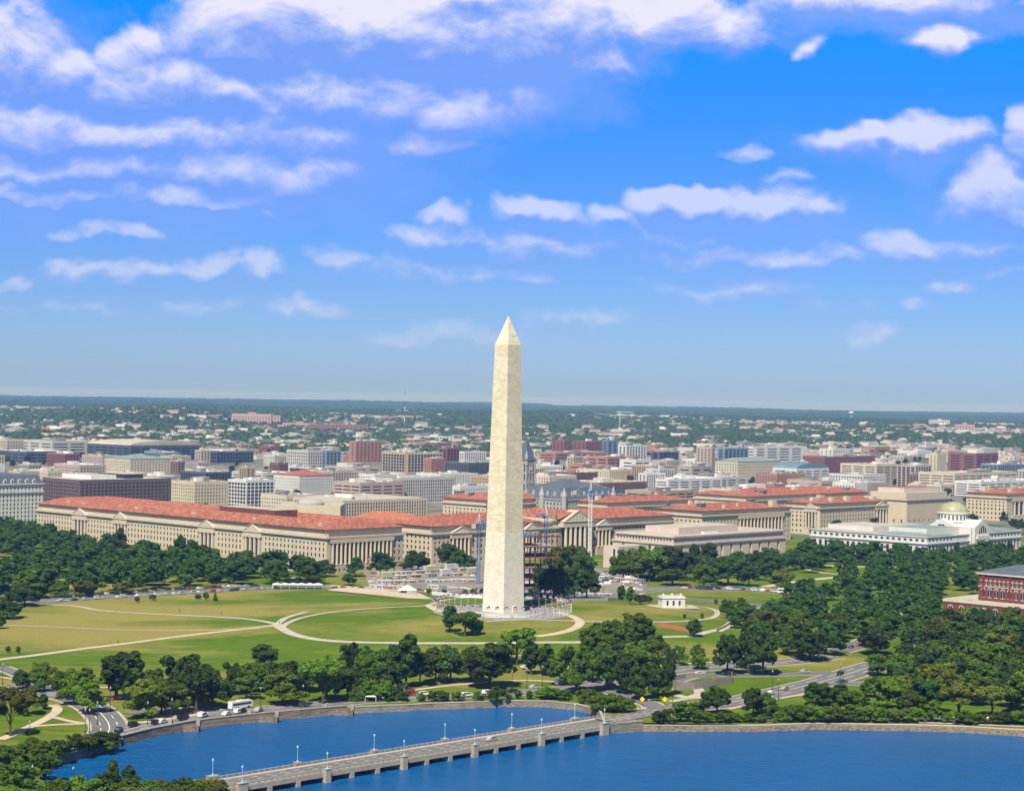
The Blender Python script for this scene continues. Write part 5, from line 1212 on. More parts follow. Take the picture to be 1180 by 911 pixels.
for (u, vt, w, hh, m, lb) in [(290, 477, 46, 34, 1, 'pink slab apartment block on the far ridge, left'), (312, 479, 22, 30, 1, 'second smaller pink apartment slab on the far ridge'), (390, 489, 70, 22, 2, 'long brick school like building on the far side, left of the obelisk'), (345, 488, 40, 16, 1, 'low brick terrace before the pink slabs'),
    (1083, 484, 24, 24, 0, 'pale slab of flats on the far right hillside'), (1112, 489, 22, 24, 1, 'grey pink slab of flats on the far right hillside'), (1060, 490, 70, 12, 1, 'long pale terrace row on the far right hillside'), (1110, 497, 70, 12, 0, 'lower pale terrace row on the far right hillside'), (960, 489, 16, 14, 0, 'small pale hospital block among the far right trees'),
    (715, 495, 22, 18, 0, 'white tent roofed arena beyond the brick towers'), (745, 497, 40, 10, 2, 'low brick shed beside the white arena roof'), (500, 503, 46, 14, 0, 'long white industrial building left of the obelisk'), (530, 493, 60, 10, 1, 'orange warehouse row left of the obelisk'), (150, 464, 0, 0, 0, '')]:
    if not w: continue
    p = g_far(u, vt, hh); k = p.y / F; r = empty('apartment_slab', (p.x, p.y, p.z), R(rnd.uniform(-8, 8))); tag(r, lb, 'apartment block')
    mb = MB(); W_ = w * k; wall_grid(mb, (-W_ / 2, 0, -3), (1, 0, 0), (0, -1, 0), cuts(W_, 9, 4.5, 2), [0] + [z for q in range(int(hh / 7)) for z in (4 + 7 * q, 7.5 + 7 * q)] + [hh + 3], lambda i, j: i % 2 == 1 and j % 2 == 1, .8, 0, 1); mb.build('wall', [HM[m], MT['glass']], r)
    MB().box(-W_ / 2, W_ / 2, .9, 16, -3, hh, 0, 0).build('rear_wall', HM[m], r); MB().box(-W_ / 2, W_ / 2, -.2, 16.2, hh, hh + .8).build('roof', HR[2 if m == 0 else 1], r); MB().box(-W_ * .1, W_ * .1, 4, 12, hh + .8, hh + 5).build('penthouse', HM[m], r)
# ------------------------------------------------------------------ trees
def leaf_mat(name, col, col2):
    m = bpy.data.materials.new(name); m.use_nodes = True; t = m.node_tree; t.nodes.clear(); N = NT(t)
    tc = N.n('ShaderNodeTexCoord').outputs['Object']; f, _ = N.noise(tc, .30, 3, .6); f2, _ = N.noise(tc, 1.6, 2, .6)
    oi = N.n('ShaderNodeObjectInfo').outputs['Random']
    k = N.math('ADD', N.math('MULTIPLY', f, .7), N.math('MULTIPLY', f2, .45)); c = N.mix(N.maprange(k, .38, .78), (*col, 1), (*col2, 1))
    hs = N.n('ShaderNodeHueSaturation'); t.links.new(c, hs.inputs['Color']); t.links.new(N.math('MULTIPLY_ADD', oi, .035, .483), hs.inputs['Hue']); t.links.new(N.math('MULTIPLY_ADD', oi, .7, .65), hs.inputs['Value'])
    d = N.n('ShaderNodeBsdfPrincipled'); d.inputs['Roughness'].default_value = .65; d.inputs['Specular IOR Level'].default_value = .25; t.links.new(hs.outputs[0], d.inputs['Base Color'])
    tr = N.n('ShaderNodeBsdfTranslucent'); t.links.new(N.mix(1.0, hs.outputs[0], (1.3, 1.5, .5, 1), 'MULTIPLY'), tr.inputs['Color'])
    mx = N.n('ShaderNodeMixShader'); mx.inputs[0].default_value = .22; t.links.new(d.outputs[0], mx.inputs[1]); t.links.new(tr.outputs[0], mx.inputs[2])
    o = N.n('ShaderNodeOutputMaterial'); t.links.new(mx.outputs[0], o.inputs[0]); return m
TONE = {'dark': leaf_mat('leaves_dark', (.023, .052, .005), (.078, .132, .009)), 'mid': leaf_mat('leaves_mid', (.046, .092, .004), (.125, .190, .007)),
        'bright': leaf_mat('leaves_bright', (.072, .138, .004), (.160, .235, .008)), 'olive': leaf_mat('leaves_olive', (.085, .110, .007), (.175, .190, .014)), 'bluish': leaf_mat('leaves_bluish', (.026, .052, .012), (.066, .104, .020))}
TW = {'dark': 'dark green', 'mid': 'mid green', 'bright': 'bright green', 'olive': 'yellowish olive', 'bluish': 'grey green'}
def crown_mesh(lobes, n, size, seed, gap=.0):
    rg = np.random.default_rng(seed); L_ = np.array(lobes, float); area = (L_[:, 3] * L_[:, 4]) ; pr = area / area.sum()
    m = int(n * 1.6); li = rg.choice(len(L_), m, p=pr); d = rg.normal(size=(m, 3)); d /= np.linalg.norm(d, axis=1)[:, None]; d[:, 2] = np.where((d[:, 2] < -.35) & (rg.random(m) < .6), -d[:, 2], d[:, 2])
    rad = 1 - np.abs(rg.normal(0, .16, m)); c = L_[li]; P = np.stack([c[:, 0] + d[:, 0] * c[:, 3] * rad, c[:, 1] + d[:, 1] * c[:, 3] * rad, c[:, 2] + d[:, 2] * c[:, 4] * rad], 1)
    ins = np.zeros(m, bool)
    for k, l in enumerate(L_):
        q = ((P[:, 0] - l[0]) / l[3]) ** 2 + ((P[:, 1] - l[1]) / l[3]) ** 2 + ((P[:, 2] - l[2]) / l[4]) ** 2; ins |= (q < .45) & (li != k)
    # bite gaps out of the crown
    for _ in range(int(gap * 14)):
        j = rg.integers(m); ins |= np.linalg.norm(P - P[j], axis=1) < rg.uniform(.6, 1.3)
    P, d = P[~ins][:n], d[~ins][:n]; m = len(P)
    nr = d * .9 + rg.normal(0, .75, (m, 3)) + np.array([0, 0, .3]); nr /= np.linalg.norm(nr, axis=1)[:, None]
    a = np.cross(nr, rg.normal(size=(m, 3))); a /= np.linalg.norm(a, axis=1)[:, None]; b = np.cross(nr, a); s = size * rg.uniform(.6, 1.35, m)[:, None]; s2 = s * rg.uniform(.55, 1.0, m)[:, None]
    V = np.stack([P - a * s - b * s2 * .4, P - b * s2, P + a * s * .9 - b * s2 * .2, P + a * s * .4 + b * s2, P - a * s * .6 + b * s2 * .8], 1).reshape(-1, 3)
    me = bpy.data.meshes.new('crown'); me.vertices.add(len(V)); me.vertices.foreach_set('co', V.ravel()); me.loops.add(len(V)); me.loops.foreach_set('vertex_index', np.arange(len(V), dtype=np.int32))
    me.polygons.add(m); me.polygons.foreach_set('loop_start', np.arange(m, dtype=np.int32) * 5); me.update(calc_edges=True); me.materials.append(TONE['mid']); return me
def trunk_mesh(h, r, limbs):
    mb = MB(); n = 7
    def tube(pts, rs):
        prev = None
        for k, (p, rr) in enumerate(zip(pts, rs)):
            ring = [(p[0] + rr * math.cos(2 * math.pi * i / n), p[1] + rr * math.sin(2 * math.pi * i / n), p[2]) for i in range(n)]; o = len(mb.v); mb.v += ring
            if prev is not None:
                for i in range(n): mb.f.append([prev + i, prev + (i + 1) % n, o + (i + 1) % n, o + i]); mb.m.append(0)
            prev = o
    tube([(0, 0, -.8), (0, 0, .4), (.1, 0, h * .5), (0, .1, h)], [r * 1.5, r, r * .8, r * .35])
    for (z, x, y, z2) in limbs: tube([(0, 0, z), (x * .45, y * .45, z + (z2 - z) * .6), (x, y, z2)], [r * .5, r * .32, r * .1])
    return mb.mesh('trunk', MT['bark'], True)
def lobes_for(kind, seed):
    q = random.Random(seed); out = []
    if kind == 'broad':      # 16 m tall, 15 wide
        out.append((0, 0, 9.2, 3.4, 4.0))
        for k in range(20): a = k * 2.4 + q.uniform(-.4, .4); rr = q.uniform(3.0, 6.0); out.append((rr * math.cos(a), rr * math.sin(a), q.uniform(4.2, 11.8) - (rr - 4.5) * .6, q.uniform(1.2, 2.5), q.uniform(1.0, 2.1)))
        for k in range(8): out.append((q.uniform(-3.2, 3.2), q.uniform(-3.2, 3.2), q.uniform(11.6, 14.6), q.uniform(1.2, 2.2), q.uniform(1.0, 1.8)))
    elif kind == 'tall':     # 16 tall, 10 wide
        for k in range(13): a = k * 2.4; z = 4.2 + k * .85; rr = 2.7 * math.sin(math.pi * min(1, (z - 2) / 14)) * q.uniform(.6, 1.1); out.append((rr * math.cos(a), rr * math.sin(a), z, q.uniform(1.3, 2.4), q.uniform(1.2, 2.2)))
        out.append((0, 0, 9, 2.0, 5.0))
    elif kind == 'open':     # see-through, spreading
        for k in range(13): a = k * 2.4 + q.uniform(-.4, .4); rr = q.uniform(2.4, 5.6); out.append((rr * math.cos(a), rr * math.sin(a), q.uniform(8, 14), q.uniform(1.3, 2.3), q.uniform(1.0, 1.8)))
        out.append((0, 0, 12.5, 2.4, 2.4))
    elif kind == 'round':
        out.append((0, 0, 9, 4.2, 4.8))
        for k in range(24): a = k * 2.4; z = q.uniform(4.2, 14); rr = 4.7 * math.sqrt(max(.1, 1 - ((z - 9) / 6) ** 2)); out.append((rr * math.cos(a), rr * math.sin(a), z, q.uniform(1.2, 2.2), q.uniform(1.0, 1.9)))
    elif kind == 'conical':
        for k in range(14): z = 1.6 + k * 1.0; rr = (1 - k / 15) * 2.5; a = k * 2.4; out.append((rr * .5 * math.cos(a), rr * .5 * math.sin(a), z, rr * .85 + .4, 1.0))
    elif kind == 'low':      # cherry like, low spreading; 16 wide x 8 (scaled)
        for k in range(22): a = k * 2.4 + q.uniform(-.3, .3); rr = q.uniform(.5, 6.6); out.append((rr * math.cos(a), rr * math.sin(a), q.uniform(5.0, 14.5) * (1 - rr / 16), q.uniform(1.3, 2.7), q.uniform(1.2, 2.6)))
    elif kind == 'shrub':
        for k in range(9): a = k * 2.4; rr = q.uniform(.5, 3.5); out.append((rr * math.cos(a), rr * math.sin(a), q.uniform(2, 12), q.uniform(2.0, 3.2), q.uniform(2.4, 4.0)))
    return out
KW = {'broad': 15.0, 'tall': 9.6, 'open': 14.0, 'round': 12.6, 'conical': 6.4, 'low': 17.0, 'shrub': 11.5}
NV = {'broad': 5, 'tall': 3, 'open': 3, 'round': 3, 'conical': 2, 'low': 3, 'shrub': 2}
NL = {'broad': 5600, 'tall': 3800, 'open': 3200, 'round': 4600, 'conical': 2400, 'low': 4200, 'shrub': 2200}
TREE = {}; SMALL = {}
for kind in KW:
    for v_ in range(NV[kind]):
        lb = lobes_for(kind, hash(kind) % 1 + v_ * 17 + len(kind)); low = kind in ('conical', 'shrub', 'low')
        cm = crown_mesh(lb, NL[kind], .44, 100 + v_ + 10 * len(kind), .9 if kind != 'round' else .4)
        tm = trunk_mesh(11 if not low else 8, .42 if kind != 'conical' else .25, [(3.2 + .8 * k, 4.2 * math.cos(k * 2.2 + v_), 4.2 * math.sin(k * 2.2 + v_), 9.5 + .5 * k) for k in range(6)] if kind != 'conical' else [])
        TREE[kind, v_] = (cm, tm); SMALL[kind, v_] = (crown_mesh(lb, 2000, .62, 7 + v_, .3), None)
TSPEC = []   # (u, vbase, height px, width px, kind, tone, zone, explicit)
def T(zone, rows):
    for rec in rows:
        u, vb, hp, wp, kind, tone = rec; 
        if zone.startswith('along the grassy') and u < 690: vb = min(vb, 807.5 if u < 640 else 809)
        if zone.startswith('along the grassy') and u >= 690: vb = min(vb, 820)
        if zone.startswith('low along'): vb = min(vb, 831.5 if u < 1100 else 833.5) if vb > 829 else vb
        TSPEC.append((u, vb, hp, wp, kind, tone, zone, True))
T('beside the left road junction', [(12, 848, 59, 42, 'open', 'olive'), (26, 794, 24, 21, 'round', 'dark'), (46, 797, 24, 23, 'round', 'mid'), (48, 788, 27, 32, 'broad', 'olive'), (70, 806, 36, 30, 'broad', 'bright'), (85, 812, 42, 34, 'broad', 'bright'), (102, 822, 44, 40, 'broad', 'bright'),
    (50, 817, 18, 14, 'tall', 'dark'), (32, 823, 32, 30, 'broad', 'olive'), (96, 800, 30, 30, 'tall', 'mid')])
T('on the meadow edge above the rubble wall', [(134, 806, 54, 44, 'tall', 'dark'), (152, 808, 57, 36, 'tall', 'dark'), (174, 813, 44, 42, 'broad', 'mid'), (168, 828, 48, 46, 'broad', 'olive'), (186, 823, 44, 42, 'broad', 'mid'), (198, 822, 40, 34, 'broad', 'bright'), (208, 812, 58, 52, 'broad', 'dark'), (226, 820, 56, 46, 'broad', 'dark'), (244, 816, 50, 46, 'broad', 'bluish'),
    (218, 800, 48, 44, 'broad', 'dark'), (284, 806, 30, 30, 'open', 'mid'), (268, 800, 38, 26, 'broad', 'dark'), (290, 798, 36, 38, 'broad', 'mid'), (326, 812, 40, 50, 'broad', 'bright'), (305, 768, 27, 28, 'round', 'dark'), (335, 795, 34, 46, 'broad', 'dark'), (372, 811, 56, 48, 'open', 'bright'), (376, 806, 50, 36, 'tall', 'bright'), (404, 804, 34, 40, 'broad', 'mid'), (352, 796, 34, 40, 'broad', 'dark'), (310, 792, 30, 40, 'broad', 'mid')])
T('in the wooded band south of the oval path', [(402, 782, 42, 34, 'broad', 'dark'), (425, 792, 44, 42, 'broad', 'mid'), (447, 802, 38, 40, 'broad', 'bluish'), (468, 792, 60, 34, 'tall', 'dark'), (484, 790, 42, 30, 'broad', 'dark'), (502, 786, 42, 34, 'broad', 'mid'), (519, 786, 45, 42, 'broad', 'dark'), (542, 785, 42, 36, 'broad', 'mid'), (564, 792, 53, 54, 'round', 'dark'), (456, 780, 40, 34, 'broad', 'dark'), (440, 782, 34, 30, 'tall', 'mid'), (418, 778, 34, 34, 'broad', 'dark'),
    (595, 766, 44, 50, 'open', 'bright'), (612, 777, 36, 22, 'tall', 'dark'), (629, 778, 36, 24, 'tall', 'dark'), (646, 790, 42, 30, 'broad', 'mid'), (667, 798, 56, 46, 'broad', 'mid'), (683, 786, 44, 30, 'broad', 'dark'), (700, 795, 50, 40, 'broad', 'dark'), (680, 757, 36, 32, 'broad', 'mid'), (696, 757, 44, 40, 'broad', 'mid'), (716, 758, 46, 36, 'broad', 'mid'), (727, 748, 44, 34, 'round', 'mid'), (742, 748, 38, 34, 'broad', 'dark'),
    (752, 762, 34, 34, 'broad', 'bright'), (715, 780, 48, 44, 'broad', 'dark'), (733, 782, 46, 46, 'broad', 'mid'), (722, 800, 48, 34, 'broad', 'dark'), (740, 806, 42, 38, 'broad', 'dark'), (756, 792, 36, 14, 'conical', 'bluish'), (771, 802, 58, 18, 'tall', 'dark'), (782, 766, 24, 20, 'broad', 'mid'), (803, 760, 19, 17, 'broad', 'mid'), (805, 771, 20, 18, 'round', 'bright'), (838, 777, 49, 38, 'broad', 'dark'), (862, 772, 44, 34, 'broad', 'dark'), (879, 778, 56, 40, 'broad', 'dark'), (758, 802, 36, 24, 'broad', 'mid')])
T('close by the obelisk plaza', [(518, 728, 31, 22, 'tall', 'dark'), (536, 733, 30, 32, 'open', 'mid'), (549, 731, 18, 14, 'round', 'mid'), (544, 730, 26, 22, 'broad', 'dark')])
T('beside the building site behind the obelisk', [(628, 689, 38, 34, 'broad', 'dark'), (638, 690, 36, 28, 'broad', 'dark'), (650, 689, 36, 28, 'broad', 'dark'), (662, 689, 34, 26, 'broad', 'dark'), (676, 689, 34, 32, 'broad', 'dark'), (646, 674, 46, 36, 'broad', 'mid'), (662, 672, 46, 38, 'broad', 'mid'), (672, 676, 40, 30, 'broad', 'dark'), (634, 672, 42, 26, 'broad', 'mid'),
    (716, 691, 17, 12, 'tall', 'mid'), (726, 696, 20, 11, 'tall', 'mid'), (738, 696, 13, 15, 'round', 'dark'), (747, 694, 9, 9, 'round', 'dark'), (512, 685, 7, 6, 'round', 'mid'), (494, 684, 7, 6, 'round', 'mid'), (546, 686, 9, 9, 'broad', 'mid'), (556, 686, 9, 8, 'broad', 'dark'), (536, 686, 8, 8, 'broad', 'mid')])
T('before the colonnade left of the obelisk', [(356, 672, 30, 36, 'broad', 'dark'), (344, 662, 24, 26, 'broad', 'dark'), (372, 664, 20, 26, 'broad', 'mid'), (409, 664, 24, 20, 'broad', 'dark'), (402, 674, 14, 16, 'broad', 'dark'), (438, 661, 26, 28, 'broad', 'dark'), (446, 660, 20, 24, 'broad', 'mid'), (482, 658, 24, 32, 'broad', 'dark'), (474, 657, 20, 24, 'broad', 'dark'), (516, 656, 32, 30, 'broad', 'dark'), (530, 657, 24, 26, 'broad', 'dark'), (540, 657, 18, 20, 'broad', 'mid')])
T('in front of the flat pale museum', [(718, 669, 38, 30, 'broad', 'mid'), (733, 670, 40, 34, 'broad', 'mid'), (748, 670, 42, 40, 'broad', 'bright'), (762, 668, 40, 36, 'broad', 'mid'), (776, 668, 38, 40, 'broad', 'dark'), (790, 668, 34, 36, 'broad', 'dark'), (775, 674, 20, 36, 'broad', 'mid'), (811, 678, 30, 36, 'broad', 'mid'), (839, 674, 34, 38, 'broad', 'dark'), (863, 675, 24, 26, 'broad', 'dark'), (873, 662, 28, 34, 'broad', 'dark'), (800, 658, 32, 16, 'tall', 'dark'), (818, 658, 33, 24, 'tall', 'dark'), (890, 664, 26, 30, 'broad', 'dark'), (900, 680, 26, 30, 'broad', 'olive'), (852, 660, 26, 30, 'broad', 'mid')])
T('tall before the long tiled block', [(137, 655, 46, 26, 'conical', 'dark'), (137, 655, 46, 22, 'tall', 'dark'), (208, 653, 36, 20, 'tall', 'dark'), (222, 652, 30, 20, 'tall', 'dark'), (236, 652, 26, 16, 'open', 'dark'), (169, 648, 24, 16, 'open', 'dark'), (213, 678, 18, 18, 'round', 'mid'), (98, 688, 20, 30, 'broad', 'olive'), (142, 685, 16, 26, 'broad', 'olive'), (68, 688, 20, 24, 'broad', 'mid'), (28, 698, 28, 34, 'broad', 'dark'), (8, 712, 20, 34, 'broad', 'dark'), (0, 724, 16, 12, 'round', 'dark'), (12, 700, 20, 26, 'broad', 'dark')])
T('as a sapling on the wide lawn', [(9, 752, 8, 7, 'tall', 'mid'), (21, 753, 9, 6, 'tall', 'mid'), (248, 692, 10, 6, 'conical', 'mid'), (237, 691, 9, 8, 'tall', 'mid'), (228, 690, 6, 8, 'round', 'mid'), (158, 694, 7, 6, 'round', 'mid'), (176, 692, 8, 8, 'round', 'mid'), (809, 713, 7, 5, 'tall', 'mid'), (789, 712, 5, 5, 'tall', 'mid'), (835, 700, 10, 9, 'tall', 'mid'), (841, 700, 9, 7, 'tall', 'mid'), (854, 699, 12, 10, 'broad', 'mid'), (825, 696, 6, 5, 'tall', 'mid')])
T('along the grassy shore behind the bridge', [(465, 812, 12, 12, 'round', 'mid'), (485, 812, 12, 14, 'low', 'mid'), (497, 813, 14, 12, 'low', 'dark'), (507, 810, 16, 24, 'low', 'mid'), (512, 813, 12, 14, 'low', 'mid'), (528, 813, 14, 16, 'low', 'mid'), (550, 811, 14, 16, 'low', 'mid'), (556, 811, 10, 10, 'low', 'bright'), (572, 808, 20, 26, 'low', 'mid'), (587, 806, 8, 10, 'low', 'mid'), (597, 805, 10, 10, 'tall', 'mid'), (610, 805, 10, 10, 'tall', 'mid'), (631, 804, 16, 36, 'low', 'bright'), (650, 806, 14, 24, 'low', 'mid'), (665, 793, 10, 8, 'tall', 'mid'), (680, 815, 20, 34, 'low', 'mid'), (694, 818, 22, 34, 'low', 'bright'), (703, 823, 26, 40, 'low', 'mid'), (720, 822, 20, 30, 'low', 'mid'),
    (410, 817, 14, 16, 'shrub', 'mid'), (422, 814, 24, 20, 'tall', 'mid'), (432, 814, 20, 16, 'round', 'bright'), (444, 815, 26, 20, 'broad', 'bright'), (422, 824, 12, 13, 'shrub', 'bright'), (402, 817, 10, 14, 'shrub', 'mid'), (433, 819, 8, 14, 'shrub', 'mid'), (449, 817, 7, 16, 'shrub', 'dark'), (463, 806, 10, 14, 'low', 'mid')])
T('low along the right lakeside parking', [(826, 822, 34, 34, 'broad', 'dark'), (868, 826, 36, 30, 'broad', 'dark'), (760, 836, 14, 18, 'shrub', 'dark'), (769, 837, 20, 22, 'low', 'dark'), (784, 836, 24, 24, 'tall', 'mid'), (800, 836, 16, 26, 'low', 'mid'), (815, 836, 16, 26, 'low', 'bright'), (832, 836, 14, 26, 'low', 'mid'), (848, 836, 14, 22, 'low', 'bright'), (862, 836, 10, 20, 'low', 'mid'), (803, 820, 14, 24, 'low', 'mid'), (878, 836, 10, 20, 'low', 'mid'), (891, 828, 22, 24, 'low', 'mid'), (899, 833, 16, 20, 'low', 'bright'), (922, 832, 26, 34, 'low', 'mid'), (936, 812, 24, 26, 'broad', 'dark'),
    (950, 833, 22, 40, 'low', 'bright'), (972, 834, 18, 26, 'low', 'mid'), (1003, 834, 22, 40, 'low', 'bright'), (1030, 834, 20, 24, 'low', 'olive'), (1054, 834, 20, 34, 'low', 'bright'), (1075, 841, 26, 20, 'tall', 'bright'), (1090, 834, 15, 22, 'low', 'bright'), (1123, 836, 14, 34, 'low', 'mid'), (1146, 836, 12, 26, 'low', 'mid'), (1171, 836, 20, 30, 'low', 'mid'), (1112, 834, 18, 30, 'low', 'mid'), (1158, 834, 18, 28, 'low', 'dark'), (1188, 836, 24, 30, 'low', 'mid'), (962, 832, 20, 30, 'low', 'mid'), (1017, 832, 20, 30, 'low', 'mid'), (1043, 832, 20, 30, 'low', 'bright'), (987, 832, 18, 28, 'low', 'dark'), (935, 831, 24, 34, 'low', 'bright'), (908, 830, 22, 30, 'low', 'mid'), (880, 822, 26, 30, 'broad', 'mid'), (1125, 812, 34, 36, 'broad', 'mid'), (1085, 806, 40, 40, 'broad', 'olive'), (1165, 815, 40, 40, 'broad', 'dark'), (1050, 822, 30, 34, 'broad', 'mid'), (975, 822, 26, 34, 'broad', 'mid'),
    (1105, 830, 47, 42, 'open', 'olive'), (1143, 826, 38, 38, 'open', 'olive'), (1070, 820, 42, 40, 'round', 'dark'), (1024, 818, 40, 44, 'broad', 'bright'), (1044, 808, 32, 34, 'open', 'olive'), (994, 816, 30, 18, 'conical', 'mid'), (1008, 803, 26, 24, 'round', 'dark'), (945, 812, 28, 30, 'round', 'dark'), (966, 810, 24, 26, 'broad', 'dark'), (1011, 778, 26, 26, 'round', 'mid'), (984, 818, 24, 24, 'broad', 'mid')])
T('on the left bank beside the inlet', [(6, 885, 34, 44, 'low', 'mid'), (30, 878, 32, 40, 'low', 'bright'), (50, 876, 28, 38, 'low', 'mid'), (70, 872, 26, 34, 'low', 'dark'), (86, 866, 26, 34, 'low', 'mid'), (103, 863, 22, 30, 'low', 'mid'), (117, 860, 18, 22, 'round', 'dark'), (130, 859, 16, 18, 'round', 'dark'), (125, 862, 10, 12, 'shrub', 'bright'), (20, 905, 34, 50, 'low', 'mid'), (48, 893, 30, 40, 'low', 'dark'), (66, 928, 36, 54, 'low', 'mid'), (92, 922, 34, 48, 'low', 'bright'),
    (10, 928, 30, 50, 'low', 'bright'), (40, 862, 14, 18, 'shrub', 'mid')])
T('on the near shore by the end of the bridge', [(130, 916, 44, 24, 'conical', 'dark'), (129, 917, 40, 18, 'tall', 'dark'), (148, 916, 34, 22, 'tall', 'bluish'), (117, 915, 26, 20, 'round', 'bluish'), (142, 920, 26, 34, 'shrub', 'mid'), (166, 919, 22, 34, 'shrub', 'mid'), (188, 917, 20, 36, 'shrub', 'olive'), (212, 916, 26, 34, 'low', 'bluish'), (234, 917, 24, 36, 'low', 'olive'), (205, 926, 26, 44, 'low', 'mid'), (250, 919, 22, 30, 'shrub', 'olive'), (178, 926, 24, 44, 'low', 'mid'), (228, 927, 26, 40, 'shrub', 'mid'), (155, 929, 24, 40, 'shrub', 'olive')])
rnd = random.Random(3)
EXC = [(p.x, p.y) for p in (g(s[0], s[1]) for s in TSPEC)]
def fill(zone, poly_uv, spacing, h0, h1, tones, clear=(), n=4000, kinds=('broad', 'broad', 'broad', 'round', 'tall')):
    us = [q[0] for q in poly_uv]; vs = [q[1] for q in poly_uv]; got = 0
    P0 = [g(u, v) for u, v in poly_uv]; xs = [p.x for p in P0]; ys = [p.y for p in P0]; pp = [(p.x, p.y) for p in P0]; cl = [[(g(u, v).x, g(u, v).y) for u, v in c] for c in clear]
    for _ in range(n):
        x, y = rnd.uniform(min(xs), max(xs)), rnd.uniform(min(ys), max(ys))
        if not inside(x, y, pp) or any(inside(x, y, c) for c in cl): continue
        if any((x - a) ** 2 + (y - b) ** 2 < spacing ** 2 for a, b in EXC): continue
        EXC.append((x, y)); q = Vector((x, y, hgt(x, y) - CAMZ)); w = q.dot(cf); u, v = 590 + F * q.dot(cr) / w, 455.5 - F * q.dot(cu) / w
        h = rnd.uniform(h0, h1); hp = h * F / y; TSPEC.append((u, v, hp, hp * rnd.uniform(.85, 1.15), rnd.choice(kinds), rnd.choices(*tones)[0], zone, False)); got += 1
    return got
tn = (['dark', 'mid', 'bluish', 'bright', 'olive'], [7, 7, 3, 1.6, 1.3])
fill('in the dense belt before the long tiled block', [(-12, 606), (40, 622), (100, 634), (200, 650), (300, 660), (385, 672), (380, 675), (300, 674), (200, 680), (150, 682), (60, 689), (-12, 692)], 16.5, 13.5, 19, tn,
     [[(-20, 642), (60, 645), (100, 650), (95, 655), (20, 652), (20, 662), (-20, 664)]])
fill('in the belt between the flat museum and the mall paths', [(700, 664), (760, 660), (830, 655), (905, 648), (935, 640), (1070, 645), (1200, 640), (1200, 668), (1090, 662), (1060, 672), (1010, 676), (900, 674), (870, 668), (800, 672)], 18, 12, 17, tn,
     [[(880, 664), (1005, 656), (1005, 667), (880, 680)], [(700, 655), (745, 655), (745, 678), (700, 678)], [(1010, 652), (1060, 650), (1075, 657), (1020, 660)], [(930, 668), (975, 664), (985, 670), (940, 675)]])
tn2 = (['dark', 'mid', 'bluish', 'bright', 'olive'], [7, 8, 2, 2.5, 2])
fill('in the wood left of the red brick office', [(905, 688), (960, 690), (1000, 676), (1090, 662), (1200, 700), (1200, 718), (1092, 720), (1074, 712), (1072, 740), (1050, 740), (1050, 712), (1000, 718), (930, 716)], 19, 12, 17, tn2, [[(985, 696), (1035, 690), (1045, 700), (1000, 705)], [(935, 700), (965, 697), (970, 706), (940, 708)], [(1080, 690), (1215, 690), (1215, 730), (1080, 724)]])
fill('in the wood above the right road', [(875, 720), (930, 716), (1000, 716), (1050, 716), (1056, 750), (1020, 756), (1000, 755), (985, 750), (930, 762), (890, 757), (870, 745)], 18, 12, 17, (['dark', 'mid', 'bluish', 'bright', 'olive'], [9, 7, 3, 1.2, .8]), [[(975, 742), (1000, 735), (1008, 742), (985, 752)]])
fill('in the big wood above the right lakeside', [(1078, 730), (1200, 722), (1200, 826), (1060, 822), (1040, 800), (1030, 775), (1076, 760)], 15.5, 13, 19, (['dark', 'mid', 'bluish', 'bright', 'olive'], [7, 7, 2, 3, 3.5]), [[(1078, 812), (1165, 806), (1165, 826), (1078, 828)], [(1084, 705), (1215, 705), (1215, 731), (1084, 726)]])
fill('on the lawn beyond the right road', [(840, 745), (905, 757), (905, 752), (870, 735), (800, 738), (790, 730)], 26, 8, 12, tn)
fill('beside the hedge by the sunken path', [(838, 712), (860, 706), (930, 712), (930, 722), (870, 728), (840, 722)], 13, 7, 12, tn)
TSPEC = [t for t in TSPEC if -60 < t[0] < 1240]
TSPEC.sort(key=lambda t: (not t[7], -t[2]))
print('trees', len(TSPEC))
def tree_parts(spec, k):
    u, v, hp, wp, kind, tone, zone, ex = spec; p = g(u, v); s = hp * p.y / F / (16.0 if kind != 'conical' else 16.5); sw = 1.14 * wp * p.y / F / KW[kind]
    p.z = max(p.z, -.1); return p, s, sw
cells = {}; NT_ = 0
for k, spec in enumerate(TSPEC[:298]):
    u, v, hp, wp, kind, tone, zone, ex = spec; p, s, sw = tree_parts(spec, k); cm, tm = TREE[kind, k % NV[kind]]
    nm = 'shrub' if kind == 'shrub' else 'conifer_tree' if kind == 'conical' else 'broadleaf_tree'
    r = empty(nm, p, rnd.uniform(0, 6.28), (sw, sw, s)); c = obj('crown', cm, r); c.material_slots[0].link = 'OBJECT'; c.material_slots[0].material = TONE[tone]; obj('trunk', tm, r)
    size = 'large' if hp * p.y / F > 17.5 else 'small' if hp * p.y / F < 9 else 'medium'
    cells.setdefault((tone, kind, size, zone), []).append((u, r))
KWORD = {'broad': 'broad crowned', 'tall': 'tall narrow', 'open': 'open branched', 'round': 'round crowned', 'conical': 'pointed', 'low': 'low spreading', 'shrub': 'bushy'}
place = ['leftmost', 'second from left', 'third from left', 'fourth from left', 'fifth from left', 'sixth from left']
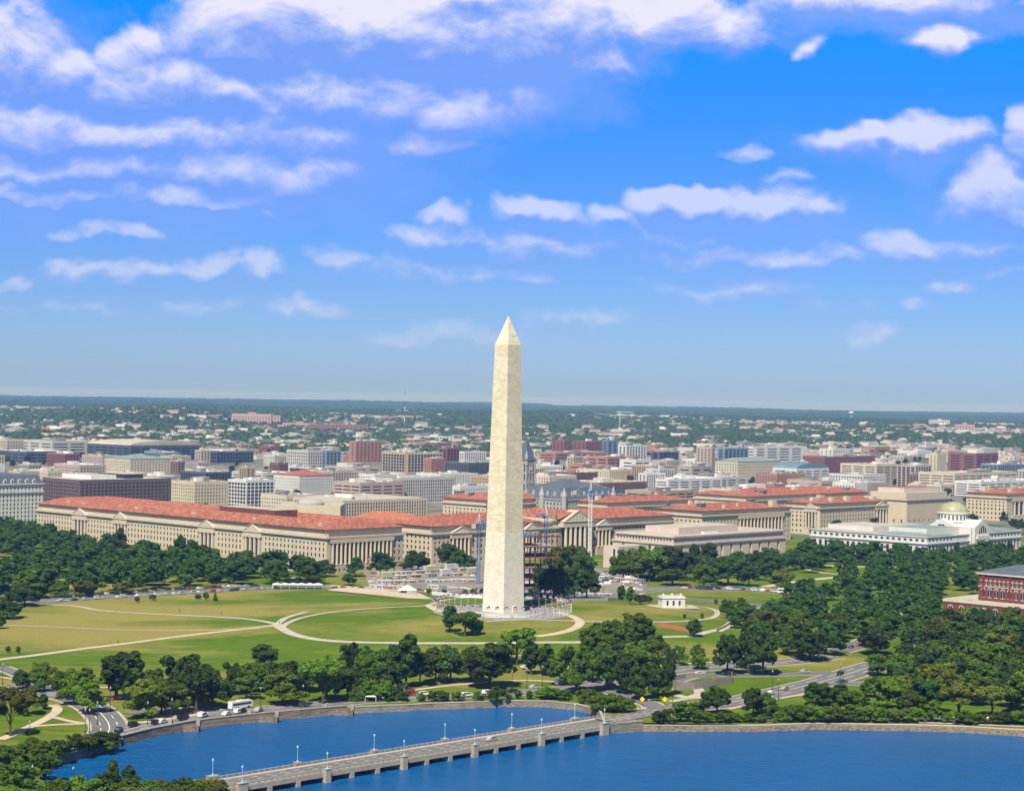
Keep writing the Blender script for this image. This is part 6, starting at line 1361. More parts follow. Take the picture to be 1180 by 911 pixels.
for (tone, kind, size, zone), l in cells.items():
    l.sort(key=lambda t: t[0]); w = 'shrub' if kind == 'shrub' else 'conifer' if kind == 'conical' else 'tree'
    for k, (u, r) in enumerate(l):
        lb = '%s %s %s %s %s' % (size, TW[tone].split()[-1] if len(zone.split()) > 9 else TW[tone], KWORD[kind].split()[0] if len(zone.split()) > 8 else KWORD[kind], w, zone)
        if len(l) > 1 and len(l) <= 3: lb = ('left' if k == 0 else 'right' if k == len(l) - 1 else 'middle') + ' one, ' + lb
        r['label'] = lb; r['category'] = w; r['group'] = 'trees ' + zone
# the smallest rest, as one mass
def mass(name, label, items, seed=0):
    """items: (x, y, z, sx, sz, kind, variant) joined into one mesh of leaf sprays"""
    V, Fs = [], []; off = 0
    for (x, y, z, sx, sz, kind, v_) in items:
        me = SMALL[kind, v_][0]; n = len(me.vertices); a = np.empty(n * 3); me.vertices.foreach_get('co', a); a = a.reshape(-1, 3).copy(); t = rnd.uniform(0, 6.28); c, s = math.cos(t), math.sin(t)
        b = np.stack([(a[:, 0] * c - a[:, 1] * s) * sx + x, (a[:, 0] * s + a[:, 1] * c) * sx + y, a[:, 2] * sz + z], 1); V.append(b)
    V = np.concatenate(V); m = len(V) // 5; me = bpy.data.meshes.new(name); me.vertices.add(len(V)); me.vertices.foreach_set('co', V.ravel()); me.loops.add(len(V)); me.loops.foreach_set('vertex_index', np.arange(len(V), dtype=np.int32))
    me.polygons.add(m); me.polygons.foreach_set('loop_start', np.arange(m, dtype=np.int32) * 5); me.update(calc_edges=True); me.materials.append(TONE['dark'])
    return tag(obj(name, me), label, None, None, 'stuff')
rest = []
for k, spec in enumerate(TSPEC[298:]):
    p, s, sw = tree_parts(spec, k); rest.append((p.x, p.y, p.z, sw, s, spec[4], k % NV[spec[4]]))
if rest: mass('woodland', 'further trees packed in the same belts', rest)
# city trees between the blocks and the woods far behind
city = []
for k in range(420):
    y = rnd.uniform(1500, 4200); u = rnd.uniform(-20, 1200); x = (u - 590) / F * y
    if y < 2300 and not (40 < u < 460 or u > 930): continue
    s = rnd.uniform(.6, .95); city.append((x, y, hgt(x, y), s, s, 'broad', k % 5))
mass('street_trees_of_the_city', 'tree tops showing between the far city blocks', city)
def far_woods():
    rg = np.random.default_rng(5); V, Fc = [], []; n0 = 0
    ring = [(math.cos(a), math.sin(a)) for a in np.linspace(0, 2 * math.pi, 7)[:-1]]
    items = []
    while len(items) < 26000:
        t = rg.random(); y = 3300 + (t ** 1.5) * 17500; u = rg.uniform(-25, 1205); x = (u - 590) / F * y
        d = vnoise(x, y * .5, 520, 77)
        if y < 5200 and d < .62 - .32 * (y - 3300) / 1900: continue
        if y >= 5200 and d < .30: continue
        items.append((x, y, d))
    for x, y, d in items:
        k = 1 + max(0, (y - 4000) / 4200) ; r = rg.uniform(5, 9.5) * k; h = rg.uniform(9, 14) * (1 + .05 * k); z = hgt(x, y) - 1; o = len(V); j = rg.uniform(.75, 1.25, 13)
        for q, (c, s) in enumerate(ring): V.append((x + r * c * j[q], y + r * s * j[q], z + h * .35))
        for q, (c, s) in enumerate(ring): V.append((x + r * .72 * c * j[q + 6], y + r * .72 * s * j[q + 6], z + h * (.70 + .12 * j[q])))
        V.append((x, y, z + h * j[12]))
        for q in range(6): Fc.append((o + q, o + (q + 1) % 6, o + 6 + (q + 1) % 6, o + 6 + q)); Fc.append((o + 6 + q, o + 6 + (q + 1) % 6, o + 12, o + 12))
    me = bpy.data.meshes.new('far_woods'); me.from_pydata(V, [], [f[:3] if f[2] == f[3] else f for f in Fc]); me.materials.append(TONE['bluish']); me.materials.append(TONE['dark'])
    me.polygons.foreach_set('material_index', [(i // 12) % 2 for i in range(len(me.polygons))]); me.update(); tag(obj('far_woods', me), 'woods covering the far hills', None, None, 'stuff')
far_woods()

def far_town():
    """the countless small pale houses of the far suburbs, in patches between the woods"""
    rg = np.random.default_rng(9); mb = MB(); n = 0
    while n < 2600:
        y = 3600 + rg.random() ** 1.3 * 5400; u = rg.uniform(-20, 1200); x = (u - 590) / F * y
        if vnoise(x, y * .5, 520, 77) > .58 or vnoise(x, y, 210, 5) < .42: continue
        z = hgt(x, y); w, d, h = rg.uniform(9, 40), rg.uniform(7, 14), rg.uniform(5, 10); c = rg.integers(0, 8); m = Matrix.Translation((x, y, z)) @ Matrix.Rotation(R(46) if rg.random() < .5 else R(rg.uniform(-30, 30)), 4, 'Z')
        mb.box(-w / 2, w / 2, -d / 2, d / 2, -2, h, int((0, 0, 0, 1, 3, 2, 0, 1)[c]), 4 + int(rg.integers(0, 3)), rot=m); n += 1
    tag(mb.build('suburb', HM + HR), 'countless pale houses of the far suburbs', None, None, 'stuff')
far_town()
# ------------------------------------------------------------------ vehicles
CC = {'white': (.72, .72, .70), 'black': (.012, .012, .014), 'silver': (.42, .43, .44), 'red': (.38, .02, .02), 'blue': (.03, .06, .18), 'dark grey': (.06, .065, .07), 'tan': (.36, .30, .22)}
CM = {k: mat('car_paint_' + k.replace(' ', '_'), v, .3, .6, .02) for k, v in CC.items()}
def prism(prof, w, mb=None, m=0, x0=None):
    mb = mb or MB(); n = len(prof); a = [(x, -w / 2, z) for x, z in prof]; b = [(x, w / 2, z) for x, z in prof]
    mb.raw(a + b, [tuple(range(n)), tuple(range(2 * n - 1, n - 1, -1))] + [((i + 1) % n, i, n + i, n + (i + 1) % n) for i in range(n)], m); return mb
BODY = {'car': [(-2.3, .35), (2.3, .35), (2.32, .75), (1.3, .95), (.55, 1.42), (-1.0, 1.45), (-1.75, 1.05), (-2.3, .98)], 'suv': [(-2.3, .4), (2.3, .4), (2.3, .95), (1.25, 1.1), (.8, 1.72), (-2.0, 1.75), (-2.3, 1.2)], 'van': [(-2.6, .4), (2.6, .4), (2.6, 1.1), (2.1, 1.35), (1.6, 2.2), (-2.6, 2.25)]}
GL = {'car': [(-1.55, 1.0), (1.15, .98), (.5, 1.38), (-.95, 1.40)], 'suv': [(-2.1, 1.15), (1.15, 1.14), (.75, 1.62), (-1.95, 1.65)], 'van': [(.2, 1.35), (2.0, 1.38), (1.55, 2.0), (.2, 2.05)]}
WHEEL = MB().lathe([(.01, -.11), (.33, -.11), (.33, .11), (.01, .11)], 12).mesh('wheel', MT['rubber']); RIM = MB().lathe([(.01, -.125), (.19, -.125), (.19, .125), (.01, .125)], 10).mesh('rim', CM['silver'])
PB = {k: prism(v, 1.82).mesh('body', CM['white']) for k, v in BODY.items()}; PG = {k: prism(v, 1.86).mesh('window', MT['glass']) for k, v in GL.items()}
PF = MB().box(.62, .70, -.75, .75, 1.02, 1.38).mesh('windscreen', MT['glass'])
def proto(kind, col, near=True):
    r = empty('parked_car' if kind != 'van' else 'parked_van', (0, 0, -50)); tag(r, 'x', 'van' if kind == 'van' else 'car')
    b = obj('body', PB[kind], r); b.material_slots[0].link = 'OBJECT'; b.material_slots[0].material = CM[col]; obj('window', PG[kind], r)
    for x in (-1.45, 1.45):
        for y in (-.86, .86): w = obj('wheel', WHEEL, r, (x, y, .33)); w.rotation_euler = (R(90), 0, 0); q = obj('rim', RIM, w)
    MB().box(2.28, 2.36, .5, .85, .6, .8).build('headlight', CM['white'], r); MB().box(2.28, 2.36, -.85, -.5, .6, .8).build('headlight', CM['white'], r); note_kids(r); return r
PROTO = {}; USED = set()
def car(p, rz, kind, col, label, group=None):
    k = (kind, col)
    if k not in PROTO: PROTO[k] = proto(kind, col); o = PROTO[k]; o.location = p; o.rotation_euler = (0, 0, rz)
    else: o = dup(PROTO[k], p, rz)
    o['label'] = label
    if group: o['group'] = group
    elif 'group' in o: del o['group']
    return o
def sc_(o, s): o.scale = (s, s, s)
def heading(u, v, u2, v2): a, b = g(u, v), g(u2, v2); return math.atan2(b.y - a.y, b.x - a.x)
NC = 0; used_lab = {}
def cars_along(px, n, where, shift=0, jitter=.4, perp=False, mix=(6, 4, 5, 2, 2, 4, 1), off=.3):
    global NC
    P = [g(u, v) for u, v in px]; P = [Vector((q.x, q.y, 0)) for q in P]; Ls = [(b - a).length for a, b in zip(P, P[1:])]; tot = sum(Ls); cells = {}
    for k in range(n):
        t = tot * (k + .5 + rnd.uniform(-jitter, jitter)) / n; i = 0
        while i < len(Ls) - 1 and t > Ls[i]: t -= Ls[i]; i += 1
        q = P[i].lerp(P[i + 1], min(1, t / Ls[i])); d = (P[i + 1] - P[i]).normalized(); nrm = Vector((-d.y, d.x, 0)); q = q + nrm * shift; rz = math.atan2(d.y, d.x) + (math.pi / 2 if perp else 0) + rnd.choice((0, math.pi))
        kind = rnd.choices(('car', 'suv', 'van'), (6, 4, .8))[0]; col = rnd.choices(list(CC), mix)[0]; z = hgt(q.x, q.y) + off; o = car(Vector((q.x, q.y, z)), rz, kind, col, ''); NC += 1
        cells.setdefault((kind, col), []).append(o)
    for (kind, col), l in cells.items():
        for j, o in enumerate(l):
            o['label'] = '%s %s %s' % (col, {'car': 'saloon car', 'suv': 'tall estate car', 'van': 'van'}[kind], where); o['group'] = 'cars ' + where
            if 1 < len(l) <= 3: o['label'] = ('leftmost ' if j == 0 else 'rightmost ' if j == len(l) - 1 else 'middle ') + o['label']
cars_along([(60, 689), (102, 686.5), (152, 683.5), (203, 680.5), (270, 676.5), (300, 675.5)], 38, 'parked under the left tree belt', 0, .3)
cars_along([(60, 694), (102, 691), (152, 688), (203, 685), (270, 681), (320, 678)], 24, 'parked along the edge of the wide lawn', 0, .4)
cars_along([(5, 646), (50, 648.5)], 7, 'on the street at the far left behind the trees')
cars_along([(0, 690), (40, 690)], 4, 'near the left edge of the lawn')
cars_along([(380, 678), (430, 679)], 5, 'on the street before the colonnade')
cars_along([(786, 677.5), (830, 678.5), (880, 681), (920, 683), (970, 684)], 34, 'parked in the row between lawn and flat museum', -4, .3)
cars_along([(786, 677.5), (830, 678.5), (880, 681), (970, 684)], 16, 'on the street before the flat museum', 4, .4)
cars_along([(925, 824.5), (985, 825.5), (1050, 827)], 20, 'parked under the low trees at the right lakeside', 0, .2, True)
cars_along([(1085, 828.5), (1130, 829.5), (1180, 832.5)], 20, 'parked at the far right of the lakeside', 0, .2, True, (2, 5, 5, 1.5, 2, 5, 1))
cars_along([(880, 827), (925, 828.5)], 7, 'parked behind the shrubs on the right shore', 0, .3)
cars_along([(395, 655), (470, 652)], 6, 'in front of the colonnade entrance', 0)
cars_along([(460, 797), (476, 796)], 3, 'parked on the shore lot left of the big round tree', 0, .2)
cars_along([(450, 803), (500, 802)], 3, 'on the shore road left of the big round tree', 2)
cars_along([(600, 668), (690, 672), (740, 668)], 14, 'around the building site', 0)
cars_along([(890, 702), (925, 703)], 5, 'by the mall crossing', 0)
cars_along([(1000, 742), (975, 748)], 3, 'in the side road within the right wood', 0)
one = [(154, 837.5, 175, 833, 'suv', 'black', 'black car leaving the left junction beside the rubble wall'), (180, 834.5, 200, 829, 'car', 'black', 'black saloon behind the white one on the lakeside road'), (187, 833.5, 210, 828, 'car', 'white', 'white saloon in front of the black one on the lakeside road'), (211, 829.5, 230, 825, 'van', 'black', 'large black van on the lakeside road'), (234, 826.5, 250, 822, 'suv', 'white', 'white car parked at the middle of the rubble wall'),
 (137, 844, 150, 838, 'suv', 'black', 'dark car turning at the left junction near the wall end'), (261, 824.5, 275, 820, 'car', 'white', 'white saloon right below the coach'), (275, 822, 290, 818, 'suv', 'white', 'white tall car behind the black convertible'), (279, 821, 292, 817, 'car', 'black', 'black car next to the stone landing below the coach'), (298, 820, 310, 816, 'car', 'silver', 'silver car passing the stone landing'), (351, 814.5, 370, 813, 'suv', 'dark grey', 'lone dark car on the lakeside road right of the coach'),
 (592, 798, 610, 796, 'car', 'black', 'black car on the wide road above the bridge'), (616, 793.5, 630, 792, 'car', 'silver', 'silver grey car on the wide road'), (645, 789, 660, 786, 'van', 'white', 'white van on the wide road by the white coach'), (562, 800, 580, 798, 'suv', 'white', 'white car half behind the shore saplings'), (538, 803, 560, 801, 'suv', 'white', 'white car on the shore road near the big round tree'), (606, 770.5, 620, 770, 'car', 'white', 'white car under the trees south of the obelisk'),
 (719, 789.5, 740, 788, 'suv', 'black', 'black car behind the trees by the wooden fence'), (703, 789, 715, 788, 'van', 'silver', 'silver van in the trees left of the wooden fence'), (807, 777.5, 820, 778, 'car', 'white', 'white car above the wooden fence'), (842, 778.5, 860, 778.5, 'suv', 'black', 'black tall car right of the wooden fence'), (868, 776.5, 880, 776, 'suv', 'dark grey', 'grey van like car at the start of the tree row'), (888, 776.5, 900, 776, 'suv', 'blue', 'left blue car of the pair under the trees'), (894, 776, 905, 776, 'suv', 'black', 'right black car of the pair under the trees'), (928, 775.5, 940, 775, 'car', 'silver', 'silver car at the end of the side road'),
 (888, 800.5, 870, 804, 'car', 'white', 'white car on the broad road by the shore'), (904, 795.5, 880, 800, 'car', 'tan', 'open tan car following on the broad road'), (968, 778.5, 950, 784, 'suv', 'black', 'black car on the broad road near the wood'), (970, 787, 950, 787, 'car', 'dark grey', 'dark car on the branch below the broad road'), (846, 764, 870, 763, 'van', 'white', 'white van beside the white coach in the trees'), (871, 763, 890, 762, 'van', 'white', 'white van right of the coach in the trees'),
 (567, 853, 600, 846, 'car', 'silver', 'silver car driving on the bridge'), (1051, 732, 1050, 728, 'suv', 'red', 'dark red car in the tree lined street'), (1060, 737, 1062, 730, 'car', 'white', 'white car in the tree lined street'), (30, 791, 50, 797, 'car', 'white', 'white car waiting before the zebra crossing'), (38, 796, 55, 801, 'suv', 'dark grey', 'grey car before the zebra crossing'), (126, 806, 140, 806, 'car', 'red', 'orange red car behind the trees above the junction'), (133, 806, 140, 806, 'car', 'red', 'second red car right behind the trees above the junction'), (88, 750, 90, 750, None, None, '')]
for u, v, u2, v2, kind, col, lb in one:
    if not kind: continue
    if 'bridge' in lb and 'driving' in lb: p = at(u, v, DK + .02); rz = math.atan2(dB.y, dB.x)
    else: p = g(u, v); p.z += .34; rz = heading(u, v, u2, v2)
    sc_(car(p, rz, kind, col, lb), 1.1)
# coaches and buses
def bus(u, v, u2, v2, col, label, Lb=12.5, H=3.5, two=False):
    p = g(u, v); p.z += .34; r = empty('coach' if not two else 'double_decker_bus', p, heading(u, v, u2, v2)); tag(r, label, 'bus'); h = Lb / 2
    prism([(-h, .4), (h, .4), (h + .1, 1.2), (h - .1, H - .4), (h - .6, H), (-h + .3, H), (-h, H - .5)], 2.5).build('body', col, r)
    for z in ((1.6, H - .7),) if not two else ((1.3, 1.95), (2.9, 3.5)):
        mb = MB(); n = 8
        for sy in (-1, 1):
            for k in range(n): x0 = -h + .6 + (Lb - 1.4) * k / n; mb.box(x0, x0 + (Lb - 1.4) / n - .08, sy * 1.27 - .02, sy * 1.27 + .02, *z)
        mb.build('window', MT['glass'], r)
    MB().box(h - .12, h + .06, -1.1, 1.1, 1.3, H - .8).build('windscreen', MT['glass'], r)
    for x in (-h + 2.2, h - 2.4, -h + 3.5):
        for y in (-1.12, 1.12): w = obj('wheel', WHEEL, r, (x, y, .5)); w.rotation_euler = (R(90), 0, 0); w.scale = (1.5, 1.5, 1.5)
    MB().box(-1.6, 1.2, -.7, .7, H, H + .25).build('roof_vent', MT['white'], r)
bus(277, 816.5, 300, 813, CM['white'], 'white touring coach with dark window band on the lakeside road at the left', 11.5, 3.2)
bus(672, 776, 690, 774, CM['white'], 'white coach partly hidden by trees south of the obelisk', 11); bus(657, 778, 640, 780, CM['silver'], 'grey brown coach beside the white one in the trees', 10)
bus(858, 763, 880, 762, CM['white'], 'white coach with black windows in the trees right of the wooden fence'); bus(1065, 716, 1061, 705, CM['red'], 'red double deck tour bus in the tree lined street', 10, 4.2, True)
bus(338, 672, 360, 671, CM['black'], 'black coach parked under trees behind the long white tent'); bus(907, 684, 930, 685, CM['white'], 'white coach in the car row before the flat museum'); bus(745, 668, 760, 668, CM['dark grey'], 'dark coach at the right end of the building site'); bus(655, 686, 670, 686, CM['blue'], 'blue bus below the dark trees beside the obelisk', 9)
# ------------------------------------------------------------------ tents, trailers, site
def tent(u, v, w, d, bays, label, rz=0, ridge=5.2, eave=3.0):
    p = g(u, v); r = empty('marquee', p, rz); tag(r, label, 'marquee'); mb = MB(); n = bays
    for k in range(n):
        x0, x1 = -w / 2 + w * k / n, -w / 2 + w * (k + 1) / n; xm = (x0 + x1) / 2; A = [(x0, 0, eave), (x1, 0, eave), (x1, d, eave), (x0, d, eave)]; t = (xm, d / 2, ridge)
        for i in range(4): mb.face([A[i], A[(i + 1) % 4], t])
    mb.build('canopy', MT['white'], r)
    for k in range(n + 1):
        for y in (0, d): MB().bar((-w / 2 + w * k / n, y, 0), (-w / 2 + w * k / n, y, eave), .12).build('tent_pole', MT['steel_white'], r)
tent(343, 679, 33, 9, 6, 'long white open marquee on the lawn before the colonnaded block', R(8), 4.1, 3.1); tent(469, 684, 12, 8, 1, 'small white peaked tent on the lawn below the building site', 0, 5.6, 2.2); tent(427, 809, 4.5, 4.5, 1, 'tiny white kiosk tent in the trees above the lakeside road', 0, 3.4, 2.4)
tent(1108, 644, 18, 10, 3, 'white marquee among the trees by the domed museum', 0); tent(1133, 645, 10, 8, 1, 'small white marquee right of the larger one by the domed museum', 0); tent(230, 826, .1, .1, 1, 'x', 0) if False else None
TC = [mat('trailer_cream', (.44, .40, .26), .6), mat('trailer_white', (.50, .50, .48), .6), mat('trailer_tan', (.40, .34, .24), .6), mat('trailer_grey', (.30, .31, .32), .6), mat('container_rust', (.36, .13, .06), .7)]
TCN = ['cream', 'white', 'tan', 'grey', 'rusty']
rows_ = [([(436, 665), (552, 657)], 9, (0, 0, 1, 2), 11), ([(438, 669), (552, 663)], 7, (0, 2, 4, 3, 1), 8), ([(435, 674), (548, 672)], 8, (1, 0, 2, 3, 1), 10), ([(432, 678), (470, 679)], 3, (1, 1, 0), 12), ([(495, 678), (550, 681)], 5, (1, 3, 1, 1), 9), ([(606, 684), (700, 686)], 9, (1, 3, 1, 4), 9), ([(690, 668), (742, 672)], 6, (1, 3, 1, 2), 6), ([(600, 676), (622, 676)], 3, (1, 2), 7)]
tcell = {}
for ri, (px, n, cols, L_) in enumerate(rows_):
    a, b = g(*px[0]), g(*px[1]); rz = math.atan2(b.y - a.y, b.x - a.x)
    for k in range(n):
        q = a.lerp(b, (k + .5) / n) + Vector((rnd.uniform(-1, 1), rnd.uniform(-3, 3), 0)); q.z = LAND; ci = cols[k % len(cols)]; r = empty('site_trailer', q, rz + rnd.uniform(-.08, .08)); tag(r, None, 'trailer')
        hh = rnd.choice((2.9, 2.9, 3.2, 5.8 if ri < 2 else 3)); MB().box(-L_ / 2, L_ / 2, -1.5, 1.5, .4, hh).build('body', TC[ci], r); MB().box(-L_ / 2 - .15, L_ / 2 + .15, -1.65, 1.65, hh, hh + .2).build('roof', RM['white'] if ci != 3 else RM['grey'], r)
        for j in range(3): x = -L_ / 2 + L_ * (j + .5) / 3; MB().box(x - .7, x + .7, -1.54, -1.49, 1.5, 2.4).build('window', MT['glass'], r)
        MB().box(-.5 + 1.7, .5 + 1.7, -1.55, -1.49, .5, 2.6).build('door', MT['steel_blue'] if k % 3 == 0 else MT['dark'], r)
        side = 'left of the obelisk' if px[0][0] < 580 else 'right of the obelisk'; rw = ('in the back row', 'in the second row', 'in the third row', 'at the front corner', 'in the front row near the blue crane', 'in the row under the dark trees', 'by the right end of the site', 'at the foot of the steel frame')[ri]
        tcell.setdefault((TCN[ci], rw, side), []).append(r)
for (c, rw, side), l in tcell.items():
    for j, r in enumerate(l): r['label'] = '%s%s site trailer %s, %s' % ('' if not 1 < len(l) <= 3 else 'leftmost ' if j == 0 else 'rightmost ' if j == len(l) - 1 else 'middle ', c, rw, side); r['group'] = 'trailers on the building site'
mb = MB()
for k in range(420):
    u = rnd.choice((rnd.uniform(425, 556), rnd.uniform(600, 740))); q = g(u, rnd.uniform(660, 683)); s = rnd.uniform(.4, 1.7); t = rnd.uniform(0, 3); m_ = Matrix.Translation(q) @ Matrix.Rotation(t, 4, 'Z'); mb.box(-s * 1.6, s * 1.6, -s, s, 0, s * rnd.uniform(.4, 1.2), rnd.randrange(6), rot=m_)
tag(mb.build('site_clutter', TC + [MT['white']]), 'building materials lying about the site', None, None, 'stuff')
# site hoarding
def fence(px, h, m, name, label, step=3, off=0):
    P = [g(u, v) for u, v in px]; O = P[0]; r = empty(name, O); tag(r, label, 'fence'); mb = MB()
    for a, b in zip(P, P[1:]):
        a2, b2 = a - O, b - O; d = (b2 - a2).normalized(); n = Vector((-d.y, d.x, 0)) * .12; up = Vector((0, 0, h)); A = [a2 - n, b2 - n, b2 + n, a2 + n]
        mb.face([A[0], A[1], A[1] + up, A[0] + up]); mb.face([A[2], A[3], A[3] + up, A[2] + up]); mb.face([q + up for q in A]); 
        k = max(1, int((b2 - a2).length / step))
        for j in range(k + 1): q = a2.lerp(b2, j / k); MB().bar(q - n * 1.6 + Vector((0, 0, -.2)), q - n * 1.6 + up * 1.05, .13).build('fence_post', m, r)
    mb.build('fence_panel', m, r)
fence([(418, 678), (432, 680.5), (452, 682), (480, 685)], 2, MT['paving'], 'site_hoarding', 'low pale site barrier left of the small peaked tent', 12); fence([(498, 685), (530, 688), (556, 689)], 2.2, MT['white'], 'site_hoarding', 'white site barrier left of the obelisk foot', 10); fence([(606, 690), (650, 693), (700, 692), (740, 688)], 1.8, MT['paving'], 'site_hoarding', 'long pale barrier below the dark trees right of the obelisk', 14)
fence([(777, 793), (779, 794.5), (800, 794), (822, 791), (843, 787), (843, 782.5)], 3.4, MT['wood'], 'wooden_fence', 'weathered grey board fence standing free on the right lawn', 1.2); fence([(777, 789), (777, 784), (790, 781.5), (822, 780.5), (826, 784)], 2.4, MT['wood'], 'wooden_fence', 'rear board fence closing the small garden behind the first', 1.2)
fence([(826, 727), (836, 722.5), (843, 717.5), (842, 711)], 1.1, MT['dark'], 'railing_wall', 'dark curved retaining wall beside the sunken path', 40)
# railing on the right lakeside
P = [g(u, v - 1.0) for u, v in EASTWALL[1:-1]]; r = empty('lakeside_railing', P[0]); tag(r, 'thin grey railing above the right lakeside wall', 'railing'); mb = MB()
for a, b in zip(P, P[1:]):
    a, b = a - P[0] + Vector((0, 3.0, 0)), b - P[0] + Vector((0, 3.0, 0)); mb.bar(a + Vector((0, 0, 1.1)), b + Vector((0, 0, 1.1)), .06, n=3); k = int((b - a).length / 3.5)
    for j in range(k): q = a.lerp(b, j / k); mb.bar(q, q + Vector((0, 0, 1.1)), .08, n=4)
mb.build('rail', MT['kerb'], r)
# ------------------------------------------------------------------ lamps, signs, people
def lamp_post(h=8):
    r = empty('street_lamp', (0, 0, -50)); tag(r, 'x', 'street lamp', 'dark street lamps by the roads')
    MB().lathe([(.28, -.3), (.25, .8), (.13, 1.0), (.09, h)], 8).build('post', MT['dark'], r); MB().lathe([(.08, h), (.32, h + .35), (.38, h + .8), (.15, h + 1.15), (.03, h + 1.4)], 8).build('lamp_head', MT['kerb'], r); MB().lathe([(.4, -.3), (.4, .25), (.28, .3)], 8).build('base', MT['dark'], r); note_kids(r); return r
lp = lamp_post(); fl = True
LAMPS = [(98, 844, 'by the left junction between path and road'), (103, 844, 'second at the left junction, close right of the taller'), (34, 859, 'on the grass beside the gravel path'), (3, 788, 'at the left edge by the road'), (37, 914, 'on the left bank at the bottom edge'), (84, 916, 'on the bank below the inlet'), (112, 835, 'just above the zebra crossing'), (127, 817, 'behind the junction lawn'), (300, 817, 'between the coach and the bright tree'), (349, 814, 'beside the lone dark car'),
 (590, 796, 'left of the pair above the shore curve'), (607, 793, 'right of the pair above the shore curve'), (625, 790, 'before the dark trees south of the obelisk'), (1014, 0, ''), (775, 818, 'by the bridge head below the conifer'), (890, 795, 'on the lawn above the broad road'), (897, 806, 'on the kerb below the broad road'), (816, 777, 'behind the wooden fence'), (780, 772, 'left of the wooden fence by the upper road'), (968, 787, 'in the fork of the broad road'), (890, 0, ''), (735, 790, 'by the road left of the wooden fence'), (170, 835, 'at the end of the rubble wall'), (198, 831, 'along the rubble wall near the large black van'), (889, 695, 'on the strip before the mall crossing'), (913, 697, 'right of the one before the mall crossing'), (695, 690, 'by the pale barrier')]
for u, v, lb in LAMPS:
    if not v: continue
    o = lp if fl else dup(lp); fl = False; o.location = g(u, v); o['label'] = 'dark street lamp ' + lb
for u, v, lb in ((740, 813, 'left yellow diamond warning sign at the bridge head'), (766, 813, 'right yellow diamond warning sign at the bridge head')):
    r = empty('road_sign', g(u, v)); tag(r, lb, 'sign'); MB().bar((0, 0, 0), (0, 0, 2.2), .06).build('post', MT['dark'], r); q = MB().box(-.8, .8, -.04, .04, -.8, .8).build('sign_board', mat('sign_yellow', (.75, .62, .02)), r, ); q.location = (0, -.1, 2.9); q.rotation_euler = (0, R(45), 0)
# people
def body_mesh():
    me = bpy.data.meshes.new('person_body'); V = [(0, 0, .95), (0, 0, 1.2), (0, 0, 1.42), (0, 0, 1.55), (0, 0, 1.68), (.1, 0, .9), (.12, .05, .5), (.13, .0, .08), (.13, -.12, .04), (-.1, 0, .9), (-.12, -.06, .5), (-.13, .08, .08), (-.13, -.04, .04), (.2, 0, 1.4), (.26, .03, 1.12), (.25, -.08, .88), (-.2, 0, 1.4), (-.26, .03, 1.12), (-.25, -.08, .88)]
    E = [(0, 1), (1, 2), (2, 3), (3, 4), (0, 5), (5, 6), (6, 7), (7, 8), (0, 9), (9, 10), (10, 11), (11, 12), (2, 13), (13, 14), (14, 15), (2, 16), (16, 17), (17, 18)]; me.from_pydata(V, E, [])
    o = bpy.data.objects.new('tmp', me); COL.objects.link(o); md = o.modifiers.new('s', 'SKIN'); RR = [.15, .15, .16, .06, .11, .1, .07, .05, .045, .1, .07, .05, .045, .065, .05, .035, .065, .05, .035]
    for k, v in enumerate(me.skin_vertices[0].data): v.radius = (RR[k], RR[k] * .8); v.use_root = (k == 0)
    o.modifiers.new('d', 'SUBSURF').levels = 1; dg = bpy.context.evaluated_depsgraph_get(); ev = bpy.data.meshes.new_from_object(o.evaluated_get(dg)); bpy.data.objects.remove(o); ev.materials.clear()
    for m in (CLOTH[0], CLOTH[1], SKINM): ev.materials.append(m)
    for p in ev.polygons: z = p.center.z; p.material_index = 2 if z > 1.5 or (z < 1.05 and abs(p.center.x) > .19) else 0 if z > .95 else 1
    return ev
SKINM = mat('skin', (.35, .2, .13)); CL = [mat('shirt_white', (.7, .7, .7)), mat('shirt_red', (.4, .05, .05)), mat('shirt_blue', (.05, .12, .35)), mat('shirt_dark', (.04, .04, .05))]; TR = mat('trousers', (.05, .06, .09)); CLOTH = (CL[0], TR)
PM = body_mesh(); HAIR = MB().lathe([(.01, 1.82), (.09, 1.79), (.125, 1.70), (.115, 1.62)], 8).mesh('hair', MT['dark'])
PW = ['white', 'red', 'blue', 'dark']
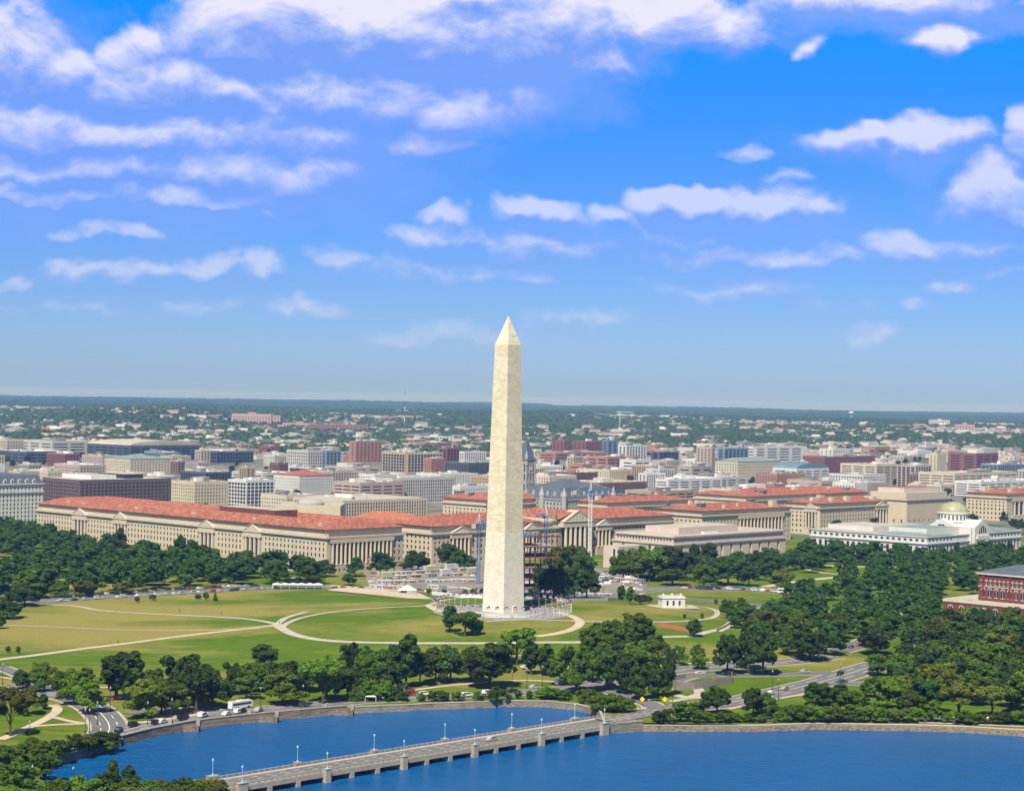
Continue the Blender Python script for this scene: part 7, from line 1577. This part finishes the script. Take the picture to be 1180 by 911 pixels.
PP = [(497, 697, 0, 'walking on the gravel path left of the obelisk'), (136, 741, 3, 'on the long pale path across the lawn'), (162, 738, 0, 'further along the long pale path'), (176, 737, 0, 'rightmost of those on the long pale path'), (133, 703, 0, 'on the upper path of the wide lawn'), (207, 705, 3, 'standing on the lawn by the upper path'), (255, 708, 1, 'near the bend of the upper path'), (322, 719, 3, 'at the junction where the paths meet'), (557, 712, 3, 'just left of the foot of the obelisk'), (572, 711.5, 0, 'on the step before the obelisk'), (590, 712, 2, 'on the plaza right of the obelisk corner'),
      (612, 706, 3, 'right of the obelisk by the bench wall'), (617, 707, 1, 'beside the one right of the obelisk'), (622, 704, 0, 'on the right part of the plaza'), (628, 706, 2, 'near the flagpoles on the right'), (634, 704, 1, 'standing between the right flagpoles'), (640, 706, 3, 'at the right edge of the plaza'), (606, 709, 0, 'close behind the corner of the obelisk'), (545, 712, 2, 'on the left part of the plaza'), (722, 795, 0, 'on the pavement near the bridge head'), (826, 706, 0, 'at the round junction near the white lodge'), (832, 704, 2, 'right one at the round junction near the lodge')]
hair0 = None
for k, (u, v, c, lb) in enumerate(PP):
    r = empty('person', g(u, v) + Vector((0, 0, .12)), rnd.uniform(0, 6.28), 1.05); tag(r, 'person in a %s shirt %s' % (PW[c], lb), 'person'); b = obj('person_body', PM, r); b.material_slots[0].link = 'OBJECT'; b.material_slots[0].material = CL[c]; obj('hair', HAIR, r)
print('cars', NC)
# ------------------------------------------------------------------ haze
mh = bpy.data.materials.new('haze'); mh.use_nodes = True; t = mh.node_tree; t.nodes.clear(); N = NT(t)
pv = N.n('ShaderNodeVolumePrincipled'); pv.inputs['Color'].default_value = (*HAZE_COL, 1); pv.inputs['Density'].default_value = HAZE_D; pv.inputs['Anisotropy'].default_value = 0.0; pv.inputs['Absorption Color'].default_value = (1, 1, 1, 1)
o = N.n('ShaderNodeOutputMaterial'); t.links.new(pv.outputs[0], o.inputs['Volume'])
mb = MB().box(-32000, 32000, -4000, 36000, -6, 186); hz = mb.build('haze', mh); tag(hz, kind='stuff')

for o in SC.objects:
    if 'label' in o and len(o['label'].split()) > 16: print('LONG', o['label'])
